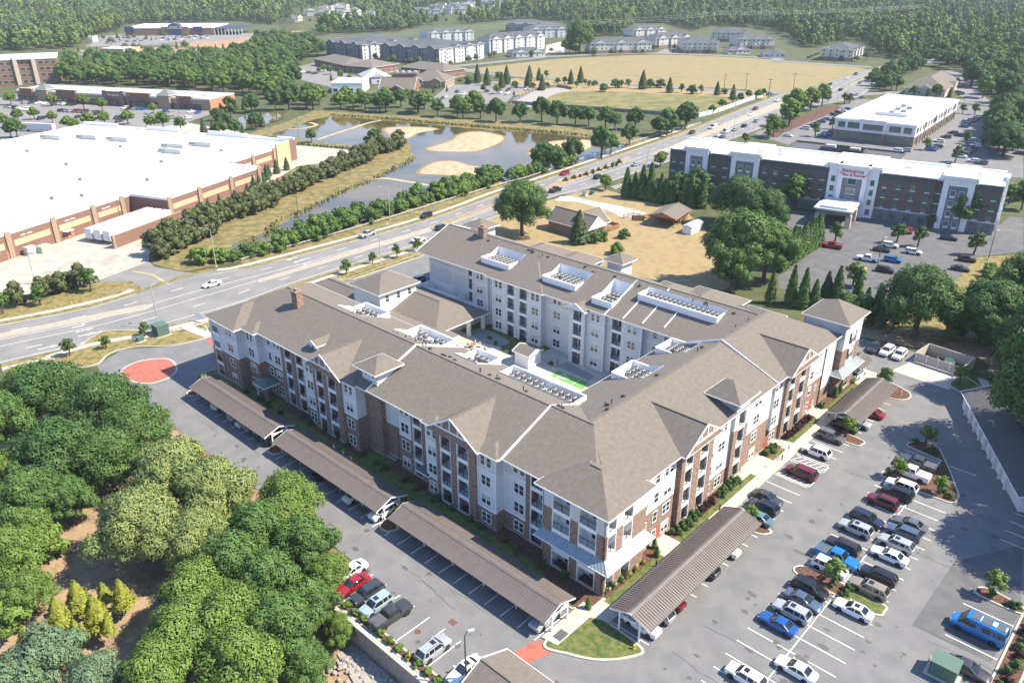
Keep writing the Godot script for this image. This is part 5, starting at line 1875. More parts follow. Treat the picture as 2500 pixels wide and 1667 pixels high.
	boxp(ut, "body", plain(0.33, 0.40, 0.30, 0.6), -1.6, 0, -1, 1.6, 2.0, 1.4)
	boxp(ut, "hopper", mats.galvanised, -4.4, 0, -2.4, -1.7, 2.4, -0.6)


func trailer(label: String, at: Vector3, turn: float, len: float) -> void:
	var t := thing("trailer", label, "trailer", at, turn)
	boxp(t, "box", mats.stucco, -len / 2, 1.1, -1.3, len / 2, 4.0, 1.3)
	boxp(t, "roof_sheet", mats.galvanised, -len / 2 + 0.03, 4.0, -1.26, len / 2 - 0.03, 4.05, 1.26)
	boxp(t, "chassis", mats.charcoal, -len / 2 + 1, 0.7, -0.5, len / 2, 1.1, 0.5)
	for x in [len / 2 - 1.4, len / 2 - 2.7]:
		for z in [-1.1, 1.1]:
			var s := Shape.new()
			s.xf = Transform3D(Basis(Vector3.RIGHT, PI / 2), Vector3(x, 0.5, z - 0.15))
			s.moved = true
			s.lathe(Vector3.ZERO, [Vector2(0, 0), Vector2(0.5, 0), Vector2(0.5, 0.3), Vector2(0, 0.3)], 12)
			put("wheel", s, mats.tyre, t)
	boxp(t, "landing_leg", mats.charcoal, -len / 2 + 2.4, 0, -0.8, -len / 2 + 2.6, 1.1, 0.8)


func build_hotel() -> void:
	var th := deg_to_rad(-31.7)
	var b := thing("hotel_building", "long four storey dark brick hotel with white parapets and red sign", "hotel", Vector3(57, 0, -288), th)
	var D := -19.0
	# sections: [x0, x1, forward, kind]
	var secs := [[0, 6.2, 0.0, "b"], [6.2, 14.2, 0.9, "t"], [14.2, 22.6, 0.0, "b"], [22.6, 32.2, 0.9, "t"], [32.2, 55.0, 0.0, "b"], [55.0, 58.2, 0.5, "w"], [58.2, 67.0, 1.6, "c"], [67.0, 70.2, 0.5, "w"], [70.2, 86.6, 0.0, "b"], [86.6, 88.6, -0.8, "b"], [88.6, 97.2, 0.9, "t"], [97.2, 104.6, 0.0, "b"]]
	for s in secs:
		var x0: float = s[0]
		var x1: float = s[1]
		var d: float = s[2]
		var k: String = s[3]
		if k == "b":
			boxp(b, "brick_wall", mats.dark_brick, x0, 3.6, D, x1, 13.0, d)
			boxp(b, "ground_wall", mats.grey_stucco, x0, 0, D, x1, 3.6, d + 0.05)
			boxp(b, "top_band", mats.charcoal, x0, 13.0, D, x1, 14.9, d + 0.04)
			boxp(b, "string_course", mats.stucco, x0, 3.5, d, x1, 3.75, d + 0.14)
			boxp(b, "cornice", mats.white_wall, x0, 14.9, D, x1, 15.2, d + 0.35)
			var n := maxi(1, int(round((x1 - x0) / 4.1)))
			for f in 4:
				for i in n:
					var cx := lerpf(x0, x1, (i + 0.5) / n)
					if f == 0:
						fwin(b, Vector3(cx, 0.9, d + 0.05), 0, 1.6, 1.7, mats.charcoal, mats.teal_glass)
					else:
						fwin(b, Vector3(cx, 1.2 + f * 3.15, d), 0, 1.5, 1.45, mats.charcoal, mats.teal_glass)
						boxp(b, "unit_grille", mats.stucco, cx - 0.75, 0.75 + f * 3.15, d, cx + 0.75, 1.15 + f * 3.15, d + 0.05)
		else:
			boxp(b, "white_wall", mats.white_wall, x0, 0, D, x1, 16.4, d)
			var s2 := Shape.new()
			s2.box(x0 - 0.5, 15.9, d - 4.0, x1 + 0.5, 16.7, d + 0.6)
			s2.box(x0 - 0.25, 15.5, d - 4.0, x1 + 0.25, 15.9, d + 0.3)
			put("cornice", s2, mats.white_wall, b)
			if k == "t":
				boxp(b, "dark_panel", mats.grey_stucco, x0 + 1.7, 0, d - 0.1, x1 - 1.7, 13.6, d + 0.02)
				for f in 4:
					for e in [0.36, 0.64]:
						fwin(b, Vector3(lerpf(x0, x1, e), 1.2 + f * 3.15, d + 0.02), 0, 1.4, 1.5, mats.stucco, mats.teal_glass)
						boxp(b, "unit_grille", mats.stucco, lerpf(x0, x1, e) - 0.7, 0.5 + f * 3.15, d, lerpf(x0, x1, e) + 0.7, 1.1 + f * 3.15, d + 0.06)
			elif k == "c":
				boxp(b, "dark_panel", mats.grey_stucco, x0 + 1.4, 0, d - 0.1, x1 - 1.4, 12.4, d + 0.02)
				for f in [1, 2, 3]:
					fwin(b, Vector3((x0 + x1) / 2, 1.0 + f * 3.15, d + 0.02), 0, 2.6, 1.9, mats.stucco, mats.teal_glass)
			else:
				for f in 4:
					fwin(b, Vector3((x0 + x1) / 2, 1.2 + f * 3.15, d), 0, 1.0, 1.6, mats.grey_stucco, mats.teal_glass)
	# roof deck with its raised boxes
	boxp(b, "roof", mats.white_roof, 0.2, 14.5, D + 0.2, 104.4, 15.0, -0.4)
	boxp(b, "parapet", mats.white_wall, 0, 14.4, D - 0.1, 104.6, 15.9, D + 0.3)
	for q in [[5, 15, 1.4], [21.6, 33, 1.5], [54, 71, 1.6], [88, 98, 1.4]]:
		var s := Shape.new()
		s.box(q[0], 14.6, -11.0, q[1], 15.0 + q[2], -10.6)
		s.box(q[0], 14.6, -10.6, q[0] + 0.35, 15.0 + q[2], 0.2)
		s.box(q[1] - 0.35, 14.6, -10.6, q[1], 15.0 + q[2], 0.2)
		put("parapet", s, mats.white_wall, b)
	for q in [[30, -6, 2.6, 2.2], [36, -9, 1.2, 2.8], [63, -5, 1.6, 1.2], [66, -6, 1.4, 1.2], [61, -6.5, 0.6, 1.6], [76, -12, 2.0, 1.0]]:
		boxp(b, "rooftop_unit", mats.stucco, q[0], 15.0, q[1], q[0] + q[2], 15.0 + q[3], q[1] + q[2])
	# sunlit gable end
	boxp(b, "end_wall", mats.stucco, 104.6, 3.6, D + 0.4, 104.75, 15.2, -0.2)
	boxp(b, "end_tower", mats.white_wall, 104.75, 0, -13, 105.6, 16.4, -6)
	for f in 4:
		fwin(b, Vector3(104.76, 1.2 + f * 3.15, -3.4), PI / 2, 1.3, 1.5, mats.stucco, mats.teal_glass)
		fwin(b, Vector3(105.6, 1.2 + f * 3.15, -9.5), PI / 2, 1.6, 1.6, mats.stucco, mats.teal_glass)
		fwin(b, Vector3(104.76, 1.2 + f * 3.15, -16), PI / 2, 1.3, 1.5, mats.stucco, mats.teal_glass)
	# sign lettering over the entrance
	var red := plain(0.42, 0.03, 0.04, 0.5)
	lettering(b, "Hampton", 1.45, Vector3(62.4, 14.75, 1.66), 0, red, "Droid Serif")
	lettering(b, "Inn & Suites", 1.1, Vector3(62.8, 13.45, 1.66), 0, red, "Droid Serif")
	var sw := Shape.new()
	for i in 10:
		var t0 := PI * (1.15 + 0.05 * i)
		var t1 := PI * (1.15 + 0.05 * (i + 1))
		sw.bar(Vector3(59.6 + cos(t0) * 1.2, 14.9 + sin(t0) * 1.3, 1.72), Vector3(59.6 + cos(t1) * 1.2, 14.9 + sin(t1) * 1.3, 1.72), 0.08, 0.16)
		sw.bar(Vector3(66.0 - cos(t0) * 1.0, 14.6 + sin(t0) * 1.1, 1.72), Vector3(66.0 - cos(t1) * 1.0, 14.6 + sin(t1) * 1.1, 1.72), 0.08, 0.16)
	put("sign_swash", sw, red, b)
	# entrance canopy on broad piers
	boxp(b, "canopy_roof", mats.white_roof, 55.5, 5.1, 0.9, 66.5, 5.5, 17.0)
	boxp(b, "canopy_fascia", mats.grey_stucco, 55.9, 3.9, 1.0, 66.1, 5.1, 16.6)
	boxp(b, "canopy_trim", mats.white_wall, 55.2, 5.5, 9.0, 66.8, 5.75, 17.3)
	boxp(b, "canopy_roof", mats.white_roof, 57.0, 5.75, 9.4, 65.0, 6.5, 16.6)
	for q in [[56.4, 15.0], [65.6, 15.0], [56.4, 6.0], [65.6, 6.0]]:
		boxp(b, "canopy_pier", mats.tan_paint, q[0] - 0.8, 0, q[1] - 0.8, q[0] + 0.8, 3.95, q[1] + 0.8)
	# low black roofed shop behind the hotel
	var k := thing("shop_building", "low building with a black flat roof behind the hotel", "building", Vector3(137.9, 0, -332.6), deg_to_rad(-34))
	boxp(k, "wall", mats.tan_brick, -22, 0, -9, 22, 4.6, 9)
	flat_roof(k, -22.2, -9.2, 22.2, 9.2, 4.7, 0.7, mats.charcoal, mats.charcoal)
	for q in [[-6, -2], [4, -1]]:
		boxp(k, "rooftop_unit", mats.galvanised, q[0] - 2, 4.7, q[1] - 1.2, q[0] + 2, 6.4, q[1] + 1.2)
	var sc := Shape.new()
	for q in [[-9, -4.4, 8, -4.2], [-9, 2.6, 8, 2.8], [-9, -4.2, -8.8, 2.6], [7.8, -4.2, 8, 2.6]]:
		sc.box(q[0], 4.7, q[1], q[2], 6.2, q[3])
	put("screen", sc, mats.charcoal, k)


func build_office() -> void:
	var b := thing("office_building", "two storey office with wide windows, brick base and bright white roof", "office", Vector3(181, 0, -363), deg_to_rad(-37))
	# local: front along -x from the near corner, outward +z; side along -z
	var L := 95.0
	boxp(b, "base_wall", mats.brick, -35.6, 0, -L, 0, 4.6, 0)
	boxp(b, "upper_wall", mats.stucco, -35.62, 4.6, -L, 0.02, 9.4, 0.02)
	boxp(b, "string_course", mats.trim, -35.7, 4.5, -L, 0.1, 4.75, 0.1)
	boxp(b, "cornice", mats.white_wall, -36.0, 9.2, -L - 0.3, 0.4, 9.6, 0.4)
	boxp(b, "projecting_bay", mats.stucco, -24.0, 4.6, 0, -12.4, 10.2, 1.0)
	boxp(b, "projecting_base", mats.brick, -24.0, 0, 0, -12.4, 4.6, 0.98)
	boxp(b, "cornice", mats.white_wall, -24.3, 10.0, -3, -12.1, 10.4, 1.3)
	flat_roof(b, -35.6, -L, 0, 0, 9.5, 0.5, mats.white_roof, mats.white_wall)
	for q in [[-32.3, 3.0, 0.02], [-26.9, 5.0, 0.02], [-18.0, 8.6, 1.0], [-8.6, 4.8, 0.02], [-3.2, 3.2, 0.02]]:
		fwin(b, Vector3(q[0], 5.8, q[2]), 0, q[1], 2.4, mats.grey_stucco, mats.teal_glass)
		fwin(b, Vector3(q[0], 0.6, q[2] - 0.02), 0, q[1], 3.2, mats.grey_stucco, mats.teal_glass)
	boxp(b, "door_canopy", mats.charcoal, -22.4, 3.9, 1.0, -13.6, 4.1, 2.6)
	for i in 16:
		var z := -4.2 - i * 5.7
		fwin(b, Vector3(0.02, 5.8, z), PI / 2, 2.2 if i % 3 else 4.0, 2.2, mats.grey_stucco, mats.teal_glass)
		fwin(b, Vector3(0.0, 0.9, z), PI / 2, 2.2 if i % 3 else 4.0, 2.6, mats.grey_stucco, mats.teal_glass)
		boxp(b, "pier", mats.tan_brick, 0, 0, z - 3.1, 0.35, 9.2 if i % 4 == 2 else 4.6, z - 2.6)
	for q in [[-23, -60, -22.8, -20], [-9, -60, -8.8, -20], [-23, -20.2, -9, -20]]:
		boxp(b, "roof_screen", mats.galvanised, q[0], 9.5, q[1], q[2], 11.2, q[3])
	for i in 6:
		boxp(b, "rooftop_unit", mats.unit_metal, -19 + (i % 2) * 4, 9.5, -56 + i * 6, -16.6 + (i % 2) * 4, 10.8, -53 + i * 6)


# one far building standing on two measured ground points: front from A (left) to B (right), running back by depth
func far_block(label: String, called: String, category: String, A: Vector2, B: Vector2, depth: float, floors: int, fh: float, wall_lo: Material, wall_hi: Material, side: Material, rf: Material, rise: float, gables: int, win := 4.2, hip := true, group := "") -> Node3D:
	var d := B - A
	var b := thing(called, label, category, Vector3(A.x, 0, A.y), atan2(-d.y, d.x), group)
	var w := d.length()
	var acc := {}
	var H := floors * fh
	var lo := fh if wall_lo != wall_hi else 0.0
	if lo > 0:
		boxp(b, "base_wall", wall_lo, 0, 0, -depth, w, lo, 0)
	boxp(b, "wall", wall_hi, 0, lo, -depth, w - 0.02, H, 0)
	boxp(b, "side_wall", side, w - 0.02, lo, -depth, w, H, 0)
	boxp(b, "trim_band", mats.trim, -0.05, H - fh - 0.1, -depth, w + 0.05, H - fh + 0.1, 0.06)
	var hp := minf(depth, w) / 2 if hip else 0.0
	if w >= depth:
		roof(b, acc, -0.6, w + 0.6, -0.6, depth + 0.6, H, H + rise, "u", hp, hp, [], rf, "gable")
	else:
		roof(b, acc, -0.6, w + 0.6, -0.6, depth + 0.6, H, H + rise, "v", hp, hp, [], rf, "gable")
	for i in gables:
		var cx := lerpf(0, w, (i + 0.5) / gables)
		var gw := minf(w / gables * 0.3, 4.6)
		boxp(b, "bay", wall_hi, cx - gw, lo, 0, cx + gw, H, 1.4)
		if lo > 0:
			boxp(b, "bay_base", wall_lo, cx - gw, 0, 0, cx + gw, lo, 1.4)
		roof(b, acc, cx - gw - 0.4, cx + gw + 0.4, -1.9, depth * 0.45, H, H + gw * 0.55, "v", 0.0, 0.4, [], rf, "gable")
		var cz := lerpf(-depth, 0, (i + 0.5) / gables)
		if depth > 24 and i < 3:
			boxp(b, "bay", side, w, lo, cz - gw * 0.8, w + 1.4, H, cz + gw * 0.8)
			roof(b, acc, w - depth * 0.3, w + 1.9, -cz - gw * 0.8 - 0.4, -cz + gw * 0.8 + 0.4, H, H + gw * 0.45, "u", 0.4, 0.0, [], rf, "gable")
	var n := maxi(1, int(w / win))
	for f in floors:
		for i in n:
			var cx := lerpf(0, w, (i + 0.5) / n)
			var z := 0.0
			for j in gables:
				var c2 := lerpf(0, w, (j + 0.5) / gables)
				if absf(cx - c2) < minf(w / gables * 0.3, 4.6):
					z = 1.4
			fwin(b, Vector3(cx, f * fh + 0.8, z), 0, 1.5, 1.6)
		var ns := maxi(1, int(depth / (win * 1.2)))
		for i in ns:
			var cz := lerpf(-depth, 0, (i + 0.5) / ns)
			fwin(b, Vector3(w + (1.42 if depth > 24 and gables > 0 and absf(fposmod(cz, depth / gables) - depth / gables / 2) < 3 else 0.0), f * fh + 0.8, cz), PI / 2, 1.4, 1.6)
	finish(b, acc, {"gable": [wall_hi, "gable"], "fascia": [mats.trim, "fascia"], "soffit": [mats.trim, "soffit"], "ridge_cap": [rf, "ridge_cap"]})
	return b


func build_far_buildings() -> void:
	var slate := plain(0.11, 0.135, 0.165, 0.8)  # shade put into the wall colour of sunless fronts; sunlit sides stay pale
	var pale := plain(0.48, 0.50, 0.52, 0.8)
	var grp := "grey roofed far apartment buildings"
	far_block("four storey apartment block with shade coloured front at the edge of the woods", "apartment_house", "building", Vector2(-171, -778), Vector2(-130.9, -737.7), 70, 4, 3.1, slate, slate, pale, mats.grey_roof, 5.0, 3, 4.4, true, grp)
	far_block("four storey apartment block with four gables and shade coloured front behind the clinic", "apartment_house", "building", Vector2(-115.4, -737.7), Vector2(-60.4, -699.3), 62, 4, 3.1, slate, slate, pale, mats.grey_roof, 5.0, 4, 4.4, true, grp)
	far_block("long white four storey apartment wing beside the parked lorries", "apartment_house", "building", Vector2(-21.1, -791.7), Vector2(32.4, -840.7), 18, 4, 3.1, pale, pale, pale, mats.grey_roof, 5.0, 5, 4.6, true, grp)
	far_block("white gabled apartment block before the dense wood", "apartment_house", "building", Vector2(-90.3, -918.4), Vector2(-42.5, -942.1), 30, 3, 3.1, pale, pale, pale, mats.grey_roof, 5.0, 4, 5.0, true, grp)
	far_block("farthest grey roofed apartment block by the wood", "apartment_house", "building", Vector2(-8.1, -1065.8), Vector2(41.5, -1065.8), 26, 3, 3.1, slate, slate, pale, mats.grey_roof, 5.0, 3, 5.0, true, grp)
	far_block("white apartment block with tall bays beside the lone big tree", "apartment_house", "building", Vector2(19.8, -972), Vector2(63.8, -984.2), 26, 3, 3.1, pale, pale, pale, mats.grey_roof, 5.0, 3, 5.0, true, grp)
	far_block("low grey clubhouse beside the blue pool", "clubhouse", "building", Vector2(0.22, -758.4), Vector2(30.2, -767), 18, 1, 4.0, pale, pale, pale, mats.grey_roof, 3.5, 2, 5.0)
	var g2 := "cream and brick far apartment houses"
	var cream := plain(0.52, 0.51, 0.48, 0.8)
	var houses := [
		["wide three storey apartment house facing the golden field", [72.7,-789.4,132,-798.7], 20, 3],
		["cream apartment house standing highest against the wood", [136.9,-961.8,176.9,-978.9], 22, 3],
		["cream and brick apartment house with a tall brick stair bay", [143.1,-843.3,183.3,-864.7], 22, 3],
		["apartment house beside the field entrance drive", [160.6,-798.7,193.6,-796.3], 40, 3],
		["long apartment house behind others at the wood edge", [217.1,-926.2,252.3,-918.4], 30, 3],
		["white and brick apartment house with five bays near the wood", [222.6,-838.1,260.4,-840.7], 24, 3],
		["free standing cream apartment house at the field's road corner", [270.6,-737.7,293,-722.8], 34, 3],
	]
	for h in houses:
		far_block(h[0], "apartment_house", "building", Vector2(h[1][0], h[1][1]), Vector2(h[1][2], h[1][3]), h[2], h[3], 3.1, mats.brick, cream, cream, mats.grey_roof, 4.6, 3, 4.6, true, g2)
	far_block("low pool house with a grey roof by the field lane", "clubhouse", "building", Vector2(202.8, -789.4), Vector2(224.6, -794), 14, 1, 3.6, cream, cream, cream, mats.grey_roof, 2.6, 1, 4.0)
	far_block("low garage row with grey roof by the field lane", "clubhouse", "building", Vector2(226.6, -758.4), Vector2(245.7, -756.3), 18, 1, 3.6, cream, cream, cream, mats.grey_roof, 2.6, 1, 4.0)
	# brick clinics
	far_block("long brick clinic with brown hip roof beside its entrance canopy", "clinic", "building", Vector2(-163.5, -694.7), Vector2(-130, -648.3), 26, 1, 5.2, mats.red_brick, mats.red_brick, mats.red_brick, mats.shingle, 4.0, 0, 5.0)
	far_block("brick clinic with brown hip roof next to the four gabled apartments", "clinic", "building", Vector2(-129.2, -646.7), Vector2(-105.1, -631.4), 30, 1, 5.2, mats.red_brick, mats.red_brick, mats.red_brick, mats.shingle, 4.0, 0, 5.0)
	far_block("separate brick clinic with brown roof by the golden field lane", "clinic", "building", Vector2(-84.5, -636.7), Vector2(-49.7, -607.5), 22, 1, 5.2, mats.red_brick, mats.red_brick, mats.red_brick, mats.shingle, 4.0, 0, 5.0)
	# hamlet behind the pond
	far_block("brick hall with steep brown gable behind the pond trees", "hall", "building", Vector2(-83.3, -520), Vector2(-61.5, -517.4), 16, 1, 4.6, mats.red_brick, mats.red_brick, mats.red_brick, mats.shingle, 6.0, 1, 6.0, false)
	far_block("brown hip roofed school building with small dormers", "hall", "building", Vector2(-69.7, -562), Vector2(-44.9, -556.1), 22, 1, 4.6, mats.tan_brick, mats.tan_brick, mats.tan_brick, mats.shingle, 6.0, 2, 6.0)
	far_block("pale green roofed hall behind the white block", "hall", "building", Vector2(-102.5, -577.5), Vector2(-85.2, -583.9), 20, 1, 4.6, pale, pale, pale, plain(0.34, 0.38, 0.37, 0.8), 5.0, 1, 6.0)
	flat_block("dark brick shop with black flat roof and light units", [-85,-589.1,-67.3,-589.1], 20, 5.0, mats.red_brick, mats.charcoal)
	flat_block("white and teal flat roofed building behind the pond trees", [-116.3,-533.3,-96.3,-533.3], 26, 6.0, mats.white_wall, mats.white_roof)
	# row of shops with two square pyramid towers
	var A := Vector2(-301.2, -502.3)
	var B := Vector2(-170.9, -464.6)
	var d := B - A
	var s := thing("shopping_row", "long brick shopping row with flat white roof and two pyramid towers", "shops", Vector3(A.x, 0, A.y), atan2(-d.y, d.x))
	var W := d.length()
	boxp(s, "wall", mats.tan_brick, 0, 0, -24, W, 6.0, 0)
	boxp(s, "shopfront", mats.charcoal, 0.5, 0.1, 0, W - 6, 3.2, 0.1)
	flat_roof(s, -0.1, -24.1, W + 0.1, 0.1, 6.1, 0.5, mats.white_roof, mats.white_wall)
	boxp(s, "end_wall", plain(0.42, 0.20, 0.12, 0.9), W, 0, -23.8, W + 0.15, 6.2, -0.2)
	for q in [[3, 12, 7.4], [30, 44, 7.6], [66, 76, 8.0], [80, 96, 7.8], [114, 124, 7.2]]:
		boxp(s, "sign_wall", mats.red_brick, q[0], 3.2, -1.5, q[1], q[2], 0.6)
		boxp(s, "coping", mats.tan_band, q[0] - 0.2, q[2], -1.7, q[1] + 0.2, q[2] + 0.35, 0.8)
	boxp(s, "sign_wall", mats.grey_stucco, 63.5, 0, -1, 66, 8.6, 0.9)
	boxp(s, "sign_wall", mats.grey_stucco, 76, 0, -1, 78.5, 8.6, 0.9)
	var ivory := plain(0.7, 0.68, 0.62, 0.6)
	lettering(s, "TOP BEAUTY", 1.5, Vector3(71, 6.2, 0.65), 0, ivory)
	var acc := {}
	for x in [20.0, 106.0]:
		boxp(s, "tower", mats.tan_brick, x - 4, 0, -6, x + 4, 7.6, 1.6)
		roof(s, acc, x - 4.6, x + 4.6, -2.2, 6.6, 7.6, 10.6, "u", 4.4, 4.4, [], plain(0.14, 0.16, 0.155, 0.8), "gable")
	finish(s, acc, {"gable": [mats.tan_brick, "gable"], "fascia": [mats.trim, "fascia"], "soffit": [mats.trim, "soffit"]})
	for i in 26:
		boxp(s, "display_window", mats.glass, 1.2 + i * 4.8, 0.4, 0.08, 4.6 + i * 4.8, 2.9, 0.16)
		if i % 2 == 0:
			boxp(s, "awning", mats.charcoal if i % 4 else plain(0.3, 0.05, 0.04, 0.8), 1.0 + i * 4.8, 2.9, 0.1, 4.8 + i * 4.8, 3.2, 1.4)
	for i in 14:
		boxp(s, "rooftop_unit", mats.stucco, 6 + i * 9.0, 6.1, -16 + (i % 3) * 3, 8 + i * 9.0, 7.2, -14.4 + (i % 3) * 3)
	# three storey brick offices
	var O := Vector2(-370, -559)
	var O2 := Vector2(-317, -583.9)
	var od := O2 - O
	var ob := thing("brick_offices", "four storey red brick offices with white cornice behind trees", "building", Vector3(O.x, 0, O.y), atan2(-od.y, od.x))
	var ow := od.length()
	boxp(ob, "wall", mats.red_brick, 0, 0, -30, ow, 16.5, 0)
	flat_roof(ob, -0.3, -30.3, ow + 0.3, 0.3, 16.8, 1.0, mats.white_roof, mats.white_wall)
	boxp(ob, "pale_frame", mats.tan_paint, ow * 0.55, 0, 0, ow * 0.55 + 2.4, 18.4, 1.2)
	boxp(ob, "pale_frame", mats.tan_paint, ow * 0.74, 0, 0, ow * 0.74 + 2.4, 18.4, 1.2)
	boxp(ob, "pale_frame", mats.white_wall, ow * 0.55, 16.6, 0.0, ow * 0.74 + 2.4, 18.6, 1.3)
	for f in 4:
		for i in 15:
			fwin(ob, Vector3(lerpf(0, ow, (i + 0.5) / 15.0), 1.2 + f * 4.0, 0), 0, 2.8, 1.9, mats.tan_paint)
	# the hardware store far off
	var LA := Vector2(-457.5, -1007.6)
	var LB := Vector2(-356.1, -1015)
	var ld := LB - LA
	var lo := thing("hardware_store", "far off store with white roof, brick front and dark blue entrance", "store", Vector3(LA.x, 0, LA.y), atan2(-ld.y, ld.x))
	var lw := ld.length()
	boxp(lo, "wall", mats.red_brick, 0, 0, -75, lw, 8, 0)
	flat_roof(lo, -0.2, -75, lw + 0.2, 0.2, 8.2, 0.7, mats.white_roof, mats.white_wall)
	var navy := plain(0.02, 0.035, 0.09, 0.6)
	boxp(lo, "entrance_block", navy, lw * 0.5, 0, -4, lw * 0.64, 11.5, 2.0)
	var la := {}
	roof(lo, la, lw * 0.5 - 0.5, lw * 0.64 + 0.5, -2.6, 5.0, 11.5, 14.0, "v", 0.0, 0.0, [], navy, "gable")
	finish(lo, la, {"gable": [navy, "gable"]})
	boxp(lo, "brick_block", mats.red_brick, lw * 0.64, 0, -2, lw * 0.72, 9.6, 1.6)
	boxp(lo, "brick_block", mats.red_brick, lw * 0.42, 0, -2, lw * 0.5, 9.6, 1.6)
	boxp(lo, "sign_block", navy, 0, 4, -2, lw * 0.1, 10, 1.0)
	boxp(lo, "sign_block", navy, lw * 0.78, 4, -2, lw * 0.88, 9.6, 1.0)
	lettering(lo, "LOWE'S", 4.6, Vector3(lw * 0.57, 9.0, 2.05), 0, ivory, "Droid Sans", 0.3)
	boxp(lo, "garden_shade", navy, lw, 7.0, -60, lw + 34, 7.4, -2)
	for i in 9:
		boxp(lo, "garden_post", mats.trim, lw + 1 + i * 4, 0, -2.6, lw + 1.6 + i * 4, 7.0, -2.0)
	# small pale shops by the far highway
	flat_block("pale cluster shop with stepped white parapet by the far highway", [-371.2,-758.4,-346.9,-753.1], 24, 7.0, mats.tan_band, mats.white_roof)
	flat_block("low rosy brick shop by the far highway", [-334.6,-722.8,-320.8,-719.9], 20, 5.0, mats.brick, mats.white_roof)
	flat_block("low white kiosk at the far highway junction", [-369.5,-727.7,-357.9,-727.7], 16, 4.6, mats.white_wall, mats.white_roof)
	flat_block("tiny white pay kiosk beside the hardware store car park", [-459,-918.4,-454,-918.4], 12, 5.0, mats.white_wall, mats.white_roof)
	# the brown roofed clinic by the office
	far_block("brown hip roofed clinic behind the white roofed office", "clinic", "building", Vector2(252.3, -530.6), Vector2(271.3, -517.4), 62, 1, 4.0, mats.tan_paint, mats.tan_paint, mats.tan_paint, mats.shingle, 6.5, 1, 5.0)
	# far housing estates among the woods
	var r2 := RandomNumberGenerator.new()
	r2.seed = 77
	var fields := [[[-155.6,-1389.7,-101.2,-1308.7,-58.9,-1461.8,-5.3,-1563.1], 34, "white far suburban house with blue grey roof", mats.grey_roof, pale], [[-309.6,-1171.5,-284.6,-1171.5,-271.7,-1236.4,-274.4,-1461.8,-247.1,-1236.4,-213.1,-1222.8,-192.9,-1250.2], 20, "cream far suburban house with brown roof", mats.shingle, cream], [[-265,-1196.6,-229.8,-1209.6,-199.2,-1222.8], 8, "far suburban house with slate blue roof", mats.grey_roof, cream]]
	for q in [[-156.9,-1324.1,-179.4,-1730.2,-98.2,-1813,-1.02,-1813,9.5,-1461.8,-59.4,-1250.2,-100.6,-1209.6], [-303.9,-1124.1,-419.3,-1607.5,-323.5,-1730.2,-247.3,-1356.1,-180.6,-1264.3,-175.9,-1159.3,-245.3,-1112.9]]:
		var hs := Shape.new()
		mound(hs, smooth_ring(q), -0.2, 14.0)
		structure("hill", hs, mats.land, "low wooded hill carrying far suburban houses", "hill")
		hills.append(smooth_ring(q))
	for f in fields:
		var line := pv(f[0])
		var total := 0.0
		for i in line.size() - 1:
			total += line[i].distance_to(line[i + 1])
		for i in f[1]:
			var p := along(line, total * (i + 0.5) / f[1]) + Vector2(r2.randf_range(-8, 8), r2.randf_range(-50, 30) * (1.6 if f[1] > 30 else 0.7))
			small_house(f[2], p, r2.randf_range(-0.5, 0.5) + (PI / 2 if r2.randf() < 0.4 else 0.0), r2.randf_range(9, 12), r2.randf_range(9, 12), f[4], f[3], "far suburban houses")


var hills := []


func hill_height(p: Vector2) -> float:
	for h in hills:
		if Geometry2D.is_point_in_polygon(p, h):
			var mid := Vector2.ZERO
			for q in h:
				mid += q
			mid /= h.size()
			for k in 12:
				if not Geometry2D.is_point_in_polygon(mid + (p - mid) / (1.0 - k * 0.075), h):
					return lerpf(0.0, 14.0, clampf(k * 0.075 / 0.5, 0.0, 1.0)) * 0.9
			return 12.8
	return 0.0


func flat_block(label: String, ab: Array, depth: float, h: float, wall: Material, rf: Material) -> void:
	var A := Vector2(ab[0], ab[1])
	var d := Vector2(ab[2], ab[3]) - A
	var b := thing("shop_building", label, "building", Vector3(A.x, 0, A.y), atan2(-d.y, d.x))
	boxp(b, "wall", wall, 0, 0, -depth, d.length(), h, 0)
	flat_roof(b, -0.1, -depth - 0.1, d.length() + 0.1, 0.1, h + 0.1, 0.6, rf, wall)
	for i in 4:
		fwin(b, Vector3(d.length() * (i + 0.5) / 4, 1.0, 0), 0, d.length() / 7, 2.0)
		boxp(b, "rooftop_unit", mats.stucco, d.length() * (i + 0.3) / 4, h + 0.1, -depth * 0.6, d.length() * (i + 0.3) / 4 + 2, h + 1.3, -depth * 0.6 + 2)


func small_house(label: String, p: Vector2, turn: float, w: float, d: float, wall: Material, rf: Material, group: String) -> void:
	var key := "house%d%d" % [wall.get_instance_id(), rf.get_instance_id()]
	if not proto.has(key):
		var b := thing("suburban_house", label, "house", Vector3(p.x, hill_height(p), p.y), turn, group)
		b.set_meta("stem", "suburban_house")
		var acc := {}
		boxp(b, "wall", wall, -5, -3, -5, 5, 6, 5)
		roof(b, acc, -5.6, 5.6, -5.6, 5.6, 6, 9.4, "v", 0.0, 0.0, [], rf, "gable")
		roof(b, acc, -7.6, 0, -3.4, 3.4, 4, 6.4, "u", 0.0, 0.3, [], rf, "gable")
		boxp(b, "wing", wall, -7.2, 0, -3, -5, 4, 3)
		for x in [-3.0, 0.0, 3.0]:
			fwin(b, Vector3(x, 1.0, 5), 0, 1.2, 1.5)
			fwin(b, Vector3(x, 3.9, 5), 0, 1.2, 1.5)
		finish(b, acc, {"gable": [wall, "gable"], "fascia": [mats.trim, "fascia"], "soffit": [mats.trim, "soffit"], "ridge_cap": [rf, "ridge_cap"]})
		proto[key] = b
		return
	copy(proto[key], Vector3(p.x, hill_height(p), p.y), turn, label, group, Vector3(w / 10, 1, d / 10))


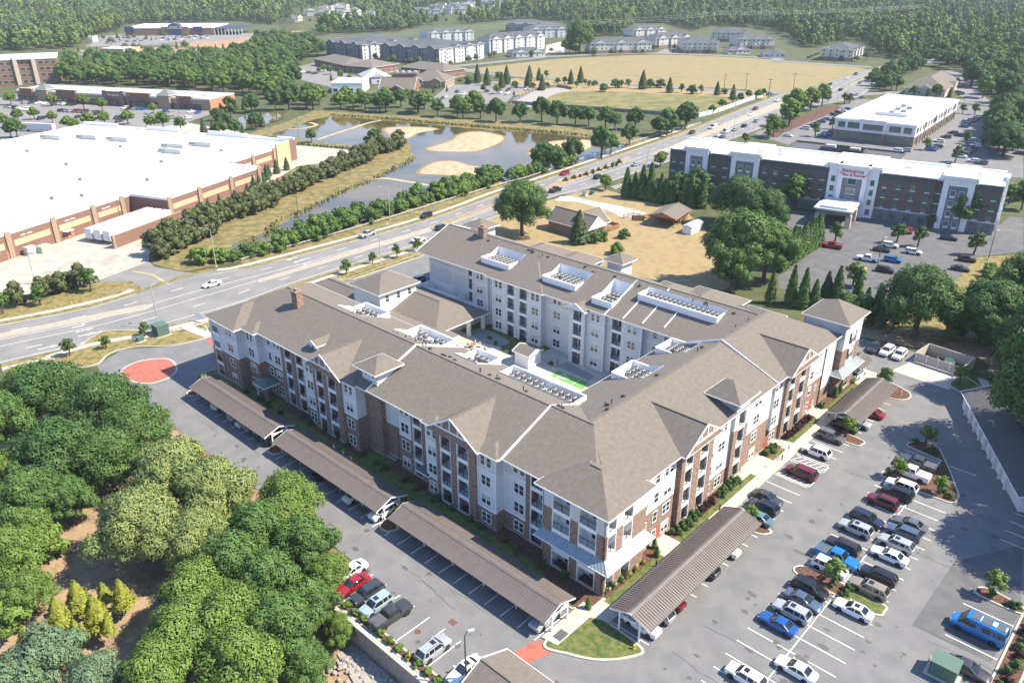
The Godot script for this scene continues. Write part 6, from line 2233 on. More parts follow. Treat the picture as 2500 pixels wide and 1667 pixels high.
func build_house_lot() -> void:
	# the lone gabled cottage
	var b := thing("cottage", "small house with brown gable roof and white gable on a parched yard", "house", Vector3(23.0, 0, -228.4), deg_to_rad(45))
	var acc := {}
	# local x away to the right, z to the near left
	boxp(b, "brick_wall", mats.brick, -0.5, 0, -16, 7.0, 3.2, 0)
	boxp(b, "wing_wall", mats.brick, 7.0, 0, -9.5, 10.5, 3.2, -1.2)
	roof(b, acc, -1.2, 7.6, -0.6, 16.6, 3.2, 6.6, "v", 0.0, 0.0, [], null, "gable")
	roof(b, acc, 1.0, 11.2, 0.8, 10.0, 3.2, 6.9, "u", 0.4, 0.0, [], null, "gable")
	for i in 3:
		fwin(b, Vector3(10.52, 0.8, -2.6 - i * 2.2), PI / 2, 1.8, 2.0)
	fwin(b, Vector3(10.52, 4.6, -5.4), PI / 2, 0.6, 0.9)
	fwin(b, Vector3(3.2, 0.9, 0.02), 0, 1.4, 1.4)
	boxp(b, "porch_deck", mats.wood, 10.5, 0.2, -10, 16, 0.6, -1)
	for q in [[10.5, -1.1, 16, -1.0], [15.9, -10, 16, -1], [10.5, -10, 16, -9.9]]:
		boxp(b, "porch_rail", mats.wood, q[0], 0.6, q[1], q[2], 1.5, q[3])
	finish(b, acc, {"gable": [mats.white_wall, "gable"], "fascia": [mats.trim, "fascia"], "soffit": [mats.trim, "soffit"], "ridge_cap": [mats.shingle, "ridge_cap"]})
	# open timber barn and white shed
	var c := thing("barn", "open sided timber shelter with grey brown roof in the parched yard", "barn", Vector3(50.5, 0, -240.5), deg_to_rad(58))
	acc = {}
	roof(c, acc, -1, 13, -1, 8.5, 3.0, 4.6, "u", 0.0, 0.0, [], null, "gable")
	boxp(c, "plank_wall", mats.wood, 5.5, 0, -7.4, 12.4, 3.0, 0)
	for x in [0.0, 4.0]:
		for z in [-7.2, -0.2]:
			boxp(c, "post", mats.wood, x, 0, z, x + 0.25, 3.0, z + 0.25)
	finish(c, acc, {"gable": [mats.wood, "gable"], "fascia": [mats.wood, "fascia"], "soffit": [mats.wood, "soffit"], "ridge_cap": [mats.shingle, "ridge_cap"]})
	var s := thing("shed", "small white metal shed beside the timber shelter", "shed", Vector3(54.6, 0, -233.4), deg_to_rad(52))
	acc = {}
	boxp(s, "wall", mats.white_wall, 0, 0, -3, 7.5, 2.3, 0)
	roof(s, acc, -0.2, 7.7, -0.2, 3.2, 2.3, 3.0, "u", 0.0, 0.0, [], mats.white_roof, "gable")
	finish(s, acc, {"gable": [mats.white_wall, "gable"], "fascia": [mats.trim, "fascia"]})
	# wooden fence around the back yard
	var fl := [[[48.3,-255.6,54,-251.4], "dark timber fence beside the open shelter"], [[38.5,-248.7,42.6,-248], "dark timber fence panel with bins before it"], [[36.1,-250.7,39.2,-253.5,43.1,-250,48.3,-255.6], "low timber rail fence around the back yard"]]
	for f in fl:
		var line := pv(f[0])
		var fence := thing("fence", f[1], "fence", Vector3(line[0].x, 0, line[0].y))
		var total := 0.0
		for i in line.size() - 1:
			total += line[i].distance_to(line[i + 1])
		var low: bool = f[1].begins_with("low")
		var n := int(total / (2.2 if low else 1.0))
		for i in n:
			var p0 := along(line, total * i / n) - line[0]
			var p1 := along(line, total * (i + 1) / n) - line[0]
			var sh := Shape.new()
			if low:
				for y in [0.5, 0.95, 1.3]:
					sh.bar(Vector3(p0.x, y, p0.y), Vector3(p1.x, y, p1.y), 0.06, 0.16)
				sh.bar(Vector3(p0.x, 0, p0.y), Vector3(p0.x, 1.5, p0.y), 0.12, 0.12)
				put("rail_bay", sh, mats.wood, fence)
			else:
				sh.bar(Vector3(p0.x, 0.9, p0.y), Vector3(lerpf(p0.x, p1.x, 0.95), 0.9, lerpf(p0.y, p1.y, 0.95)), 0.06, 1.8)
				put("plank", sh, mats.wood, fence)
	# low grey block walls round the vacant lot by the highway
	var wl := [[[101.5,-443.6,115.8,-459.6,140.3,-495.1,158.4,-520], "pale panelled wall between planted bed and vacant lot", mats.stucco, 2.2], [[0.15,-490.4,27.8,-476.7,52.1,-465.9,76.5,-453.5,101.5,-443.6], "dark grey block wall along the vacant lot", mats.grey_stucco, 1.8], [[-0.58,-492.7,15.4,-544.5,30.7,-562,39.9,-550.2], "grey block wall round the bare building plot", mats.grey_stucco, 1.8]]
	for w in wl:
		var line := smooth_line(pv(w[0]), 9.0)
		var o := thing("boundary_wall", w[1], "wall", Vector3(line[0].x, 0, line[0].y))
		for i in line.size() - 1:
			var p0 := line[i] - line[0]
			var p1 := line[i + 1] - line[0]
			var sh := Shape.new()
			sh.bar(Vector3(p0.x, w[3] / 2, p0.y), Vector3(lerpf(p0.x, p1.x, 0.93), w[3] / 2, lerpf(p0.y, p1.y, 0.93)), 0.25, w[3])
			put("wall_panel", sh, w[2], o)
			var ps := Shape.new()
			ps.box(p0.x - 0.3, 0, p0.y - 0.3, p0.x + 0.3, w[3] + 0.3, p0.y + 0.3)
			put("wall_pier", ps, w[2], o)


func leaf_mat(r: float, g: float, b: float) -> StandardMaterial3D:
	var m := plain(r, g, b, 0.6)
	m.vertex_color_use_as_albedo = true
	m.metallic_specular = 0.3
	m.backlight_enabled = true
	m.backlight = Color(0.35, 0.35, 0.35)
	return m


# one leaf-sized face at p, looking along out, size s, stretched by f
func leaf(s: Shape, p: Vector3, out: Vector3, size: float, f: float, tone: Color, droop := 0.0) -> void:
	var nrm := (out + Vector3(rng.randf_range(-1, 1), rng.randf_range(-0.4, 1.2), rng.randf_range(-1, 1)) * 0.75).normalized()
	var a := nrm.cross(Vector3(rng.randf_range(-1, 1), rng.randf_range(-1, 1), rng.randf_range(-1, 1))).normalized()
	if droop > 0.0:
		a = (a * (1.0 - droop) + Vector3.DOWN * droop).normalized()
	var b := nrm.cross(a).normalized()
	a *= size * f * 0.5
	b *= size * 0.5
	var sn := (nrm * 0.6 + out * 0.6).normalized()
	var q := [p - a, p + b * 0.8 + a * 0.1, p + a, p - b * 0.8 - a * 0.1]
	for i in [0, 1, 2, 0, 2, 3]:
		s.p.append(q[i])
		s.n.append(sn)
		s.c.append(tone)


# a leafy crown: lobes = [centre, radius, flatten]; count leaves in all
func crown(lobes: Array, count: int, size: float, f: float, droop := 0.0, vary := 0.22, gap := 0.0) -> Shape:
	var s := Shape.new()
	s.coloured = true
	var area := 0.0
	for l in lobes:
		area += l[1] * l[1]
	for li in lobes.size():
		var l: Array = lobes[li]
		var n := int(count * l[1] * l[1] / area)
		var tone0 := rng.randf_range(1.0 - vary, 1.0 + vary)
		for i in n:
			var z := rng.randf_range(-0.75, 1.0)
			var t := rng.randf() * TAU
			var rr := sqrt(1.0 - z * z)
			var d := Vector3(cos(t) * rr, z, sin(t) * rr)
			var bump := 1.0 + 0.16 * sin(d.x * 7.0 + li * 1.7) * sin(d.y * 6.0 + li) + 0.12 * sin(d.z * 9.0 + li * 2.3)
			var r: float = l[1] * bump * (1.08 - 0.48 * pow(rng.randf(), 1.6))
			var p: Vector3 = l[0] + Vector3(d.x * r, d.y * r * l[2], d.z * r)
			var hid := false
			for lj in lobes.size():
				if lj != li:
					var o: Array = lobes[lj]
					if p.distance_squared_to(o[0]) < o[1] * o[1] * 0.42:
						hid = true
						break
			if hid:
				continue
			var k := tone0 * rng.randf_range(0.78, 1.22)
			leaf(s, p, d, size * rng.randf_range(0.7, 1.3), f, Color(k * rng.randf_range(0.85, 1.2), k, k * rng.randf_range(0.8, 1.15)), droop)
	return s


func trunk(h: float, r: float, limbs: Array) -> Shape:
	var s := Shape.new()
	var bend := Vector3(rng.randf_range(-0.3, 0.3), 0, rng.randf_range(-0.3, 0.3))
	s.tube([Vector3(0, -0.3, 0), Vector3(0, h * 0.1, 0), bend * 0.5 + Vector3(0, h * 0.5, 0), bend + Vector3(0, h, 0)], [r * 1.35, r, r * 0.8, r * 0.45], 8)
	for l in limbs:
		var e: Vector3 = l[0]
		var st := bend * 0.4 + Vector3(0, h * rng.randf_range(0.4, 0.75), 0)
		s.tube([st, st.lerp(e, 0.5) + Vector3(0, 0.3, 0), e], [r * 0.5, r * 0.32, r * 0.12], 6)
	return s


# broad tree: returns a thing ready to be copied
func broad_tree(key: String, called: String, m: Material, R: float, H: float, nl: int, count: int, size: float, f := 1.6, droop := 0.0, low := 0.3) -> void:
	var lobes := []
	var ch := H * (1.0 - low)
	var sq := rng.randf_range(0.85, 1.15)
	for i in nl:
		var t := i * 2.399963 + rng.randf_range(-0.5, 0.5)
		var e := clampf((i + 0.5) / nl + rng.randf_range(-0.06, 0.06), 0.0, 1.0)
		var yy := H * low + ch * (0.10 + 0.74 * e)
		var rad := R * 0.80 * sqrt(maxf(0.03, 1.0 - pow(e, 2.0))) * sqrt(minf(1.0, 0.55 + e * 1.8)) * rng.randf_range(0.62, 1.12)
		lobes.append([Vector3(cos(t) * rad * sq, yy, sin(t) * rad / sq), R * rng.randf_range(0.17, 0.33) * (1.0 if nl > 14 else 1.35), rng.randf_range(0.65, 0.95)])
	lobes.append([Vector3(0, H * low + ch * 0.42, 0), R * 0.52, 1.0])
	lobes.append([Vector3(0, H * low + ch * 0.66, 0), R * 0.40, 1.0])
	finish_tree(key, called, m, crown(lobes, count, size, f, droop), trunk(H * (low + 0.35), R * 0.055 + 0.1, lobes.slice(0, mini(nl, 7))))


# conifer or clipped cone
func cone_tree(key: String, called: String, m: Material, R: float, H: float, count: int, size: float, f := 1.8, full := 0.75) -> void:
	var s := Shape.new()
	s.coloured = true
	for i in count:
		var e := pow(rng.randf(), 0.8)
		var y := H * (0.03 + 0.97 * e)
		var t := rng.randf() * TAU
		var prof := R * pow(1.0 - e, full) * (0.9 if e > 0.08 else 0.75)
		prof *= 1.0 + 0.14 * sin(t * 5.0 + y * 2.1) + 0.1 * sin(y * 5.3 + t * 2.0)
		var r := prof * (1.0 - 0.3 * pow(rng.randf(), 2.0))
		var d := Vector3(cos(t), 0.45, sin(t)).normalized()
		var k := rng.randf_range(0.72, 1.25)
		leaf(s, Vector3(cos(t) * r, y, sin(t) * r), d, size * rng.randf_range(0.7, 1.3), f, Color(k * rng.randf_range(0.9, 1.15), k, k * rng.randf_range(0.8, 1.1)), 0.3)
	var w := Shape.new()
	w.tube([Vector3(0, -0.3, 0), Vector3(0, H * 0.9, 0)], [0.12 + R * 0.05, 0.03], 6)
	finish_tree(key, called, m, s, w)


func finish_tree(key: String, called: String, m: Material, cr: Shape, tr: Shape) -> void:
	var o := Node3D.new()
	o.set_meta("stem", called)
	o.set_meta("category", "bush" if called.ends_with("bush") or called.ends_with("shrub") else "tree")
	put("crown", cr, m, o)
	put("trunk", tr, mats.bark, o)
	proto[key] = o


# stand a copy of a tree on the ground
func plant(key: String, x: float, z: float, size: float, label: String, group := "", y := -0.03, tall := 1.0) -> void:
	copy(proto[key], Vector3(x, y, z), rng.randf() * TAU, label, group, Vector3(size, size * tall, size))


func plants(keys: Array, flat: Array, lo: float, hi: float, label: String, group: String, y := -0.03) -> void:
	for i in range(0, flat.size(), 2):
		plant(keys[rng.randi() % keys.size()], flat[i], flat[i + 1], rng.randf_range(lo, hi), label, group, y, rng.randf_range(0.9, 1.12))


func row(keys: Array, flat: Array, spacing: float, jitter: float, lo: float, hi: float, label: String, group: String, y := -0.03) -> void:
	var line := pv(flat)
	var total := 0.0
	for i in line.size() - 1:
		total += line[i].distance_to(line[i + 1])
	var at := spacing * 0.3
	while at < total:
		var p := along(line, at) + Vector2(rng.randf_range(-jitter, jitter), rng.randf_range(-jitter, jitter))
		plant(keys[rng.randi() % keys.size()], p.x, p.y, rng.randf_range(lo, hi), label, group, y, rng.randf_range(0.88, 1.15))
		at += spacing * rng.randf_range(0.75, 1.25)


var massed := {}


# fill a patch of ground with trees: the nearest ones singly, those behind as one mass
func scatter(keys: Array, flat: Array, spacing: float, lo: float, hi: float, label: String, group: String, most := 400) -> void:
	var poly := pv(flat)
	var r := Rect2(poly[0], Vector2.ZERO)
	for p in poly:
		r = r.expand(p)
	var made := 0
	var z := r.end.y
	while z > r.position.y:
		var x := r.position.x
		while x < r.end.x:
			var p := Vector2(x, z) + Vector2(rng.randf_range(-0.45, 0.45), rng.randf_range(-0.45, 0.45)) * spacing
			if Geometry2D.is_point_in_polygon(p, poly):
				var key: String = keys[rng.randi() % keys.size()]
				var size := rng.randf_range(lo, hi)
				var tall := rng.randf_range(0.88, 1.15)
				if made < most:
					plant(key, p.x, p.y, size, label, group, -0.03, tall)
				else:
					if not massed.has(key):
						massed[key] = []
					massed[key].append(Transform3D(Basis(Vector3.UP, rng.randf() * TAU).scaled(Vector3(size, size * tall, size)), Vector3(p.x, -0.03, p.y)))
				made += 1
			x += spacing
		z -= spacing


func mass_of_trees() -> void:
	for key in massed:
		var mm := MultiMesh.new()
		mm.transform_format = MultiMesh.TRANSFORM_3D
		mm.mesh = proto[key].get_child(0).mesh
		mm.instance_count = massed[key].size()
		for i in massed[key].size():
			mm.set_instance_transform(i, massed[key][i])
		var o := MultiMeshInstance3D.new()
		o.name = numbered("woodland_mass")
		o.multimesh = mm
		add_child(o)
		o.set_meta("kind", "stuff")
		tag(o, "close standing woodland behind its front row of trees", "wood")


func build_trees() -> void:
	var dark := leaf_mat(0.062, 0.125, 0.036)
	var mid := leaf_mat(0.085, 0.16, 0.042)
	var fresh := leaf_mat(0.125, 0.20, 0.042)
	var olive := leaf_mat(0.19, 0.24, 0.08)
	var grey := leaf_mat(0.12, 0.19, 0.105)
	var magn := leaf_mat(0.10, 0.125, 0.05)
	var cedar := leaf_mat(0.075, 0.14, 0.036)
	var gold := leaf_mat(0.23, 0.26, 0.04)
	var pine := leaf_mat(0.075, 0.125, 0.046)
	var plum := leaf_mat(0.045, 0.022, 0.022)
	# near trees, leaf by leaf
	broad_tree("oak_a", "oak_tree", dark, 7.0, 12.5, 52, 38000, 0.26, 1.7)
	broad_tree("oak_b", "oak_tree", mid, 6.6, 13.0, 48, 36000, 0.26, 1.7)
	broad_tree("willow_a", "willow_tree", olive, 6.8, 11.5, 56, 42000, 0.21, 3.0, 0.3)
	broad_tree("leafy_a", "bushy_tree", fresh, 5.6, 10.5, 46, 32000, 0.225, 1.9)
	broad_tree("leafy_b", "tall_leafy_tree", mid, 5.2, 11.5, 44, 32000, 0.225, 1.9, 0.1)
	broad_tree("grey_a", "silvery_tree", grey, 5.0, 8.5, 36, 22000, 0.23, 2.0)
	# middle distance
	broad_tree("mid_a", "dark_leafy_tree", dark, 5.4, 12.0, 22, 3600, 0.68, 1.5)
	broad_tree("mid_b", "leafy_tree", mid, 5.2, 12.5, 22, 3600, 0.68, 1.5)
	broad_tree("mid_c", "bright_leafy_tree", fresh, 5.0, 11.5, 20, 3400, 0.68, 1.5)
	broad_tree("shrub_a", "shrub", mid, 2.6, 4.0, 8, 1500, 0.42, 1.5, 0.0, 0.05)
	broad_tree("shrub_b", "shrub", fresh, 2.4, 3.6, 8, 1500, 0.40, 1.5, 0.0, 0.05)
	broad_tree("magnolia_a", "magnolia_tree", magn, 2.8, 6.4, 9, 2600, 0.48, 1.6, 0.0, 0.05)
	broad_tree("young_a", "young_tree", fresh, 1.25, 3.6, 8, 700, 0.26, 1.7, 0.0, 0.35)
	broad_tree("young_b", "young_tree", mid, 1.5, 4.2, 8, 800, 0.28, 1.7, 0.0, 0.32)
	broad_tree("ball_a", "round_bush", dark, 0.62, 1.05, 6, 420, 0.17, 1.3, 0.0, 0.0)
	broad_tree("ball_b", "round_bush", plum, 0.75, 1.2, 6, 420, 0.19, 1.5, 0.0, 0.0)
	broad_tree("ball_c", "round_bush", gold, 0.6, 0.9, 6, 380, 0.18, 1.3, 0.0, 0.0)
	cone_tree("cedar_a", "cedar_tree", cedar, 2.0, 9.5, 2600, 0.42)
	cone_tree("cedar_b", "cedar_tree", pine, 2.4, 8.5, 2600, 0.46)
	cone_tree("gold_a", "golden_conifer", gold, 1.7, 4.6, 3200, 0.24)
	cone_tree("spike_a", "cone_bush", cedar, 0.5, 1.7, 420, 0.17, 1.6, 0.6)
	print("protos ", Time.get_ticks_msec())

	# ---- the wood in front, standing on the lower ground
	var spots := [
		["oak_a", -81.0, -121.3, 1.05, "dark green oak beside the turning circle lawn", "", -0.1],
		["oak_a", -69.4, -117.7, 1.00, "dark oak at the edge of the estate drive", "", -0.1],
		["oak_b", -60.6, -109.9, 0.90, "oak nearest the carport by the turning circle", "", -0.1],
		["oak_a", -69.5, -102.8, 1.00, "dark spreading oak above the golden clearing", "", -0.1],
		["oak_b", -61.9, -102.4, 0.85, "green oak next to the pale willow", "", -0.1],
		["leafy_a", -89.1, -127.7, 0.85, "light green flowering tree by the highway footpath", "", -0.1],
		["leafy_b", -83.8, -113.3, 1.00, "leafy tree at the golden clearing's edge", "", -0.1],
		["willow_a", -49.9, -97.7, 1.00, "pale olive willow beside the carport drive", "", -0.1],
		["willow_a", -42.7, -93.8, 0.95, "pale olive willow leaning towards the carports", "", -0.3],
		["willow_a", -50.4, -87.1, 0.95, "broad pale willow shading the tan clearing", "", -0.2],
		["willow_a", -42.3, -85.4, 0.80, "low pale willow above the tan clearing", "", -0.7],
		["leafy_b", -68.0, -92.2, 0.95, "olive leafy tree beside the tan clearing", "", -0.1],
		["leafy_b", -64.0, -94.6, 0.70, "bushy tree between dark oak and tan clearing", "", -0.1],
		["leafy_a", -76.1, -100.6, 0.80, "bright leafy tree near the golden clearing", "", -0.1],
		["leafy_a", -65.3, -81.6, 0.85, "bright green tree at the clearing's grassy side", "", -0.1],
		["leafy_a", -67.1, -88.3, 0.70, "bright bushy tree above the clearing", "", -0.1],
		["leafy_a", -60.4, -76.7, 0.60, "low bright green tree by the golden conifers", "", -0.1],
		["leafy_b", -34.2, -86.4, 0.95, "tall green tree between the willow and carport", "", -1.6],
		["leafy_a", -32.3, -94.6, 0.90, "bright green tree close to the middle carport", "", -1.1],
		["leafy_a", -31.6, -89.1, 0.95, "leafy tree reaching over the estate drive", "", -1.6],
		["leafy_b", -28.1, -85.5, 0.90, "green tree beside the white parked car", "", -2.5],
		["leafy_b", -35.5, -79.6, 1.00, "green tree behind the tan clearing", "", -1.7],
		["leafy_a", -38.6, -75.3, 0.95, "yellow green tree shading the golden conifers", "", -1.1],
		["leafy_b", -30.2, -76.9, 1.00, "dense green tree above the parked red sedan", "", -2.5],
		["leafy_a", -33.2, -70.7, 1.00, "broad fresh green tree in the near wood", "", -1.9],
		["leafy_a", -37.8, -68.5, 0.95, "fresh green tree beside the dark clearing shadow", "", -1.2],
		["leafy_b", -27.1, -70.3, 0.95, "green tree near the retaining wall", "", -3.0],
		["leafy_a", -30.2, -64.7, 1.00, "fresh green tree at the wood's lower edge", "", -2.2],
		["leafy_a", -38.9, -64.1, 0.85, "fresh green tree beyond the golden conifers", "", -1.1],
		["leafy_b", -25.0, -77.2, 0.62, "small green tree beside the retaining wall end", "", -3.0],
		["leafy_a", -24.5, -82.6, 0.60, "small tree leaning over the parked red sedan", "", -2.4],
		["leafy_a", -21.5, -74.6, 0.42, "bushy sapling at the foot of the retaining wall", "", -3.2],
		["leafy_b", -23.8, -67.5, 0.60, "low tree near the stony wall foot", "", -3.2],
		["grey_a", -52.1, -65.4, 0.90, "silvery blue green tree beyond the golden conifers", "", -0.1],
		["grey_a", -46.2, -63.3, 0.70, "small silvery tree beside the tan soil", "", -0.1],
		["grey_a", -54.6, -62.5, 0.80, "silvery tree at the wood corner", "", -0.1],
		["shrub_b", -61.9, -74.3, 1.20, "yellow green shrub by the golden conifers", "", -0.1],
		["shrub_b", -64.2, -87.0, 1.30, "grassy shrub at the clearing edge", "", -0.1],
		["gold_a", -55.9, -74.3, 1.00, "golden green conifer in the tan clearing", "golden conifers in the clearing", -0.05],
		["gold_a", -54.8, -77.0, 1.05, "golden green conifer in the tan clearing", "golden conifers in the clearing", -0.05],
		["gold_a", -51.2, -74.3, 1.10, "golden green conifer in the tan clearing", "golden conifers in the clearing", -0.05],
		["gold_a", -52.3, -78.5, 0.70, "golden green conifer in the tan clearing", "golden conifers in the clearing", -0.05],
		["gold_a", -49.6, -77.7, 0.95, "golden green conifer in the tan clearing", "golden conifers in the clearing", -0.05],
		["gold_a", -57.1, -69.7, 1.00, "golden green conifer in the tan clearing", "golden conifers in the clearing", -0.05],
		["gold_a", -49.4, -73.2, 0.60, "golden green conifer in the tan clearing", "golden conifers in the clearing", -0.05],
		["gold_a", -53.5, -73.2, 0.50, "golden green conifer in the tan clearing", "golden conifers in the clearing", -0.05],
		["gold_a", -52.1, -72.3, 0.50, "golden green conifer in the tan clearing", "golden conifers in the clearing", -0.05],
	]
	for q in spots:
		plant(q[0], q[1], q[2], q[3], q[4], q[5], q[6])
	# ---- big single trees
	plant("oak_b", 3, -233.2, 1.28, "large round green tree standing alone beside the highway and cottage", "", -0.03, 1.05)
	plant("oak_a", 70.9, -243.3, 1.3, "large spreading oak behind the white shed")
	plant("oak_a", 77.4, -236.3, 1.1, "dark oak between the hotel hedge and shed")
	plant("leafy_b", 57.5, -190.7, 1.75, "tall grey green tree overhanging the parched yard")
	plant("leafy_b", 65.4, -194.2, 1.45, "leaning leafy tree beside the hotel parking hedge")
	plant("leafy_b", 54.7, -185.7, 1.1, "low leafy tree touching the apartment roof")
	plant("oak_a", 89.3, -160.5, 1.25, "oak with a thick bare trunk between the apartments and hotel parking", "", -0.03, 1.05)
	plant("oak_b", 117.5, -168.3, 1.3, "big oak at the curve of the dark hotel drive")
	plant("oak_a", 114, -154.6, 1.3, "shade oak behind the long garage")
	plant("cedar_b", 19.7, -225.5, 1.35, "dark dense cone shaped evergreen against the cottage", "", -0.03, 0.85)
	plant("shrub_b", 29.7, -215.6, 1.0, "bright green bush behind the apartment roof tower")
	plants(["shrub_a"], [26.6,-227.9,33.8,-230.2,24.6,-226.1,22.1,-225.5], 0.6, 1.0, "green bush beside the cottage porch", "cottage bushes")
	# ---- hotel hedges and lot trees
	row(["cedar_a"], [40.2,-278.3,45.9,-274.7,52.1,-270.7,58,-266,64.1,-263.7], 3.0, 0.5, 1.0, 1.3, "tall narrow evergreen in the row before the hotel", "evergreens before the hotel")
	plants(["mid_b", "mid_a"], [56.7,-268.3,61.8,-268.3,64.4,-273], 0.75, 0.95, "leafy tree among the evergreens before the hotel", "leafy trees before the hotel")
	row(["cedar_a"], [71.8,-201.6,76.7,-208.4,82.1,-215.6,87.1,-221,91.5,-226.7], 2.0, 0.4, 0.85, 1.05, "tall narrow evergreen in the hedge along the hotel parking", "hedge along the hotel parking")
	row(["cedar_a", "cedar_b"], [62.4,-180.1,67,-178.5,69.9,-174.7,74.7,-178.5,77.6,-180.1,80.3,-176.2,82.6,-174.7,82.6,-168.3,84,-165.5,85.9,-162.8], 3.6, 0.8, 0.75, 1.05, "evergreen between the apartment roofs and hotel parking", "evergreens behind the apartments")
	row(["shrub_a", "mid_a"], [65.9,-177,70.3,-172.5,79.8,-167.6,87.2,-162.8], 6.0, 1.0, 0.45, 0.7, "dense dark bush behind the apartment block", "bushes behind the apartments")
	row(["cedar_b", "shrub_a", "mid_a"], [96,-159.6,98.9,-155.8,104.2,-155.8,96,-160.6,100.4,-156.2], 5.0, 2.0, 0.7, 1.0, "dark shrubby evergreen beside the bare shaded soil", "shrubs by the shaded soil")
	row(["shrub_b"], [108.6,-175.5,115.4,-184.1,123.6,-194.2,129.9,-201.6], 3.4, 1.2, 0.6, 0.9, "yellow green marsh shrub on the hotel slope", "marsh shrubs")
	plants(["young_b"], [95.5,-225.5,113.7,-225.5,118.4,-222.1,88,-189.5,87.4,-190.7,130.8,-214.6,102.8,-263.7], 1.35, 1.7, "slim parking tree in the hotel car park", "hotel parking trees")
	plants(["young_b", "mid_b"], [94.7,-262.2,131.5,-241.4,140.1,-238.8,144.5,-241.4], 1.0, 1.2, "leafy tree close to the hotel wall", "trees at the hotel wall")
	plants(["mid_c", "mid_b"], [171.1,-268.3,178.1,-273,171,-260.7], 0.6, 0.7, "small round tree at the hotel's sunny end", "trees at the hotel end")
	# ---- shade trees round the long garage, outside and at the edge of the frame
	var shade := [97.6, -132.4, 104.0, -133.4, 104.9, -125.5, 86.3, -114.4, 87.9, -101.4, 89.7, -97.6, 79.8, -89.6, 81.4, -84.7, 87.6, -106.4]
	for i in range(0, shade.size(), 2):
		plant(["oak_a", "oak_b"][i / 2 % 2], shade[i], shade[i + 1], rng.randf_range(1.0, 1.2), "tall shade oak beside the long garage", "shade oaks by the garage", -0.03, 1.55)
	for q in [[24, 108], [34, 104], [14, 118], [34, 118], [44, 112]]:
		var w := estate(q[0], 0, q[1])
		plant("oak_a", w.x, w.z, rng.randf_range(1.05, 1.3), "dark oak behind the refuse enclosure", "oaks behind the enclosure")
	# ---- along the highway
	row(["shrub_a", "shrub_b"], [-82.5,-209.4,-75,-211.4,-74.8,-212.5,-66.7,-221,-58.4,-231.4,-49.6,-244,-40.5,-256.3,-29.7,-269.9,-16.9,-283.8,-4.8,-301.1], 2.7, 1.6, 0.8, 1.3, "leafy shrub between the pond and the guard rail", "pond side shrubs")
	row(["shrub_a", "shrub_b"], [-67.6,-224.4,-61.4,-238.2,-50.3,-248,-33.4,-273,-15.3,-295.4,-6.4,-308.9,-5,-301.8,4.4,-309.7,15.3,-320,26.1,-333.3], 4.6, 2.2, 1.1, 1.7, "tall leafy shrub between the pond and the guard rail", "pond side trees")
	plants(["mid_a", "mid_b"], [12.8,-317.9,17.4,-322.2,25.1,-333.3,38.3,-342.7,43.3,-350.1,53.7,-368.5,71.1,-388.7,78.6,-398,75.1,-391.8,87.1,-407.8,89.8,-417.9], 0.75, 1.1, "round leafy tree at the pond's highway corner", "pond corner trees")
	# ---- magnolia hedge of the store, and the row of small evergreens in it
	row(["magnolia_a"], [-100.1,-213.5,-98.8,-219.9,-97.3,-231.4,-94.8,-241.4,-91.3,-249.3,-85.8,-254.9,-81.8,-268.3,-86.9,-260.7,-82.9,-274.7,-77.5,-288.2,-73.1,-303,-67.4,-317.1,-61.2,-332.4,-58.8,-350.1,-53.1,-355.2,-49.6,-365.7], 3.3, 0.7, 0.95, 1.3, "dense olive magnolia in the long hedge beside the store yard", "magnolia hedge")
	row(["magnolia_a"], [-97.9,-211.4,-96.4,-221,-93.5,-229,-90.1,-236.3], 3.6, 0.8, 1.0, 1.3, "dense olive magnolia at the hedge's thick road end", "magnolia hedge end")
	row(["cedar_b"], [-101.3,-257.8,-94.4,-268.3,-87.4,-274.7,-91.8,-271.4,-93.9,-306.9,-90.9,-319.2], 6.0, 1.0, 0.5, 0.7, "small dark cone in the store yard hedge", "hedge cones")
	plants(["magnolia_a"], [-119.5,-177.8,-116.5,-183.3,-115.4,-185.7,-113.4,-186.5,-112.8,-189,-110.1,-189.9], 0.7, 1.0, "olive magnolia bush by the store yard pole", "magnolia bushes")
	plants(["young_b"], [-113.9,-177.8,-105.9,-186.5,-119.9,-172.5], 1.2, 1.5, "small street tree on the dry grass corner", "grass corner trees")
	plant("shrub_b", -86, -207.9, 1.35, "bright green shrub at the hedge end by the lamp post")
	plant("mid_b", -61.1, -357.7, 0.8, "single round tree at the far tip of the magnolia hedge")
	plant("mid_b", -93.1, -374.1, 0.55, "lone small tree by the pond fence")
	row(["ball_a"], [-100,-369.9,-81.7,-363,-61.2,-355.2], 1.6, 0.2, 1.0, 1.2, "clipped hedge bush beside the pale yard", "clipped yard hedge")
	# ---- belt between pond and hamlet
	row(["mid_a", "mid_b", "mid_c"], [-146.2,-455.5,-136.7,-468,-129.1,-468,-114,-472.4,-99.8,-468,-85.6,-465.9,-71.1,-461.7,-56.6,-455.5,-42.3,-447.5,-28.6,-441.7,-15.2,-434.1,-2.19,-430.4,10.8,-428.6], 10.0, 4.0, 0.75, 1.15, "leafy tree in the belt along the pond's far bank", "far bank tree belt")
	row(["mid_b", "mid_c"], [-127.1,-485.8,-111.3,-485.8,-86,-481.2,-68.3,-476.7,-51.1,-468,-33.1,-459.6,-12.4,-451.5], 13.0, 4.0, 0.8, 1.15, "tall leafy tree behind the pond's far bank", "second row behind the pond")
	row(["mid_a", "mid_b"], [13.6,-428.6,23.5,-421.4,33.3,-417.9,45.2,-411.1,54.7,-407.8,62.8,-404.5], 9.0, 3.0, 0.7, 1.05, "tree between the block wall and the pond dam", "trees below the block wall")
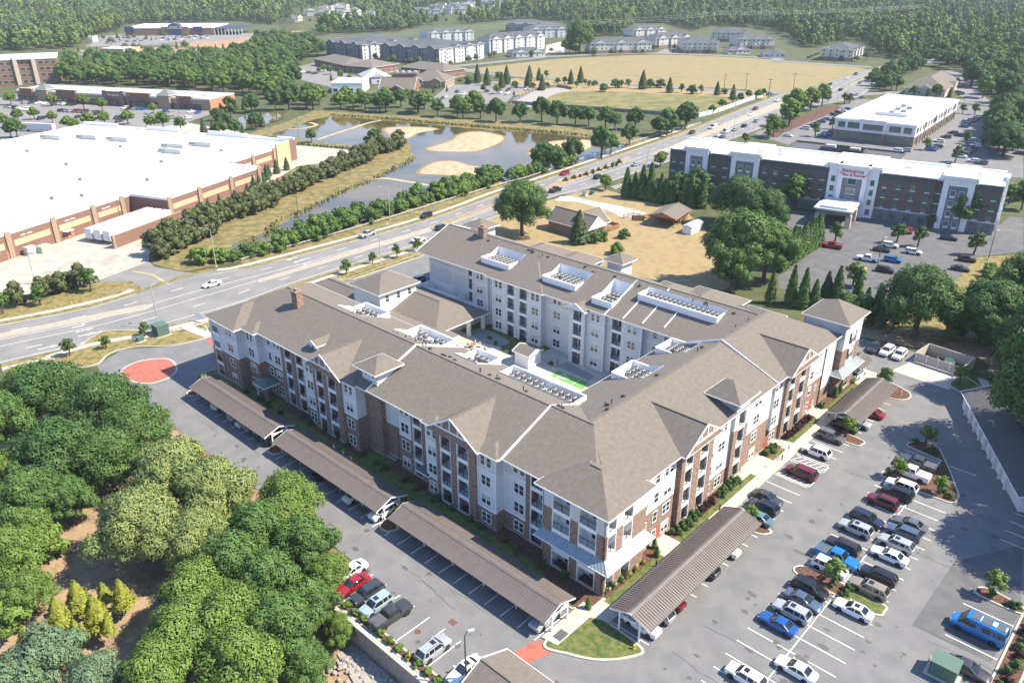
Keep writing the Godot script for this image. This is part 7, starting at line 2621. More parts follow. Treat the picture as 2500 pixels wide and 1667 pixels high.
	scatter(["mid_a", "mid_b", "mid_c"], [-334.9,-577.5,-356.7,-672.9,-351.4,-690.2,-311.9,-703.8,-271,-718,-249.3,-747.9,-253.6,-815.5,-276,-926.2,-207.4,-910.8,-173,-769.2,-178.2,-747.9,-171.9,-672.9,-156.4,-611,-149.7,-571.2,-128.5,-476.7,-147.6,-476.7,-140.7,-499.9,-179.2,-527.9,-212.8,-547.3,-265.2,-563.8,-314.3,-578.8], 10.5, 0.85, 1.2, "leafy tree in the wood behind the shopping row", "wood behind the shops", 110)
	# ---- shop car park trees
	plants(["mid_c", "mid_b"], [-296.2,-485.8,-269.4,-481.2,-244.4,-468,-232,-463.8,-199.6,-455.5,-255.5,-436,-240,-425,-259.9,-428.6,-223,-407.8,-216.1,-401.2,-215.9,-414.5,-209.4,-417.9,-257.5,-411.1,-239.3,-385.7,-236.4,-385.7,-181.4,-407.8,-175.2,-407.8,-165.4,-404.5,-199,-421.4,-277.2,-428.6,-306.3,-468,-244.5,-379.8], 0.52, 0.78, "round tree in the shop car park", "shop car park trees")
	plants(["cedar_b", "mid_a"], [-156.5,-432.2,-153,-443.6,-145.2,-407.8,-146.8,-398,-134.1,-391.8,-141.8,-391.8,-151.6,-398,-162.9,-472.4,-157.7,-468,-153.2,-468,-145.7,-463.8,-132.4,-398,-128.7,-407.8,-127.5,-414.5], 0.5, 0.85, "tree by the small pond behind the shops", "small pond trees")
	# ---- saplings along the field lanes
	plants(["young_b", "shrub_a", "cedar_b"], [-9.7,-611,-4.3,-611,12.6,-604,19.4,-597.2,25.2,-611,31.9,-583.9,36.6,-577.5,40.9,-577.5,48.1,-583.9,50.5,-571.2,10.9,-559,13.9,-547.3,24,-559,19.9,-547.3,43.7,-559,52,-559,57.2,-571.2,60,-541.6,69.6,-559,73.8,-559,78.3,-559,87.3,-553.1,93.1,-559,100.5,-559,102.1,-536.1,110,-536.1,116,-530.6,121.5,-530.6,130.4,-525.2,136.4,-530.6,137.9,-514.8,1.81,-559,-3.2,-577.5,-44.9,-583.9,-30,-577.5,-24.3,-583.9,-17.1,-571.2,-3.7,-577.5,-6.9,-559], 0.9, 1.5, "planted sapling beside the golden field lane", "field lane saplings")
	plants(["mid_c", "mid_b"], [146.4,-509.8,137.3,-495.1,131.8,-490.4,120.9,-472.4,111.5,-455.5,152.5,-509.8,158.4,-520], 0.42, 0.6, "small tree behind the pale roadside wall", "roadside wall trees")
	row(["young_b", "mid_c"], [121.3,-382.7,132.3,-398,144.4,-425,160.1,-455.5,180.6,-481.2,194.6,-499.9], 16.0, 1.5, 0.9, 1.3, "small tree on the red mulch bank by the highway", "mulch bank trees")
	plants(["young_b"], [107.5,-371.2,121.5,-382.7,132.8,-417.9,145.9,-388.7,161,-407.8,198.4,-490.4,201.3,-490.4], 1.2, 1.7, "small tree by the office car park", "office lot trees")
	scatter(["mid_a", "mid_b"], [237.5,-559,285,-640.5,308.5,-672.9,362.4,-737.7,342.1,-690.2,286.8,-611,256.2,-547.3,236.4,-525.2], 9.0, 0.6, 0.9, "leafy tree in the copse beside the brown roofed clinic", "copse by the clinic", 60)
	plants(["mid_b", "cedar_b"], [255.7,-525.2,261.8,-520,264.7,-514.8,273.1,-514.8], 0.5, 0.8, "small tree against the clinic front", "clinic front trees")
	scatter(["mid_a", "mid_b", "mid_c"], [342.1,-690.2,396.2,-758.4,461.3,-758.4,521.4,-758.4,361.3,-514.8,302.7,-485.8,293.3,-495.1,284.1,-499.9,309.8,-559,330.6,-611,345.2,-656.3], 12.0, 1.0, 1.35, "leafy tree in the wood beside the clinic drive", "wood beside the clinic", 60)
	row(["mid_a", "oak_a"], [297.5,-476.7,270.1,-443.6,247.4,-411.1,228.4,-379.8,215.1,-357.7,210.5,-342.7,218.1,-340.3], 8.0, 2.0, 0.95, 1.25, "dark dense tree shading the office car park edge", "dark trees at the car park edge")
	scatter(["mid_a"], [269.1,-436,302.7,-468,291.8,-428.6,227.3,-342.7,218.4,-350.1], 10.0, 1.0, 1.25, "dark dense tree behind the office car park", "dark wood behind the car park", 40)
	plants(["young_b"], [209.6,-371.2,233,-398,185.4,-333.3,251.1,-455.5,255.7,-451.5,185,-357.7], 1.2, 1.6, "slim tree in the office car park island", "office island trees")
	# ---- apartments far off: trees at their feet
	plants(["mid_b", "mid_c"], [-120.2,-737.7,-104.4,-708.5,-100.2,-708.5,-89.4,-703.8,-85.3,-703.8,-77.6,-699.3,-68.7,-690.2,-61.6,-690.2,-50.9,-694.7,-36.4,-708.5,-30.8,-722.8,-19.9,-747.9,-15.8,-758.4,37.4,-803.4,17.8,-758.4,136.8,-815.5,159.1,-827.9,76.4,-786,91.6,-780.3,101.4,-786,122.7,-791.7,166.2,-791.7,185.6,-791.7,206.8,-803.4,246.3,-827.9,269.7,-732.6,284.8,-727.7,296.6,-722.8,311,-737.7], 0.35, 0.62, "small tree at the foot of the far apartments", "trees by the far apartments")
	plant("oak_b", 63.2, -791.7, 2.1, "single huge tree beside the far apartment drive", "", -0.03, 1.1)
	plants(["mid_b"], [54,-791.7,59.3,-786,50.9,-815.5], 0.7, 0.9, "leafy tree at the foot of the huge far tree", "trees below the huge tree")
	plants(["mid_c", "mid_b", "cedar_b"], [-129.8,-597.2,-124.2,-604,-118,-604,-109.9,-611,-138.1,-632.9,-148.1,-640.5,-146,-648.3,-50.3,-547.3,-42.6,-541.6,-35.9,-577.5,-29.2,-577.5,-9.7,-530.6,-18.5,-536.1,1.24,-525.2,-60.8,-525.2,-65,-514.8,-50.9,-536.1], 0.35, 0.6, "small tree in the hamlet car parks", "hamlet trees")
	plants(["mid_c", "cedar_b"], [-432.1,-815.5,-419.1,-815.5,-407.9,-815.5,-400.9,-815.5,-392,-815.5,-373.2,-815.5,-364.4,-815.5,-359.1,-815.5,-353.8,-815.5,-342.8,-827.9,-333.4,-840.7,-322.5,-834.3,-305.2,-803.4,-302.6,-815.5,-294.3,-815.5,-288.2,-821.7,-287.3,-840.7,-453.1,-942.1,-453.2,-975.5,-426,-942.1,-426.3,-958.5,-423.9,-895.9,-412.6,-958.5,-400.3,-942.1,-398.7,-975.5,-373.5,-975.5], 0.4, 0.75, "small tree near the far highway", "far highway trees")

	# ---- estate planting
	for q in [[-0.6, -2.9, 1.0], [-1.0, 12.6, 1.0], [0.2, 11.4, 1.0], [-0.4, 72.5, 1.3], [-0.4, 74.5, 1.3]]:
		var w := estate(q[0] + 0.6, 0.15, q[1])
		plant("spike_a", w.x, w.z, q[2], "small dark cone bush by the sunlit corner balconies", "cone bushes", 0.15)
	for i in 46:
		var v: float = [1.0, 2.4, 3.8, 17.0, 18.4, 19.8, 21.2, 22.6, 29.6, 30.8, 31.8, 33.4, 34.4, 46.0, 46.9, 47.8, 48.6, 45.2, 66.8, 67.6][i % 20] + (0.5 if i > 19 else 0.0)
		if i >= 34 or (i > 19 and v < 16):
			continue
		var w := estate(-0.15 + (0.55 if i > 19 else 0.0) + rng.randf_range(-0.15, 0.15), 0.16, v)
		plant("ball_a", w.x, w.z, rng.randf_range(0.85, 1.15), "round clipped bush in the red mulch of the sunlit front", "round bushes on the sunlit front", 0.16)
	for v in [5.4, 7.0, 8.8, 82.0, 80.4]:
		var w := estate(0.35, 0.16, v)
		plant("ball_c", w.x, w.z, rng.randf_range(0.8, 1.1), "yellow green low bush by the sunlit corner", "yellow bushes by the corner", 0.16)
	for v in [24.4, 25.8, 27.2, 52.2, 53.4, 54.6, 55.8, 57.0, 58.2, 59.6, 61.0]:
		var w := estate(0.2, 0.16, v)
		plant("ball_b", w.x, w.z, rng.randf_range(0.95, 1.25), "dark plum coloured bush on the sunlit front", "plum bushes", 0.16)
	for i in 22:
		var w := estate(-82 + i * 3.6 + rng.randf_range(-0.8, 0.8), 0.16, -0.9 - (1.8 if i < 4 else 0.0) + rng.randf_range(-0.3, 0.3))
		plant("ball_a", w.x, w.z, rng.randf_range(0.9, 1.3), "dark bush in the shade of the long front", "bushes on the shaded front", 0.16)
	for i in 13:
		var w := estate(-22.6 + i * 1.72, 0.16, -23.75)
		plant("ball_c" if i % 4 == 3 else "shrub_b", w.x, w.z, 1.1 if i % 4 == 3 else 0.27, "small leafy bush on the retaining wall bed", "retaining wall bushes", 0.16)
	for i in 17:
		var w := estate(42.0 + rng.randf_range(-0.3, 0.3), 0.16, 5.5 + i * 1.65)
		plant(["ball_b", "ball_a", "shrub_a"][i % 3], w.x, w.z, [1.0, 1.1, 0.3][i % 3], "brown green bush in the row behind the blue van", "bushes behind the blue van", 0.16)
	for q in [[21.0, 22.4, "ball_a"], [22.9, 22.9, "ball_a"], [22.9, 21.7, "ball_a"], [19.6, 64.4, "ball_a"], [20.3, 65.2, "ball_a"], [17.0, 66.2, "ball_a"], [25.0, 54.2, "ball_a"], [26.2, 53.4, "ball_a"], [17.2, 53.2, "ball_a"], [37.0, 34.6, "ball_a"], [39.2, 34.3, "ball_a"], [39.9, 34.3, "ball_a"], [6.0, 59.8, "ball_b"], [-89.6, -7.6, "ball_b"]]:
		var w := estate(q[0], 0.16, q[1])
		plant(q[2], w.x, w.z, 1.0, "round dark bush in a car park island", "island bushes", 0.16)
	for q in [[20.9, 22.6, "young_a", 1.15, "young tree leaning over a white suv in the car park island"], [18.6, 66.0, "young_a", 1.2, "young tree on the mulch island beyond the pickups"], [18.2, 53.3, "young_a", 1.1, "young tree in front of the white pickup"], [24.8, 53.4, "young_a", 0.95, "slim young tree behind the white pickup"], [36.9, 34.8, "young_a", 1.15, "young tree on the island near the blue van"], [7.4, 59.9, "young_a", 1.15, "young tree at the carport end by the grey suv"], [6.6, 26.8, "young_a", 0.95, "young tree at the near carport's far end"], [5.6, 82.0, "young_b", 1.1, "young tree at the far carport end"], [15.8, 94.0, "young_a", 1.2, "young tree beside the refuse enclosure"], [-90.6, -7.4, "young_a", 0.9, "young tree at the carport by the turning circle"], [-61.5, -7.6, "young_a", 0.62, "young tree between the first two carports"], [-31.6, -7.4, "young_a", 0.75, "young tree between the second and third carports"], [42, 46, "young_b", 1.2, "dark young tree on the shaded island"]]:
		var w := estate(q[0], 0.1, q[1])
		plant(q[2], w.x, w.z, q[3], q[4], "", 0.1)
	plants(["young_b"], [-92.8,-149.9,-86.8,-153.4,-81.1,-159.6,-44,-199.2,-38.4,-207.4,-32.3,-212.5,-27.3,-218.3,-20.7,-232.6], 0.75, 1.0, "small street tree on the footpath before the apartments", "street trees before the apartments")
	row(["ball_a"], [19.5,-299.5,23,-303.4,27.1,-307.9,30.2,-310.5,33.5,-315,37.5,-320.2,41.4,-324.6,45.2,-331.2], 4.2, 0.3, 1.5, 1.8, "clipped bush on the orange mulch median", "median bushes")
	plants(["mid_c"], [34.2,-287.3,61.2,-326.8,60.3,-324.3], 0.5, 0.65, "round tree at the hotel turning", "hotel turning trees")
	for q in [[-60, 44.5], [-57.5, 44.2], [-55, 43.8], [-46, 36], [-48, 46], [-66, 46.4], [-63, 45.2]]:
		var w := estate(q[0], 0.17, q[1])
		plant("ball_a", w.x, w.z, 0.9, "low green bush in the courtyard", "courtyard bushes", 0.17)
	# reeds along the pond edge and tall grass below the wall: nobody could count these
	var reed := Shape.new()
	reed.coloured = true
	var edge := smooth_line(pv([-99.1,-447.5,-70.9,-437.9,-30.4,-418.6,10.1,-401.2,42.6,-385.7]), 1.2)
	for p in edge:
		for k in 5:
			var q := p + Vector2(rng.randf_range(-1.6, 1.6), rng.randf_range(-1.6, 0.8))
			leaf(reed, Vector3(q.x, rng.randf_range(0.2, 1.0), q.y), Vector3(rng.randf_range(-1, 1), 0.3, rng.randf_range(-1, 1)).normalized(), rng.randf_range(0.5, 0.9), 1.8, Color(rng.randf_range(0.9, 1.3), 1, 0.9), 0.6)
	edge = smooth_line(pv([-79.7,-221,-74.7,-235.1,-76.2,-242.7,-70.3,-257.8,-61.8,-283,-52.2,-306.9,-46.4,-324.3,-42.3,-340.3]), 1.2)
	for p in edge:
		for k in 3:
			var q := p + Vector2(rng.randf_range(-1.6, 1.6), rng.randf_range(-1.6, 0.8))
			leaf(reed, Vector3(q.x, rng.randf_range(0.1, 0.6), q.y), Vector3(rng.randf_range(-1, 1), 0.3, rng.randf_range(-1, 1)).normalized(), rng.randf_range(0.4, 0.8), 1.8, Color(rng.randf_range(0.9, 1.5), 1, 0.7), 0.6)
	var rd := put("reed_grass", reed, leaf_mat(0.11, 0.125, 0.036))
	rd.set_meta("kind", "stuff")
	tag(rd, "tall green reed fringe along the pond banks", "reeds")
	mass_of_trees()
	build_forest()


# the far woods: one mass of crowns to the horizon
func build_forest() -> void:
	var edge := pv([-2600, -1050] + [-560.7,-791.7,-520.8,-801.1,-470.7,-813.1,-439.4,-856.6,-477.3,-950.2,-496.9,-1030.1,-493.3,-1080.4,-538.3,-1183.9,-542.1,-1220.2,-402.8,-1287.6,-354.7,-1214.9,-268.5,-1159.3,-222.6,-993.1,-222.7,-1020.6,-142.3,-1065.8,-118.3,-1196.6,-51.2,-1222.8,-11.9,-1308.7,56.2,-1308.7,81.3,-1209.6,70,-993.1,87.8,-984.2,139.3,-1011.3,172.8,-1236.4,223.9,-1236.4,232.1,-1074.1,268.2,-1159.3,317.8,-1159.3,337.2,-1080.4,324.1,-1011.3,290.4,-847.2,310.8,-856.6,377.1,-942.1,375.3,-881.4,328.2,-763.8,339.9,-737.7,410,-786,435.8,-791.7,480.6,-791.7,554.8,-791.7] + [2600, -900, 2600, -3200, -2600, -3200])
	var house := []
	for c in get_children():
		if c.name.begins_with("suburban_house"):
			house.append(Vector2(c.position.x, c.position.z))
	var m := leaf_mat(0.12, 0.19, 0.055)
	var kinds := []
	for k in 6:
		var s := Shape.new()
		s.coloured = true
		var R := 4.8
		var Hh := [13.0, 15.0, 12.0, 17.0, 14.0, 16.0][k] as float
		var lobes := []
		var cone := k > 3
		for i in 11:
			var t := i * 2.4 + k + rng.randf_range(-0.4, 0.4)
			var e := (i + 0.5) / 11.0
			var rad := R * 0.72 * (sqrt(1.0 - e * e * 0.95) if not cone else (1.0 - e) * 0.7) * rng.randf_range(0.6, 1.1)
			lobes.append([Vector3(cos(t) * rad, Hh * (0.34 + 0.58 * e), sin(t) * rad), R * rng.randf_range(0.24, 0.42) * (1.0 if not cone else 0.75), 0.9])
		s = crown(lobes, 420, 1.25, 1.4, 0.0, 0.22)
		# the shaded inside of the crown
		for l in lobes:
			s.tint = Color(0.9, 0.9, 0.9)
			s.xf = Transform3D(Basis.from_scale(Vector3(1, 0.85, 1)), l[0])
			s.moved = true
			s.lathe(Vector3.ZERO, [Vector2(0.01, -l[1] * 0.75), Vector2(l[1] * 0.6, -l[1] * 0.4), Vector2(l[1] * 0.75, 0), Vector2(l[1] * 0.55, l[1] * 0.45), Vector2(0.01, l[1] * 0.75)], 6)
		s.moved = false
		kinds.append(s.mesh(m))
	var where := [[], [], [], [], [], []]
	var z := -560.0
	var nz := FastNoiseLite.new()
	nz.seed = 8
	nz.frequency = 0.006
	while z > -3000.0:
		var step := 8.2 if z > -1300 else (10.5 if z > -2000 else 14.0)
		var x := z * 0.74
		while x < -z * 0.74:
			var p := Vector2(x, z) + Vector2(rng.randf_range(-0.45, 0.45), rng.randf_range(-0.45, 0.45)) * step
			if Geometry2D.is_point_in_polygon(p, edge):
				var ok := true
				var up := hill_height(p)
				if up > 0.0 and rng.randf() < 0.72:
					ok = false
				for h in house:
					if h.distance_squared_to(p) < 190.0 or (absf(h.x - p.x) < 12.0 and p.y > h.y and p.y < h.y + 40.0):
						ok = false
						break
				if ok:
					var sc := step / 8.2 * rng.randf_range(0.65, 1.3) * (0.6 if up > 0.0 else 1.0)
					var n := nz.get_noise_2d(p.x, p.y)
					# pines in some stretches, pale hardwoods in others
					var n2 := nz.get_noise_2d(p.x * 4.0 + 900.0, p.y * 4.0)
					var br := rng.randf_range(0.62, 1.35) * (1.0 + n2 * 0.35)
					var c := Color(br * (0.98 + n * 0.55 + rng.randf_range(-0.1, 0.14)), br * (1.0 + n * 0.2), br * (1.05 - n * 0.5))
					where[rng.randi() % 6].append([Transform3D(Basis(Vector3.UP, rng.randf() * TAU).scaled(Vector3(sc, sc * rng.randf_range(0.7, 1.3) * (1.0 + n * 0.35), sc)), Vector3(p.x, up - 0.3, p.y)), c])
			x += step
		z -= step
	for k in 6:
		var mm := MultiMesh.new()
		mm.transform_format = MultiMesh.TRANSFORM_3D
		mm.use_colors = true
		mm.mesh = kinds[k]
		mm.instance_count = where[k].size()
		for i in where[k].size():
			mm.set_instance_transform(i, where[k][i][0])
			mm.set_instance_color(i, where[k][i][1])
		var o := MultiMeshInstance3D.new()
		o.name = numbered("far_forest")
		o.multimesh = mm
		add_child(o)
		o.set_meta("kind", "stuff")
		tag(o, "dense green mixed forest filling the land to the horizon", "forest")
		print("forest ", where[k].size())


# ------------------------------------------------------------------ vehicles, nose towards +x
func loft(s: Shape, secs: Array) -> void:
	# secs: [x, [Vector2(z, y)...]] half sections from the outside bottom to the middle top
	for i in secs.size() - 1:
		var a: Array = secs[i][1]
		var b: Array = secs[i + 1][1]
		var xa: float = secs[i][0]
		var xb: float = secs[i + 1][0]
		for k in a.size() - 1:
			for sd in [1.0, -1.0]:
				var q := [Vector3(xa, a[k].y, a[k].x * sd), Vector3(xa, a[k + 1].y, a[k + 1].x * sd), Vector3(xb, b[k + 1].y, b[k + 1].x * sd), Vector3(xb, b[k].y, b[k].x * sd)]
				if (sd > 0) == (xb > xa):
					s.quad(q[0], q[3], q[2], q[1])
				else:
					s.quad(q[0], q[1], q[2], q[3])
	for e in [0, secs.size() - 1]:
		var a: Array = secs[e][1]
		var x: float = secs[e][0]
		for k in a.size() - 1:
			var q := [Vector3(x, a[k].y, a[k].x), Vector3(x, a[k].y, -a[k].x), Vector3(x, a[k + 1].y, -a[k + 1].x), Vector3(x, a[k + 1].y, a[k + 1].x)]
			if (e == 0) == (secs[0][0] > secs[1][0]):
				s.quad(q[0], q[1], q[2], q[3])
			else:
				s.quad(q[1], q[0], q[3], q[2])


func body_section(x: float, w: float, y0: float, y1: float) -> Array:
	return [x, [Vector2(w * 0.86, y0), Vector2(w * 0.97, y0 + 0.10), Vector2(w, lerpf(y0, y1, 0.45)), Vector2(w * 0.985, y1 - 0.14), Vector2(w * 0.90, y1 - 0.03), Vector2(w * 0.5, y1 + 0.02), Vector2(0, y1 + 0.035)]]


func cabin_section(x: float, wb: float, wt: float, yb: float, yt: float) -> Array:
	return [x, [Vector2(wb, yb), Vector2(lerpf(wb, wt, 0.85), lerpf(yb, yt, 0.85)), Vector2(wt * 0.9, yt), Vector2(wt * 0.5, yt + 0.02), Vector2(0, yt + 0.03)]]


const CARS := {
	# length, half width, stations [x, halfwidth factor, bottom, top], cabin [front base, roof front, roof rear, rear base, roof height, belt], wheel x, wheel radius
	"sedan": [[[2.40, 0.74, 0.36, 0.62], [2.28, 0.90, 0.24, 0.72], [1.9, 0.98, 0.2, 0.82], [0.95, 1.0, 0.2, 0.95], [-1.2, 1.0, 0.2, 0.98], [-1.9, 0.98, 0.22, 1.0], [-2.32, 0.90, 0.26, 0.98], [-2.42, 0.78, 0.4, 0.86]], 0.92, [1.0, 0.12, -0.95, -1.72, 1.42, 0.93], [1.45, -1.4], 0.33],
	"suv": [[[2.34, 0.78, 0.42, 0.80], [2.24, 0.92, 0.28, 0.94], [1.9, 0.99, 0.25, 1.03], [1.05, 1.0, 0.25, 1.10], [-1.6, 1.0, 0.25, 1.12], [-2.22, 0.96, 0.3, 1.12], [-2.36, 0.86, 0.42, 1.02]], 0.94, [1.15, 0.42, -1.75, -2.28, 1.68, 1.07], [1.42, -1.4], 0.37],
	"minivan": [[[2.55, 0.76, 0.4, 0.74], [2.44, 0.91, 0.26, 0.86], [2.1, 0.98, 0.22, 0.96], [1.4, 1.0, 0.22, 1.06], [-1.8, 1.0, 0.22, 1.1], [-2.46, 0.95, 0.28, 1.1], [-2.58, 0.86, 0.4, 1.0]], 0.97, [1.6, 0.72, -2.0, -2.5, 1.74, 1.05], [1.6, -1.5], 0.36],
	"pickup": [[[2.92, 0.84, 0.5, 0.92], [2.82, 0.95, 0.36, 1.10], [2.3, 1.0, 0.32, 1.18], [1.15, 1.0, 0.32, 1.22], [-1.0, 1.0, 0.32, 1.24], [-2.75, 1.0, 0.34, 1.26], [-2.92, 0.96, 0.42, 1.24]], 1.0, [1.25, 0.6, -0.7, -0.98, 1.88, 1.19], [1.85, -1.75], 0.41],
	"van": [[[3.05, 0.82, 0.45, 0.95], [2.95, 0.93, 0.32, 1.10], [2.4, 1.0, 0.3, 1.25], [1.9, 1.0, 0.3, 1.34], [-2.9, 1.0, 0.3, 1.4], [-3.1, 0.94, 0.36, 1.38]], 1.0, [2.25, 1.35, -2.85, -3.08, 2.45, 1.3], [2.0, -1.85], 0.39],
}


func make_car(kind: String, paint: StandardMaterial3D) -> Dictionary:
	var c: Array = CARS[kind]
	var w: float = c[1]
	var body := Shape.new()
	var secs := []
	for q in c[0]:
		secs.append(body_section(q[0], w * q[1], q[2], q[3]))
	loft(body, secs)
	body.soften(38)
	var cb: Array = c[2]
	var yb: float = cb[5]
	var yt: float = cb[4]
	var wt := w * (0.76 if kind != "van" else 0.88)
	var glass := Shape.new()
	var wb := w * 0.9
	loft(glass, [cabin_section(cb[0], wb * 0.92, wb * 0.7, yb - 0.05, yb + 0.02), cabin_section(lerpf(cb[0], cb[1], 0.5), wb * 0.98, wt * 1.0, yb - 0.03, lerpf(yb, yt, 0.55)), cabin_section(cb[1], wb, wt, yb - 0.02, yt - 0.02), cabin_section(cb[2], wb, wt, yb, yt - 0.02), cabin_section(cb[3], wb * 0.94, wt * 0.86, yb - 0.03, yb + 0.03)])
	glass.soften(30)
	var roof_s := Shape.new()
	var secr := []
	for e in [0.0, 0.12, 0.5, 0.88, 1.0]:
		var x := lerpf(cb[1] + 0.06, cb[2] - 0.08, e)
		var k := 0.0 if e > 0.05 and e < 0.95 else 0.03
		secr.append([x, [Vector2(wt * 0.99, yt - 0.09 - k), Vector2(wt * 0.94, yt + 0.005 - k), Vector2(wt * 0.5, yt + 0.04 - k), Vector2(0, yt + 0.05 - k)]])
	loft(roof_s, secr)
	roof_s.soften(40)
	var pill := Shape.new()
	for sd in [1.0, -1.0]:
		var pw: float = wt * 0.97 * sd
		var bw: float = wb * 0.985 * sd
		pill.bar(Vector3(cb[0] - 0.03, yb, wb * 0.93 * sd), Vector3(cb[1] + 0.05, yt - 0.04, pw), 0.07, 0.09)
		pill.bar(Vector3(cb[3] + 0.05, yb, wb * 0.95 * sd), Vector3(cb[2], yt - 0.04, wt * 0.95 * sd), 0.10, 0.16)
		var m1 := lerpf(cb[1], cb[2], 0.42) if kind != "pickup" else lerpf(cb[1], cb[2], 0.5)
		pill.bar(Vector3(m1, yb, bw), Vector3(m1, yt - 0.04, pw), 0.10, 0.05)
		if kind in ["suv", "minivan", "van"]:
			var m2 := lerpf(cb[1], cb[2], 0.8)
			pill.bar(Vector3(m2, yb, bw), Vector3(m2, yt - 0.04, pw), 0.14, 0.05)
	if kind == "van":
		for sd in [1.0, -1.0]:
			# painted side above the window band
			pill.bar(Vector3(1.2, yt - 0.22, wt * 0.985 * sd), Vector3(-2.85, yt - 0.22, wt * 0.985 * sd), 0.06, 0.42)
			pill.bar(Vector3(0.2, 1.62, wb * 0.97 * sd), Vector3(-0.35, 1.62, wb * 0.97 * sd), 0.05, 0.9)
			pill.bar(Vector3(-1.45, 1.62, wb * 0.97 * sd), Vector3(-1.7, 1.62, wb * 0.97 * sd), 0.05, 0.9)
	var r := {"body": body.mesh(), "glass": glass.mesh(mats.car_glass), "roof": roof_s.mesh(), "pillar": pill.mesh()}
	var t := Shape.new()
	var rad: float = c[4]
	t.xf = Transform3D(Basis(Vector3.RIGHT, PI / 2), Vector3.ZERO)
	t.moved = true
	t.lathe(Vector3.ZERO, [Vector2(rad * 0.6, -0.12), Vector2(rad * 0.92, -0.12), Vector2(rad, -0.07), Vector2(rad, 0.07), Vector2(rad * 0.92, 0.12), Vector2(rad * 0.6, 0.12)], 16)
	r.tyre = t.mesh(mats.tyre)
	var rm := Shape.new()
	rm.xf = t.xf
	rm.moved = true
	rm.lathe(Vector3.ZERO, [Vector2(0.0, -0.10), Vector2(rad * 0.2, -0.11), Vector2(rad * 0.62, -0.09), Vector2(rad * 0.62, 0.09), Vector2(rad * 0.2, 0.11), Vector2(0.0, 0.10)], 10)
	r.rim = rm.mesh(mats.rim)
	var ar := Shape.new()
	ar.xf = t.xf
	ar.moved = true
	ar.lathe(Vector3.ZERO, [Vector2(0, -0.04), Vector2(rad * 1.16, -0.04), Vector2(rad * 1.16, 0.04), Vector2(0, 0.04)], 16)
	r.arch = ar.mesh(mats.black)
	var st: Array = c[0]
	var hl := Shape.new()
	var fy: float = st[1][3]
	hl.box(st[1][0] - 0.25, fy - 0.17, -0.17, st[1][0] + 0.04, fy - 0.03, 0.17)
	r.headlight = hl.mesh(mats.headlight)
	var tl := Shape.new()
	var n := st.size()
	tl.box(st[n - 2][0] - 0.06, st[n - 2][3] - 0.30, -0.14, st[n - 2][0] + 0.16, st[n - 2][3] - 0.08, 0.14)
	r.taillight = tl.mesh(mats.taillight)
	var mi := Shape.new()
	mi.box(-0.08, -0.07, -0.12, 0.1, 0.07, 0.12)
	r.mirror = mi.mesh()
	return r


var paints := {}


func paint_of(c: Array) -> StandardMaterial3D:
	var key := str(c)
	if not paints.has(key):
		var m := plain(c[0], c[1], c[2], 0.32, 0.0 if c[0] > 0.5 else 0.25)
		m.clearcoat_enabled = true
		m.clearcoat = 0.8
		m.clearcoat_roughness = 0.06
		paints[key] = m
	return paints[key]


const PAINT := {
	"white": [0.72, 0.73, 0.74], "silver": [0.36, 0.38, 0.40], "grey": [0.11, 0.118, 0.125], "black": [0.012, 0.013, 0.015], "navy": [0.012, 0.018, 0.05], "blue": [0.012, 0.085, 0.30],
	"bright blue": [0.01, 0.16, 0.42], "red": [0.33, 0.012, 0.016], "maroon": [0.12, 0.012, 0.022], "beige": [0.27, 0.22, 0.16], "pale blue": [0.33, 0.42, 0.44], "teal": [0.10, 0.20, 0.23], "dark grey": [0.045, 0.045, 0.048], "yellow": [0.55, 0.42, 0.04], "slate": [0.07, 0.10, 0.16], "plum": [0.03, 0.018, 0.026],
}


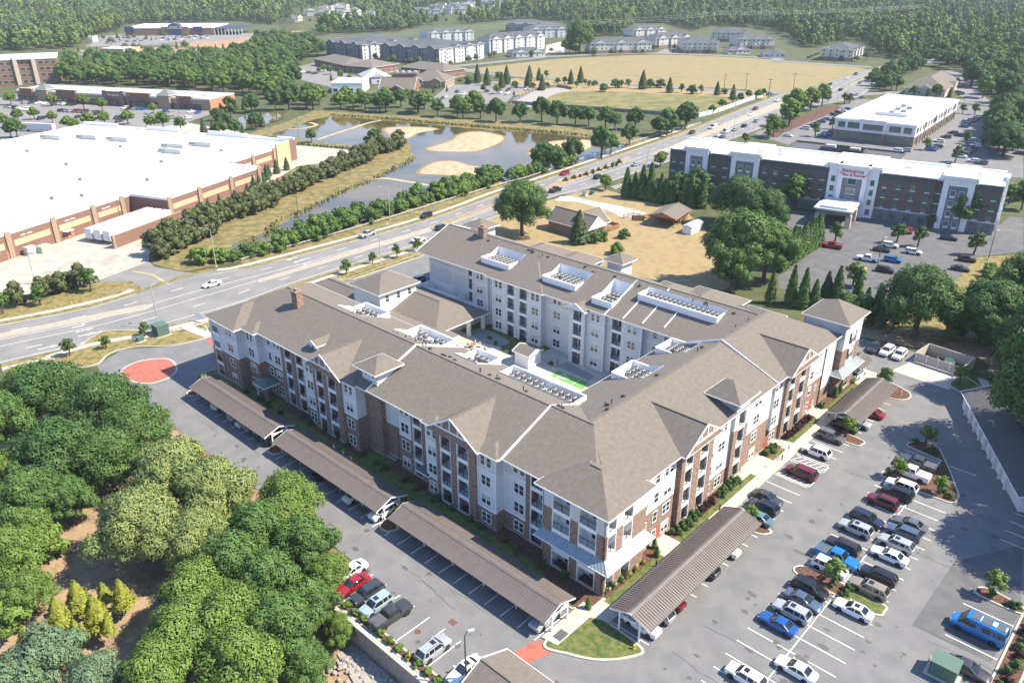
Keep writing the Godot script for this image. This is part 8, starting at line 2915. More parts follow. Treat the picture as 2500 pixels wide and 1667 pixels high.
func car(kind: String, colour: String, at: Vector3, turn: float, label: String, group := "", extras := [], simple := false) -> void:
	if not proto.has("car" + kind):
		proto["car" + kind] = make_car(kind, null)
	var r: Dictionary = proto["car" + kind]
	var c: Array = CARS[kind]
	var w: float = c[1]
	var key := "built %s %s %s %s" % [kind, colour, extras, simple]
	if proto.has(key):
		copy(proto[key], at, turn, label, group)
		return
	var called: String = {"sedan": "sedan_car", "suv": "suv_car", "minivan": "minivan", "pickup": "pickup_truck", "van": "camper_van"}[kind]
	var o := thing(called, label, {"pickup": "pickup", "van": "van", "minivan": "minivan"}.get(kind, "car"), at, turn, group)
	o.set_meta("stem", called)
	proto[key] = o
	var pm := paint_of(PAINT[colour])
	put("body", r.body, pm, o)
	put("window_glass", r.glass, null, o)
	put("roof", r.roof, pm, o)
	put("cabin_frame", r.pillar, pm, o)
	for x in c[3]:
		for sd in [-1.0, 1.0]:
			var t := put("wheel", r.tyre, null, o)
			t.position = Vector3(x, c[4], sd * (w - 0.10))
			put("rim", r.rim, null, t)
			if not simple:
				var a := put("wheel_arch", r.arch, null, o)
				a.position = Vector3(x, c[4] + 0.03, sd * (w - 0.03))
	if simple:
		return
	for sd in [-1.0, 1.0]:
		var h := put("headlight", r.headlight, null, o)
		h.position.z = sd * w * 0.66
		var t := put("taillight", r.taillight, null, o)
		t.position.z = sd * w * 0.72
		var m := put("mirror", r.mirror, pm, o)
		m.position = Vector3(c[2][0] - 0.25, c[2][5] + 0.08, sd * (w + 0.06))
	if kind == "pickup":
		var bed := Shape.new()
		bed.box(-2.78, 1.25, -0.84, -1.06, 1.29, 0.84)
		put("bed_cover" if extras.has("cover") else "bed_floor", bed, mats.charcoal if not extras.has("pale") else mats.unit_metal, o)
		var rl := Shape.new()
		for q in [[-2.88, -0.98, -1.0, -0.86], [-2.88, 0.86, -1.0, 0.98], [-2.9, -0.9, -2.78, 0.9]]:
			rl.box(q[0], 1.2, q[1], q[2], 1.42 if not extras.has("cover") else 1.32, q[3])
		put("bed_wall", rl, pm, o)
	if extras.has("sunroof"):
		var q := Shape.new()
		q.box(c[2][1] - 0.75, c[2][4] + 0.03, -0.36, c[2][1] - 0.15, c[2][4] + 0.058, 0.36)
		put("sunroof", q, mats.car_glass, o)
	if extras.has("rack"):
		for sd in [-1.0, 1.0]:
			var q := Shape.new()
			q.bar(Vector3(c[2][1] - 0.2, c[2][4] + 0.07, sd * 0.58), Vector3(c[2][2] + 0.2, c[2][4] + 0.07, sd * 0.58), 0.05, 0.05)
			put("roof_rail", q, mats.charcoal, o)
	if kind == "van":
		for q in [[0.9, 0.1, mats.charcoal], [-0.2, -1.2, mats.charcoal], [-1.9, -2.6, mats.charcoal]]:
			var sp := Shape.new()
			sp.box(q[1], 2.48, -0.6, q[0], 2.53, 0.6)
			put("solar_panel", sp, q[2], o)
		var f := Shape.new()
		f.box(-1.75, 2.48, -0.4, -1.3, 2.62, 0.4)
		f.box(-0.1, 2.48, -0.5, 0.0, 2.56, 0.5)
		f.box(-2.85, 2.48, -0.4, -2.7, 2.6, 0.4)
		put("roof_fan", f, mats.trim, o)


func lot_car(kind: String, colour: String, u: float, v: float, dir: String, label: String, extras := []) -> void:
	var turn: float = {"+u": 0.0, "-u": PI, "+v": PI / 2, "-v": -PI / 2}[dir]
	car(kind, colour, estate(u, 0.005, v), SKEW + turn + rng.randf_range(-0.02, 0.02), label, "cars parked at the apartments", extras)


func build_cars() -> void:
	var L := [
		["sedan", "blue", 19, 10.7, "-u", "blue sedan beside a silver suv with a sunroof", []],
		["suv", "silver", 19.4, 13.7, "-u", "silver suv with a sunroof beside the blue sedan", ["sunroof"]],
		["sedan", "slate", 19.6, 16.6, "+u", "dark blue sedan between a silver and a black suv", []],
		["suv", "black", 19.3, 19.2, "+u", "black suv with roof rails beside the mulch island end", ["rack"]],
		["suv", "white", 19.5, 24.9, "+u", "white suv under the young tree beside the blue pickup", ["sunroof"]],
		["pickup", "bright blue", 19.4, 27.5, "+u", "bright blue pickup with a covered bed", ["cover"]],
		["suv", "plum", 19, 30.4, "-u", "dark plum suv beside the bright blue pickup", []],
		["suv", "silver", 18.8, 35.5, "-u", "silver suv next to a navy suv with roof rails", ["sunroof"]],
		["suv", "navy", 19.1, 38.8, "+u", "navy suv with roof rails by the silver suv", ["rack"]],
		["suv", "maroon", 19.3, 44.7, "-u", "maroon suv parked alone at the row of bays", ["rack"]],
		["sedan", "white", 24.9, 19.4, "-u", "white sedan with dark sunroof beside the grass island", ["sunroof"]],
		["suv", "beige", 25, 24.5, "-u", "beige suv with a sunroof beside the black suv", ["sunroof"]],
		["suv", "black", 24.9, 27.7, "-u", "black suv beside the beige suv", []],
		["sedan", "white", 24.5, 32.9, "-u", "white sedan beside the pale grey suv", []],
		["suv", "silver", 24.3, 36, "-u", "pale grey suv between a white sedan and dark suv", ["sunroof"]],
		["suv", "slate", 24.2, 39.2, "-u", "dark slate suv between two grey cars", []],
		["sedan", "grey", 24.1, 41.9, "-u", "grey blue sedan at the end of the right hand bays", []],
		["suv", "black", 20.1, 48.4, "-u", "black suv with roof bars beside the maroon suv", ["rack"]],
		["suv", "white", 19.9, 50.8, "-u", "white suv at the mulch island beside the black suv", []],
		["pickup", "white", 19.7, 55.4, "-u", "white pickup with a grey bed cover in the mulch island", ["cover", "pale"]],
		["pickup", "dark grey", 19.6, 58.9, "-u", "dark pickup with a covered bed beside the white pickup", ["cover"]],
		["sedan", "white", 23.8, 5.5, "-u", "white sedan alone on the open bays", []],
		["suv", "white", 20.1, 0.48, "-u", "white suv with a black sunroof nearest the rounded lawn", ["sunroof"]],
		["van", "bright blue", 37.4, 26.3, "-u", "bright blue camper van with solar panels on its roof", []],
		["sedan", "dark grey", 38.4, 19.1, "+u", "dark grey sedan beside the green utility cabinet", []],
		["suv", "grey", 5.8, 57.4, "+u", "grey suv at the carport island with a young tree", []],
		["suv", "white", 6, 51.1, "-u", "white hatchback beside the hatched accessible aisle", []],
		["minivan", "maroon", 6.8, 43.6, "-u", "maroon minivan between two hatched aisles", []],
		["sedan", "dark grey", 6, 33.7, "+u", "dark sedan on the bays before the sunlit front", []],
		["suv", "navy", 6.6, 31.1, "-u", "navy suv between a dark sedan and a teal hatchback", ["rack"]],
		["sedan", "teal", 7.1, 28.2, "-u", "teal hatchback at the near carport's far end", []],
		["suv", "navy", 6.2, 62.5, "+u", "dark navy car at the second carport's end", []],
		["suv", "silver", 7.3, 65.2, "+u", "silver suv just under the second carport's end", []],
		["sedan", "red", 7.7, 70.5, "-u", "red car sticking out from the second carport", []],
		["suv", "dark grey", -2.12, 98.3, "-v", "black hatchback with red lights by the far kerb", []],
		["suv", "white", 0.36, 98.6, "-v", "white hatchback beside a black one at the far kerb", []],
		["suv", "white", 2.93, 98.5, "-v", "white suv beside the refuse enclosure's hatched bay", ["rack"]],
		["suv", "white", -0.12, 84, "+v", "white suv under the short far carport", []],
		["sedan", "white", -27.3, -19.6, "-v", "white sedan half hidden by tree branches", []],
		["sedan", "red", -25, -21, "-v", "bright red sedan between a white sedan and grey suv", []],
		["suv", "dark grey", -22.3, -20.7, "-v", "dark grey suv between the red sedan and pale suv", []],
		["suv", "pale blue", -19.8, -21.2, "-v", "pale suv with a black sunroof beside the dark pickup", ["sunroof"]],
		["pickup", "dark grey", -17, -21.1, "+v", "dark grey pickup with a covered bed by the retaining wall", ["cover"]],
		["suv", "silver", -9.1, -21.1, "+v", "silver suv alone near the retaining wall", ["sunroof", "rack"]],
		["sedan", "white", -4.1, -20.7, "-v", "white sedan with a black roof by the tall lamp post", ["sunroof"]],
		["suv", "white", -81.4, -8.2, "+v", "white car under the carport by the turning circle", []],
		["suv", "silver", -75.4, -8.2, "+v", "silver car in the middle of the first carport", []],
		["sedan", "white", -72.6, -8.3, "+v", "white sedan in the middle of the first carport", []],
		["suv", "beige", -69.9, -8.2, "+v", "beige car under the first carport", []],
		["suv", "dark grey", -66.9, -8.2, "+v", "dark car under the first carport", []],
		["suv", "black", -64.0, -8.2, "+v", "black car with red lights at the first carport's end", []],
		["sedan", "navy", -49.2, -8.4, "+v", "navy car under the middle carport", []],
		["sedan", "white", -40.6, -8.5, "+v", "white car by the accessible bays under the middle carport", []],
		["suv", "white", -34.3, -8.5, "-v", "white suv at the middle carport's end", []],
		["suv", "silver", -2.6, -8.3, "-v", "silver suv at the third carport's end", []],
		["sedan", "white", 6.9, -0.9, "-u", "white car nearest the rounded lawn under the near carport", []],
		["suv", "silver", 6.9, 2.2, "-u", "silver car under the near carport", []],
		["sedan", "maroon", 6.7, 5.0, "-u", "maroon car under the near carport", []],
		["suv", "dark grey", 6.9, 13.2, "-u", "dark car under the near carport", []],
		["sedan", "white", 6.9, 18.8, "-u", "white sedan under the near carport by its island", []],
		["suv", "white", 45.0, 46.6, "-u", "white suv in the shade of the large trees", []],
		["sedan", "white", 47.5, 50.2, "-u", "white sedan in the shade of the large trees", []],
		["suv", "slate", -104.0, 58.5, "-v", "dark green suv parked beside the tall siding wall", ["rack"]],
	]
	for q in L:
		lot_car(q[0], q[1], q[2], q[3], q[4], q[5], q[6])
	# the highway
	var R := [["sedan", "white", -76.8, -190.5, 3.93, "white sedan turning from the highway by the store"], ["pickup", "silver", -43.9, -232.0, 4.09, "silver pickup on the highway beside the pond shrubs"], ["suv", "black", -28.0, -252.5, 4.09, "black suv on the highway beside the pond lamp post"], ["suv", "dark grey", -22.0, -239.3, 0.95, "dark suv on the highway beside the apartment wing"], ["sedan", "white", -27.8, -226.9, 0.79, "white sedan with dark roof passing the apartment wing"], ["suv", "red", 20.7, -311.0, 4.04, "red suv on the highway beside the median bushes"], ["pickup", "black", 15.8, -285.1, 0.89, "black pickup on the highway by the lone round tree"], ["suv", "black", 33.2, -305.0, 0.90, "black suv passing the hotel turning"], ["sedan", "pale blue", 50.9, -326.8, 0.90, "pale blue sedan at the end of the median bushes"], ["suv", "black", 65.6, -345.5, 0.90, "black suv beside the hotel corner"], ["suv", "dark grey", 88.0, -395.8, 4.10, "brown suv beside the guard rail end"], ["van", "white", 101.4, -408.9, 4.10, "white van beside the guard rail end"], ["sedan", "white", 99.3, -389.6, 0.96, ""], ["van", "white", 105.5, -398.1, 0.96, ""], ["sedan", "pale blue", 111.1, -403.9, 0.96, ""], ["suv", "black", 118.4, -414.0, 0.96, ""], ["suv", "silver", 128.6, -428.2, 0.96, ""], ["suv", "white", 141.3, -445.2, 0.92, ""], ["sedan", "white", 131.4, -449.2, 4.06, ""], ["suv", "maroon", 138.9, -467.9, 4.06, ""], ["pickup", "slate", 163.8, -525.6, 4.04, ""], ["suv", "white", 160.9, -499.0, 4.06, ""], ["sedan", "silver", 169.4, -502.5, 4.06, ""], ["suv", "black", 184.8, -524.5, 4.04, ""], ["suv", "black", 204.7, -550.8, 4.04, ""], ["sedan", "white", 205.4, -542.1, 4.04, ""], ["suv", "white", 212.0, -552.6, 4.04, ""], ["suv", "dark grey", 219.3, -572.0, 4.04, ""], ["sedan", "white", 243.6, -605.2, 4.09, ""], ["pickup", "slate", 260.0, -630.6, 4.09, ""], ["suv", "dark grey", 216.6, -545.0, 0.90, ""], ["suv", "maroon", 202.2, -525.6, 0.90, ""], ["suv", "black", 188.2, -507.4, 0.90, ""], ["sedan", "grey", 174.9, -488.1, 0.92, ""], ["suv", "slate", 157.8, -465.7, 0.92, ""], ["sedan", "silver", 219.3, -524.5, 0.90, ""], ["suv", "silver", 243.8, -581.6, 0.95, ""], ["sedan", "grey", 217.6, -512.5, 0.90, ""], ["sedan", "slate", 100.3, -385.0, 0.96, ""], ["pickup", "red", 93.0, -221.2, 2.59, "red pickup at the top of the empty hotel bays"], ["suv", "white", 110.1, -221.7, -0.55, "white suv by the hotel parking island"], ["sedan", "black", 106.1, -217.9, -0.55, "black sedan beside the white suv in the hotel lot"], ["suv", "white", 114.1, -215.7, -0.55, "white suv under the hotel parking trees"], ["pickup", "white", 98.8, -209.9, 2.59, "white pickup with a ladder rack in the hotel lot"], ["suv", "bright blue", 105.4, -208.9, -0.55, "bright blue suv in the hotel lot"], ["sedan", "yellow", 92.9, -202.0, 2.59, "yellow sports car in the hotel lot"], ["suv", "black", 99.8, -200.8, -0.55, "black suv beside the yellow car"], ["suv", "red", 122.2, -235.9, 1.02, "red suv at the hotel entrance walk"], ["sedan", "navy", 130.7, -228.6, -0.55, "navy sedan by the hotel wall bays"], ["suv", "dark grey", 126.2, -209.4, -0.55, "dark suv on the shaded hotel bays"], ["sedan", "dark grey", 120.6, -202.0, -0.55, "dark sedan at the hotel lot corner"]]
	for q in R:
		car(q[0], q[1], Vector3(q[2], 0.03, q[3]), q[4], "%s %s driving on the highway" % [q[1], {"suv": "suv", "sedan": "sedan", "pickup": "pickup truck", "van": "van", "minivan": "minivan"}[q[0]]] if q[5] == "" else q[5], "cars on the highway")
	# car parks farther off, in rows
	var kinds := ["sedan", "suv", "minivan"]
	var tints := ["blue", "grey", "dark grey", "silver", "white", "black", "maroon", "navy", "slate", "red", "beige"]
	var P := [
		["office car park", [2,0,186,-356.1,-0.6,1,1,188.7,-359.2,-0.7,2,2,191.5,-362.3,2.5,0,3,194.3,-365.5,-0.6,1,4,199,-375.3,2.5,1,2,207.1,-385.1,2.5,1,5,215.5,-395.3,2.5,2,5,215.5,-389,2.5,1,0,229.6,-412.4,2.5,1,0,237.3,-425.1,-0.6,1,4,192.4,-342.3,-0.6,1,1,195.9,-346.6,2.5,1,6,199.4,-351,2.5,0,5,203,-355.5,-0.7,1,5,206.7,-360.1,-0.7,1,4,210.5,-364.8,2.5,1,7,214.3,-369.6,2.5,0,1,218.3,-374.6,-0.7,1,7,222.4,-379.6,-0.6,1,5,234.5,-419.8,2.5,1,5,238.6,-424.7,2.5,1,6,242.8,-429.7,-0.6,1,1,247.1,-434.8,2.5,2,3,251.5,-440,2.5,1,0,149.3,-388.6,2.5,1,0,152.7,-392.4,-0.7,2,5,156.2,-396.4,2.5,2,4,147.5,-407.8,2.5,1,1,152.4,-414.1,2.5,0,5,157.4,-420.6,2.5,1,1,162.6,-427.4,2.5,0,0,168,-434.3,-0.7,1,6,176.8,-447.8,-0.7,1,5,181.6,-454.5,-0.7,0,4,186.4,-461.4,2.5,0,0,191.4,-468.5,2.5,0,4,132.9,-388.6,-0.7,1,3,174.3,-354.8,2.5,2,4,169.7,-353.6,2.5,1,1,194.4,-329.4,2.5,2,5,178.1,-323.9,2.5,1,4,192.7,-332.9,2.5]],
		["shop car park", [2,3,-291.6,-492.3,1.3,2,2,-287.1,-491.1,4.4,0,4,-282.6,-489.9,4.4,0,4,-278.2,-488.7,1.3,0,2,-271.2,-486.4,1.2,1,3,-268,-485.8,1.3,1,4,-264.8,-485.3,1.3,1,7,-261.7,-484.7,4.4,0,5,-258.5,-484.1,1.2,0,2,-293.4,-477.3,4.4,1,3,-289.9,-475.1,4.4,1,5,-286.4,-472.9,1.3,0,4,-282.9,-470.7,1.2,0,4,-279.4,-468.5,4.5,2,4,-276,-466.4,4.4,1,5,-254.4,-462.1,1.2,0,8,-251.4,-461.3,4.4,1,3,-248.4,-460.4,1.3,1,6,-245.3,-459.6,4.4,0,9,-242.3,-458.8,4.4,2,2,-239.3,-457.9,4.4,0,5,-234.9,-441.9,1.3,0,5,-233.6,-444.4,4.5,1,1,-232.3,-446.8,1.3,0,10,-231,-449.3,4.4,2,5,-229.6,-451.8,1.3,1,4,-222.4,-470.7,4.4,0,5,-219.4,-470.1,1.2,0,10,-216.4,-469.6,4.4,1,0,-213.4,-469.1,4.4,0,0,-210.3,-468.5,1.2,1,0,-195.3,-462.1,1.3,0,3,-192.1,-461.1,1.3,2,5,-212,-438.1,4.4,1,5,-211.5,-445.8,4.5,1,2,-210,-447.8,1.3,1,3,-198.7,-444.7,4.4,1,10,-183.6,-438.1,4.4,1,4,-174.1,-438.1,1.2,2,2,-206.9,-428.7,4.4,0,4,-180,-457.9,4.4,0,0,-175.2,-455.9,4.5,2,7,-252.2,-436.2,4.4,1,9,-219.9,-394.8,4.5,1,4,-236.1,-372.4,4.4,1,3,-234.9,-375.3,1.3,0,5,-235.1,-379.6,4.4]],
		["hamlet car park", [1,0,-35.4,-537.3,1.2,2,4,-31.1,-526.3,4.4,0,2,-27,-515.8,1.2,0,1,-42.6,-510.7,1.2,1,4,-41.3,-513.2,1.2,0,5,-16.2,-540.1,1.2,0,4,-7.4,-533.1,1.2,1,4,-3,-529.7,4.3,1,2,-8.3,-542.9,1.2,1,2,-2.5,-544.8,4.3,1,4,9.4,-548.6,4.3,1,4,-161.7,-643,3.7,1,2,-156.1,-639,3.6,2,6,-150.6,-635,3.6]],
		["hardware store car park", [0,7,-435,-911,1.2,2,6,-429,-914,4.3,2,3,-423,-918,4.3,0,8,-418,-921,1.2,0,7,-412,-925,4.3,1,1,-406,-928,4.3,0,4,-388,-939,4.3,0,8,-382,-942,4.4,1,2,-376,-946,1.2,0,4,-370,-949,4.3,2,4,-358,-957,1.2,0,0,-352,-960,4.4,1,4,-346,-964,1.2,2,1,-442,-939,5.3,0,6,-436,-942,2.2,2,3,-419,-951,5.3,2,2,-413,-954,2.2,1,3,-402,-960,2.2,2,2,-396,-963,2.2,2,4,-390,-966,2.2,0,9,-384,-969,2.2,1,3,-378,-972,2.2,0,5,-371,-976,5.3,1,8,-365,-979,2.2,1,4,-359,-982,2.2,1,3,-353,-985,2.2,1,2,-450,-969,3.2,0,1,-444,-972,6.4,1,2,-439,-974,6.3,0,4,-403,-989,3.2,1,4,-397,-991,6.3,0,3,-391,-994,3.2,1,2,-385,-996,3.2,0,4,-379,-999,3.2,0,4,-373,-1002,3.2,1,5,-367,-1004,3.2,0,3,-360,-1007,6.3]],
		["clinic lane", [1,4,302,-572.8,3.5,1,1,299.7,-566.6,3.5,1,4,297.7,-560.5,3.5,1,5,295.7,-554.5,0.4,1,4,293.7,-548.6,0.4,2,4,291.8,-542.9,0.4,0,2,290,-537.3,0.4,1,5,288.2,-531.7,0.4,1,5,286.4,-526.3,3.6,2,4,323,-599.1,3.5,1,6,322,-592.3,3.5]],
		["far apartment drives", [2,5,265.6,-752,0.8,2,5,270.2,-760,4,1,5,279.8,-777,3.9,2,2,284.7,-785,3.9,0,2,153.2,-809,3.7,0,4,39,-867,0.5,0,2,75.8,-774,0.5]],
	]
	for q in P:
		for i in range(0, q[1].size(), 5):
			var k: String = kinds[q[1][i]]
			var c: String = tints[q[1][i + 1]]
			car(k, c, Vector3(q[1][i + 2], 0.03, q[1][i + 3]), q[1][i + 4], "%s %s parked in the %s" % [c, "car" if k == "sedan" else k, q[0]], "cars in the " + q[0], [], true)


func lamp_post(label: String, x: float, z: float, h: float, arm: float, turn: float, tint: Material, group: String) -> void:
	var o := thing("street_lamp", label, "street lamp", Vector3(x, 0, z), turn, group)
	var s := Shape.new()
	s.tube([Vector3(0, 0, 0), Vector3(0, h * 0.5, 0), Vector3(0, h, 0)], [0.14, 0.11, 0.08], 8)
	put("pole", s, tint, o)
	var a := Shape.new()
	a.tube([Vector3(0, h - 0.1, 0), Vector3(arm * 0.5, h + 0.5, 0), Vector3(arm, h + 0.6, 0)], [0.06, 0.05, 0.04], 6)
	put("arm", a, tint, o)
	boxp(o, "lamp_head", mats.galvanised, arm - 0.1, h + 0.5, -0.16, arm + 0.6, h + 0.66, 0.16)
	boxp(o, "foot", mats.concrete, -0.3, 0, -0.3, 0.3, 0.25, 0.3)


func sign_post(label: String, at: Vector3, turn: float, m: Material, w: float, h: float, group := "") -> Node3D:
	var o := thing("road_sign", label, "sign", at, turn, group)
	var s := Shape.new()
	s.tube([Vector3.ZERO, Vector3(0, 2.3, 0)], [0.035, 0.035], 6)
	put("post", s, mats.galvanised, o)
	boxp(o, "plate", m, -w / 2, 2.3 - h, 0.04, w / 2, 2.35, 0.06)
	return o


func build_furniture() -> void:
	# pale concrete street lamps along the highway
	for q in [[[-79.8,-164.2], 0.0], [[-80.6,-204.9], 2.6], [[-39.4,-249.1], 2.6], [[-36.1,-207.4], -0.6], [[45.2,-351.3], 2.6], [[2.41,-306.7], 2.6], [[88.3,-409.4], 2.6], [[51.9,-305.7], -0.6], [[102.9,-375.5], -0.6], [[127.2,-468], 2.6], [[209.1,-514.8], -0.6], [[245.1,-530.6], -0.6], [[160.6,-514.8], 2.6]]:
		lamp_post("tall pale street lamp beside the highway", q[0][0], q[0][1], 10.5, 2.2, q[1] + 0.8, mats.concrete, "highway street lamps")
	lamp_post("dark lamp post beside the retaining wall cars", -5.2, -65.4, 7.5, 0.5, 0.3, mats.charcoal, "")
	for q in [[99.1, -204.0, 0.3], [103.4, -274.7, 0.3], [165.6, -391.8, 0.3], [165.5, -443.6, 0.3], [138.1, -401.2, 0.3], [182.0, -459.6, 0.3], [180.4, -324.3, 0.3], [257.5, -468.0, 0.3], [-122.4, -241.4, 0.3], [-144.5, -221.0, 0.3], [-70.4, -254.9, 0.3], [-184.9, -453.5, 0.3], [-216.8, -463.8, 0.3], [-103.6, -391.8, 0.3], [132.7, -210.4, 0.3]]:
		lamp_post("thin dark car park lamp post", q[0], q[1], 8.0, 0.6, q[2], mats.charcoal, "car park lamp posts")
	# guard rail: posts and a double-wave beam in lengths
	var line := smooth_line(pv([-75.2,-209.4,-74.3,-210.9,-57.9,-229,-39.7,-250.7,-20.7,-274.7,-3.4,-295.4,7.7,-307.7,33,-342.7,68.1,-388.7,98.6,-424.3]), 4.0)
	var g := thing("guard_rail", "long steel guard rail between the pond and the highway", "guard rail", Vector3(line[0].x, 0, line[0].y))
	var post := Shape.new()
	post.box(-0.08, 0, -0.1, 0.08, 0.8, 0.1)
	var pm := post.mesh(mats.wood)
	for i in line.size() - 1:
		var a := line[i] - line[0]
		var b := line[i + 1] - line[0]
		var s := Shape.new()
		for y in [0.52, 0.74]:
			s.bar(Vector3(a.x, y, a.y), Vector3(b.x, y, b.y), 0.09, 0.15)
		put("rail_beam", s, mats.galvanised, g)
		put("rail_post", pm, null, g).position = Vector3(a.x, 0, a.y)
	# wooden poles and the wires between them
	var poles := [[-122.8,-192], [154.6,-547.3], [158.6,-509.8], [186,-547.3], [-174.5,-758.4], [-3.4,-815.5], [229.9,-942.1], [479.8,-1011.3], [91.7,-577.5], [143.2,-559]]
	var tall := [9.0, 11.0, 12.0, 11.0, 20.0, 26.0, 30.0, 34.0, 10.0, 9.0]
	for i in poles.size():
		var o := thing("utility_pole", ["grey wooden pole by the store yard bushes", "wooden pole beside the roadside wall", "wooden pole with a crossarm at the crossroads", "wooden pole at the edge of the golden field", "tall pole beside the apartments at the woods", "tall pole among the white apartments", "tall pole in front of the far wood", "tall pole rising from the forest", "thin pole on the golden field's near lane", "short pole near the golden field's lane"][i], "pole", Vector3(poles[i][0], 0, poles[i][1]))
		var s := Shape.new()
		s.tube([Vector3.ZERO, Vector3(0, tall[i], 0)], [0.2, 0.12], 8)
		put("pole", s, mats.bark if i else mats.galvanised, o)
		boxp(o, "crossarm", mats.bark, -1.2 - tall[i] * 0.04, tall[i] - 0.8, -0.08, 1.2 + tall[i] * 0.04, tall[i] - 0.6, 0.08)
	var chain := [4, 5, 6, 7]
	for k in 3:
		var w := thing("power_line", "pale overhead power line strung above the far apartments", "wire", Vector3(poles[4][0], 0, poles[4][1]), 0.0, "power lines")
		for i in 3:
			var A := Vector3(poles[chain[i]][0], tall[chain[i]] - 0.4 - k * 1.6, poles[chain[i]][1]) - w.position
			var B := Vector3(poles[chain[i + 1]][0], tall[chain[i + 1]] - 0.4 - k * 1.6, poles[chain[i + 1]][1]) - w.position
			var path := []
			var radii := []
			for t in 9:
				var f := t / 8.0
				path.append(A.lerp(B, f) - Vector3(0, 4.0 * 4.0 * f * (1.0 - f) * 0.5, 0))
				radii.append(0.05)
			var s := Shape.new()
			s.tube(path, radii, 4)
			put("span", s, mats.galvanised, w)
	# cabinets, hydrants, signs
	var bx := [[[-78,-160.9], 3.0, 2.6, 2.4, "large green utility cabinet on the lawn by the highway"], [[-81.2,-157.4], 1.4, 1.3, 0.9, "small green utility box beside the street tree"], [[49.9,-67], 2.8, 2.4, 1.9, "green utility cabinet in the kerbed grass corner"], [[26,-279.3], 1.6, 1.2, 1.2, "grey utility box on the parched verge"], [[28.8,-281.3], 1.5, 1.2, 1.1, "green utility box on the parched verge"]]
	for q in bx:
		var o := thing("utility_cabinet", q[4], "cabinet", Vector3(q[0][0], 0.1, q[0][1]), SKEW)
		boxp(o, "body", mats.utility_green if not q[4].begins_with("grey") else mats.galvanised, -q[1] / 2, 0.1, -q[2] / 2, q[1] / 2, q[3], q[2] / 2)
		boxp(o, "lid", mats.utility_green, -q[1] / 2 - 0.06, q[3], -q[2] / 2 - 0.06, q[1] / 2 + 0.06, q[3] + 0.08, q[2] / 2 + 0.06)
		boxp(o, "door_joint", mats.charcoal, -0.02, 0.25, q[2] / 2, 0.02, q[3] - 0.1, q[2] / 2 + 0.02)
		boxp(o, "pad", mats.concrete, -q[1] / 2 - 0.4, 0, -q[2] / 2 - 0.4, q[1] / 2 + 0.4, 0.1, q[2] / 2 + 0.4)
	for q in [[estate(8.1, 0.16, -4.4), "yellow hydrant on the rounded lawn's tip"], [estate(9.0, 0.16, 82.0), "yellow hydrant on the far carport island"], [Vector3(-106.8, 0, -178.5), "yellow hydrant on the dry grass corner"]]:
		var o := thing("fire_hydrant", q[1], "hydrant", q[0])
		var s := Shape.new()
		s.lathe(Vector3.ZERO, [Vector2(0.16, 0), Vector2(0.16, 0.1), Vector2(0.11, 0.12), Vector2(0.11, 0.55), Vector2(0.15, 0.58), Vector2(0.08, 0.72), Vector2(0.0, 0.74)], 10)
		put("barrel", s, mats.yellow, o)
		boxp(o, "outlet", mats.yellow, -0.22, 0.36, -0.06, 0.22, 0.48, 0.06)
	var ys := thing("yield_sign", "red and white triangular yield sign by the turning circle", "sign", estate(-97.4, 0, -8.6), SKEW - 0.6)
	var sp := Shape.new()
	sp.tube([Vector3.ZERO, Vector3(0, 2.2, 0)], [0.04, 0.04], 6)
	put("post", sp, mats.galvanised, ys)
	var yt := Shape.new()
	yt.tri(Vector3(-0.5, 2.4, 0.05), Vector3(0, 1.55, 0.05), Vector3(0.5, 2.4, 0.05))
	put("plate", yt, plain(0.5, 0.02, 0.03, 0.5), ys)
	var yi := Shape.new()
	yi.tri(Vector3(-0.24, 2.26, 0.06), Vector3(0, 1.84, 0.06), Vector3(0.24, 2.26, 0.06))
	put("plate_centre", yi, mats.trim, ys)
	for q in [[-52.4, -4.2], [-49.8, -4.2], [-47.4, -4.4], [2.9, 43.0], [2.9, 47.0]]:
		sign_post("small white accessible parking sign", estate(q[0], 0.1, q[1]), SKEW, mats.trim, 0.4, 0.6, "accessible parking signs")
	sign_post("white notice board on the verge by the highway", Vector3(-71.7, 0, -167.6), -0.5, mats.trim, 2.6, 1.4)
	for q in [[-78.6, -3.6], [-74.0, -4.2], [-52.6, -3.4], [-38.8, -4.3], [-34.4, -4.0], [0.9, 11.0], [1.9, 9.6], [1.9, 26.6], [2.6, 45.6], [1.6, 60.4], [2.4, 64.6], [-47.2, 47.2]]:
		var o := thing("bollard_light", "short black bollard light beside a footpath", "bollard", estate(q[0], 0.12, q[1]), 0.0, "bollard lights")
		var s := Shape.new()
		s.lathe(Vector3.ZERO, [Vector2(0.1, 0), Vector2(0.1, 0.85), Vector2(0.12, 0.88), Vector2(0.12, 1.0), Vector2(0, 1.02)], 8)
		put("post", s, mats.black, o)
	# iron covers and gullies let into the asphalt
	for q in [[-11.0, -16.2, 0], [-13.0, -20.2, 1], [4.4, -14.6, 1], [13.2, 33.6, 1], [26.2, 73.0, 0], [40.2, 17.6, 0]]:
		var s := Shape.new()
		if q[2]:
			s.lathe(Vector3.ZERO, [Vector2(0.42, 0.0), Vector2(0.4, 0.02), Vector2(0, 0.02)], 14)
		else:
			s.box(-0.5, 0, -0.4, 0.5, 0.03, 0.4)
		var o := put("drain_cover", s, plain(0.12, 0.06, 0.045, 0.8))
		tag(o, "rusty round manhole cover in the asphalt" if q[2] else "rusty square drain grate in the asphalt", "drain", "drain covers")
		o.position = estate(q[0], 0.002, q[1])
		o.rotation.y = SKEW
	# dark stains, tar seams and worn patches on the asphalt, each with its own outline
	var st := Shape.new()
	var r2 := RandomNumberGenerator.new()
	r2.seed = 41
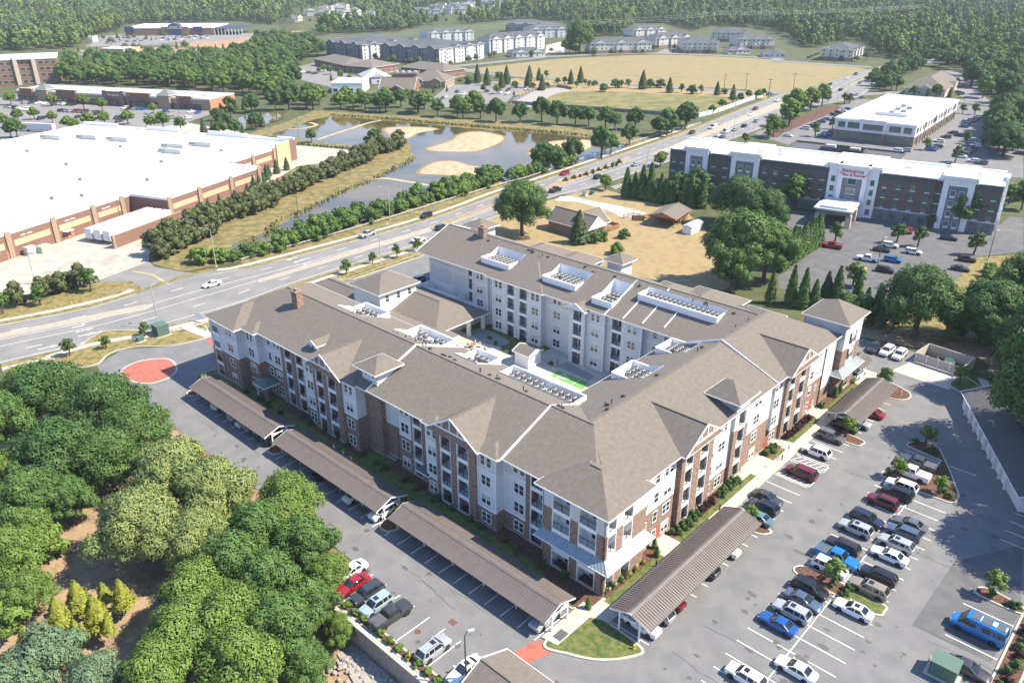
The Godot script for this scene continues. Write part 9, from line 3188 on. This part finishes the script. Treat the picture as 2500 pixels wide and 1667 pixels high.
	for i in 150:
		var u := r2.randf_range(12, 38)
		var v := r2.randf_range(-10, 60)
		if i > 100:
			u = r2.randf_range(-90, -5)
			v = r2.randf_range(-22, -12)
		var pts := PackedVector2Array()
		var n := 9
		var rr := r2.randf_range(0.12, 0.5)
		var el := r2.randf_range(0.5, 2.2)
		for k in n:
			var t := TAU * k / n
			var q := rr * r2.randf_range(0.6, 1.2)
			var w := estate(u + cos(t) * q * el, 0, v + sin(t) * q)
			pts.append(Vector2(w.x, w.z))
		st.slab(pts, 0.013 + (i % 7) * 0.0006)
	structure("oil_stain", st, plain(0.085, 0.084, 0.083, 0.7), "dark oil drips on the parking bays", "stain")
	var cr := Shape.new()
	for i in 34:
		var p := Vector2(r2.randf_range(10, 38), r2.randf_range(-8, 70)) if i < 22 else Vector2(r2.randf_range(-90, 0), r2.randf_range(-17, -12))
		var d := Vector2(0, 1) if r2.randf() < 0.6 else Vector2(1, 0)
		var path := PackedVector2Array()
		for k in 7:
			var w := estate(p.x, 0, p.y)
			path.append(Vector2(w.x, w.z))
			p += d * 1.3 + Vector2(r2.randf_range(-0.35, 0.35), r2.randf_range(-0.35, 0.35))
		strip(cr, path, -0.025, 0.025, 0.018)
	structure("tar_seam", cr, plain(0.06, 0.06, 0.062, 0.7), "thin tar sealed cracks in the asphalt", "crack")
	# courtyard seats and parasol
	for i in 6:
		var o := thing("patio_chair", "pale patio chair in the courtyard", "chair", estate(-66.5 + (i % 3) * 1.9, 0.16, 40.0 + (i / 3) * 2.0), rng.randf() * 6.0, "courtyard chairs")
		boxp(o, "seat", mats.tan_paint, -0.35, 0.35, -0.35, 0.35, 0.45, 0.35)
		boxp(o, "backrest", mats.tan_paint, -0.35, 0.45, -0.4, 0.35, 1.0, -0.32)
		for x in [-0.3, 0.3]:
			for z in [-0.3, 0.3]:
				boxp(o, "leg", mats.charcoal, x - 0.03, 0, z - 0.03, x + 0.03, 0.35, z + 0.03)
	for q in [[-65.6, 41.0], [-60.6, 39.0]]:
		var o := thing("patio_table", "round tan patio table in the courtyard", "table", estate(q[0], 0.16, q[1]), 0.0, "courtyard tables")
		var s := Shape.new()
		s.lathe(Vector3.ZERO, [Vector2(0.3, 0), Vector2(0.05, 0.05), Vector2(0.05, 0.68), Vector2(0.7, 0.7), Vector2(0.7, 0.76), Vector2(0, 0.77)], 12)
		put("pedestal_top", s, mats.wood, o)
	# chairs and pots on the sunlit balconies
	for q in [[1.4, -0.9, 0], [4.8, -0.9, 1], [1.4, -0.9, 2], [4.8, -0.9, 3], [20.6, -1.6, 0], [24.6, -1.6, 1], [20.8, -1.6, 2], [35.6, -1.5, 0], [35.8, -1.5, 2], [53.2, -1.6, 1], [57.2, -1.6, 2]]:
		var o := thing("balcony_chair", "chair on a balcony of the sunlit front", "chair", estate(q[1], q[2] * FLOOR + 0.13, q[0]), SKEW + rng.randf_range(-0.5, 0.5), "balcony chairs")
		boxp(o, "seat", mats.trim if q[2] == 0 else mats.charcoal, -0.3, 0.38, -0.3, 0.3, 0.46, 0.3)
		boxp(o, "backrest", mats.trim if q[2] == 0 else mats.charcoal, -0.34, 0.46, -0.3, -0.28, 0.95, 0.3)
		boxp(o, "leg", mats.charcoal, -0.06, 0, -0.06, 0.06, 0.38, 0.06)
	# boulders at the foot of the retaining wall
	var rk := Shape.new()
	for i in 260:
		var p := estate(r2.randf_range(-19, 3), -3.05, r2.randf_range(-30, -25.4))
		var a := r2.randf_range(0.15, 0.4)
		rk.xf = Transform3D(Basis(Vector3(r2.randf(), r2.randf(), r2.randf()).normalized(), r2.randf() * TAU).scaled(Vector3(a, a * 0.7, a * r2.randf_range(0.7, 1.3))), p)
		rk.moved = true
		rk.lathe(Vector3.ZERO, [Vector2(0.01, -0.8), Vector2(0.8, -0.5), Vector2(1.0, 0.1), Vector2(0.55, 0.75), Vector2(0.01, 0.9)], 6)
	var ro := put("rubble", rk, mats.stone)
	ro.set_meta("kind", "stuff")
	tag(ro, "pale loose rubble at the foot of the retaining wall", "rubble")
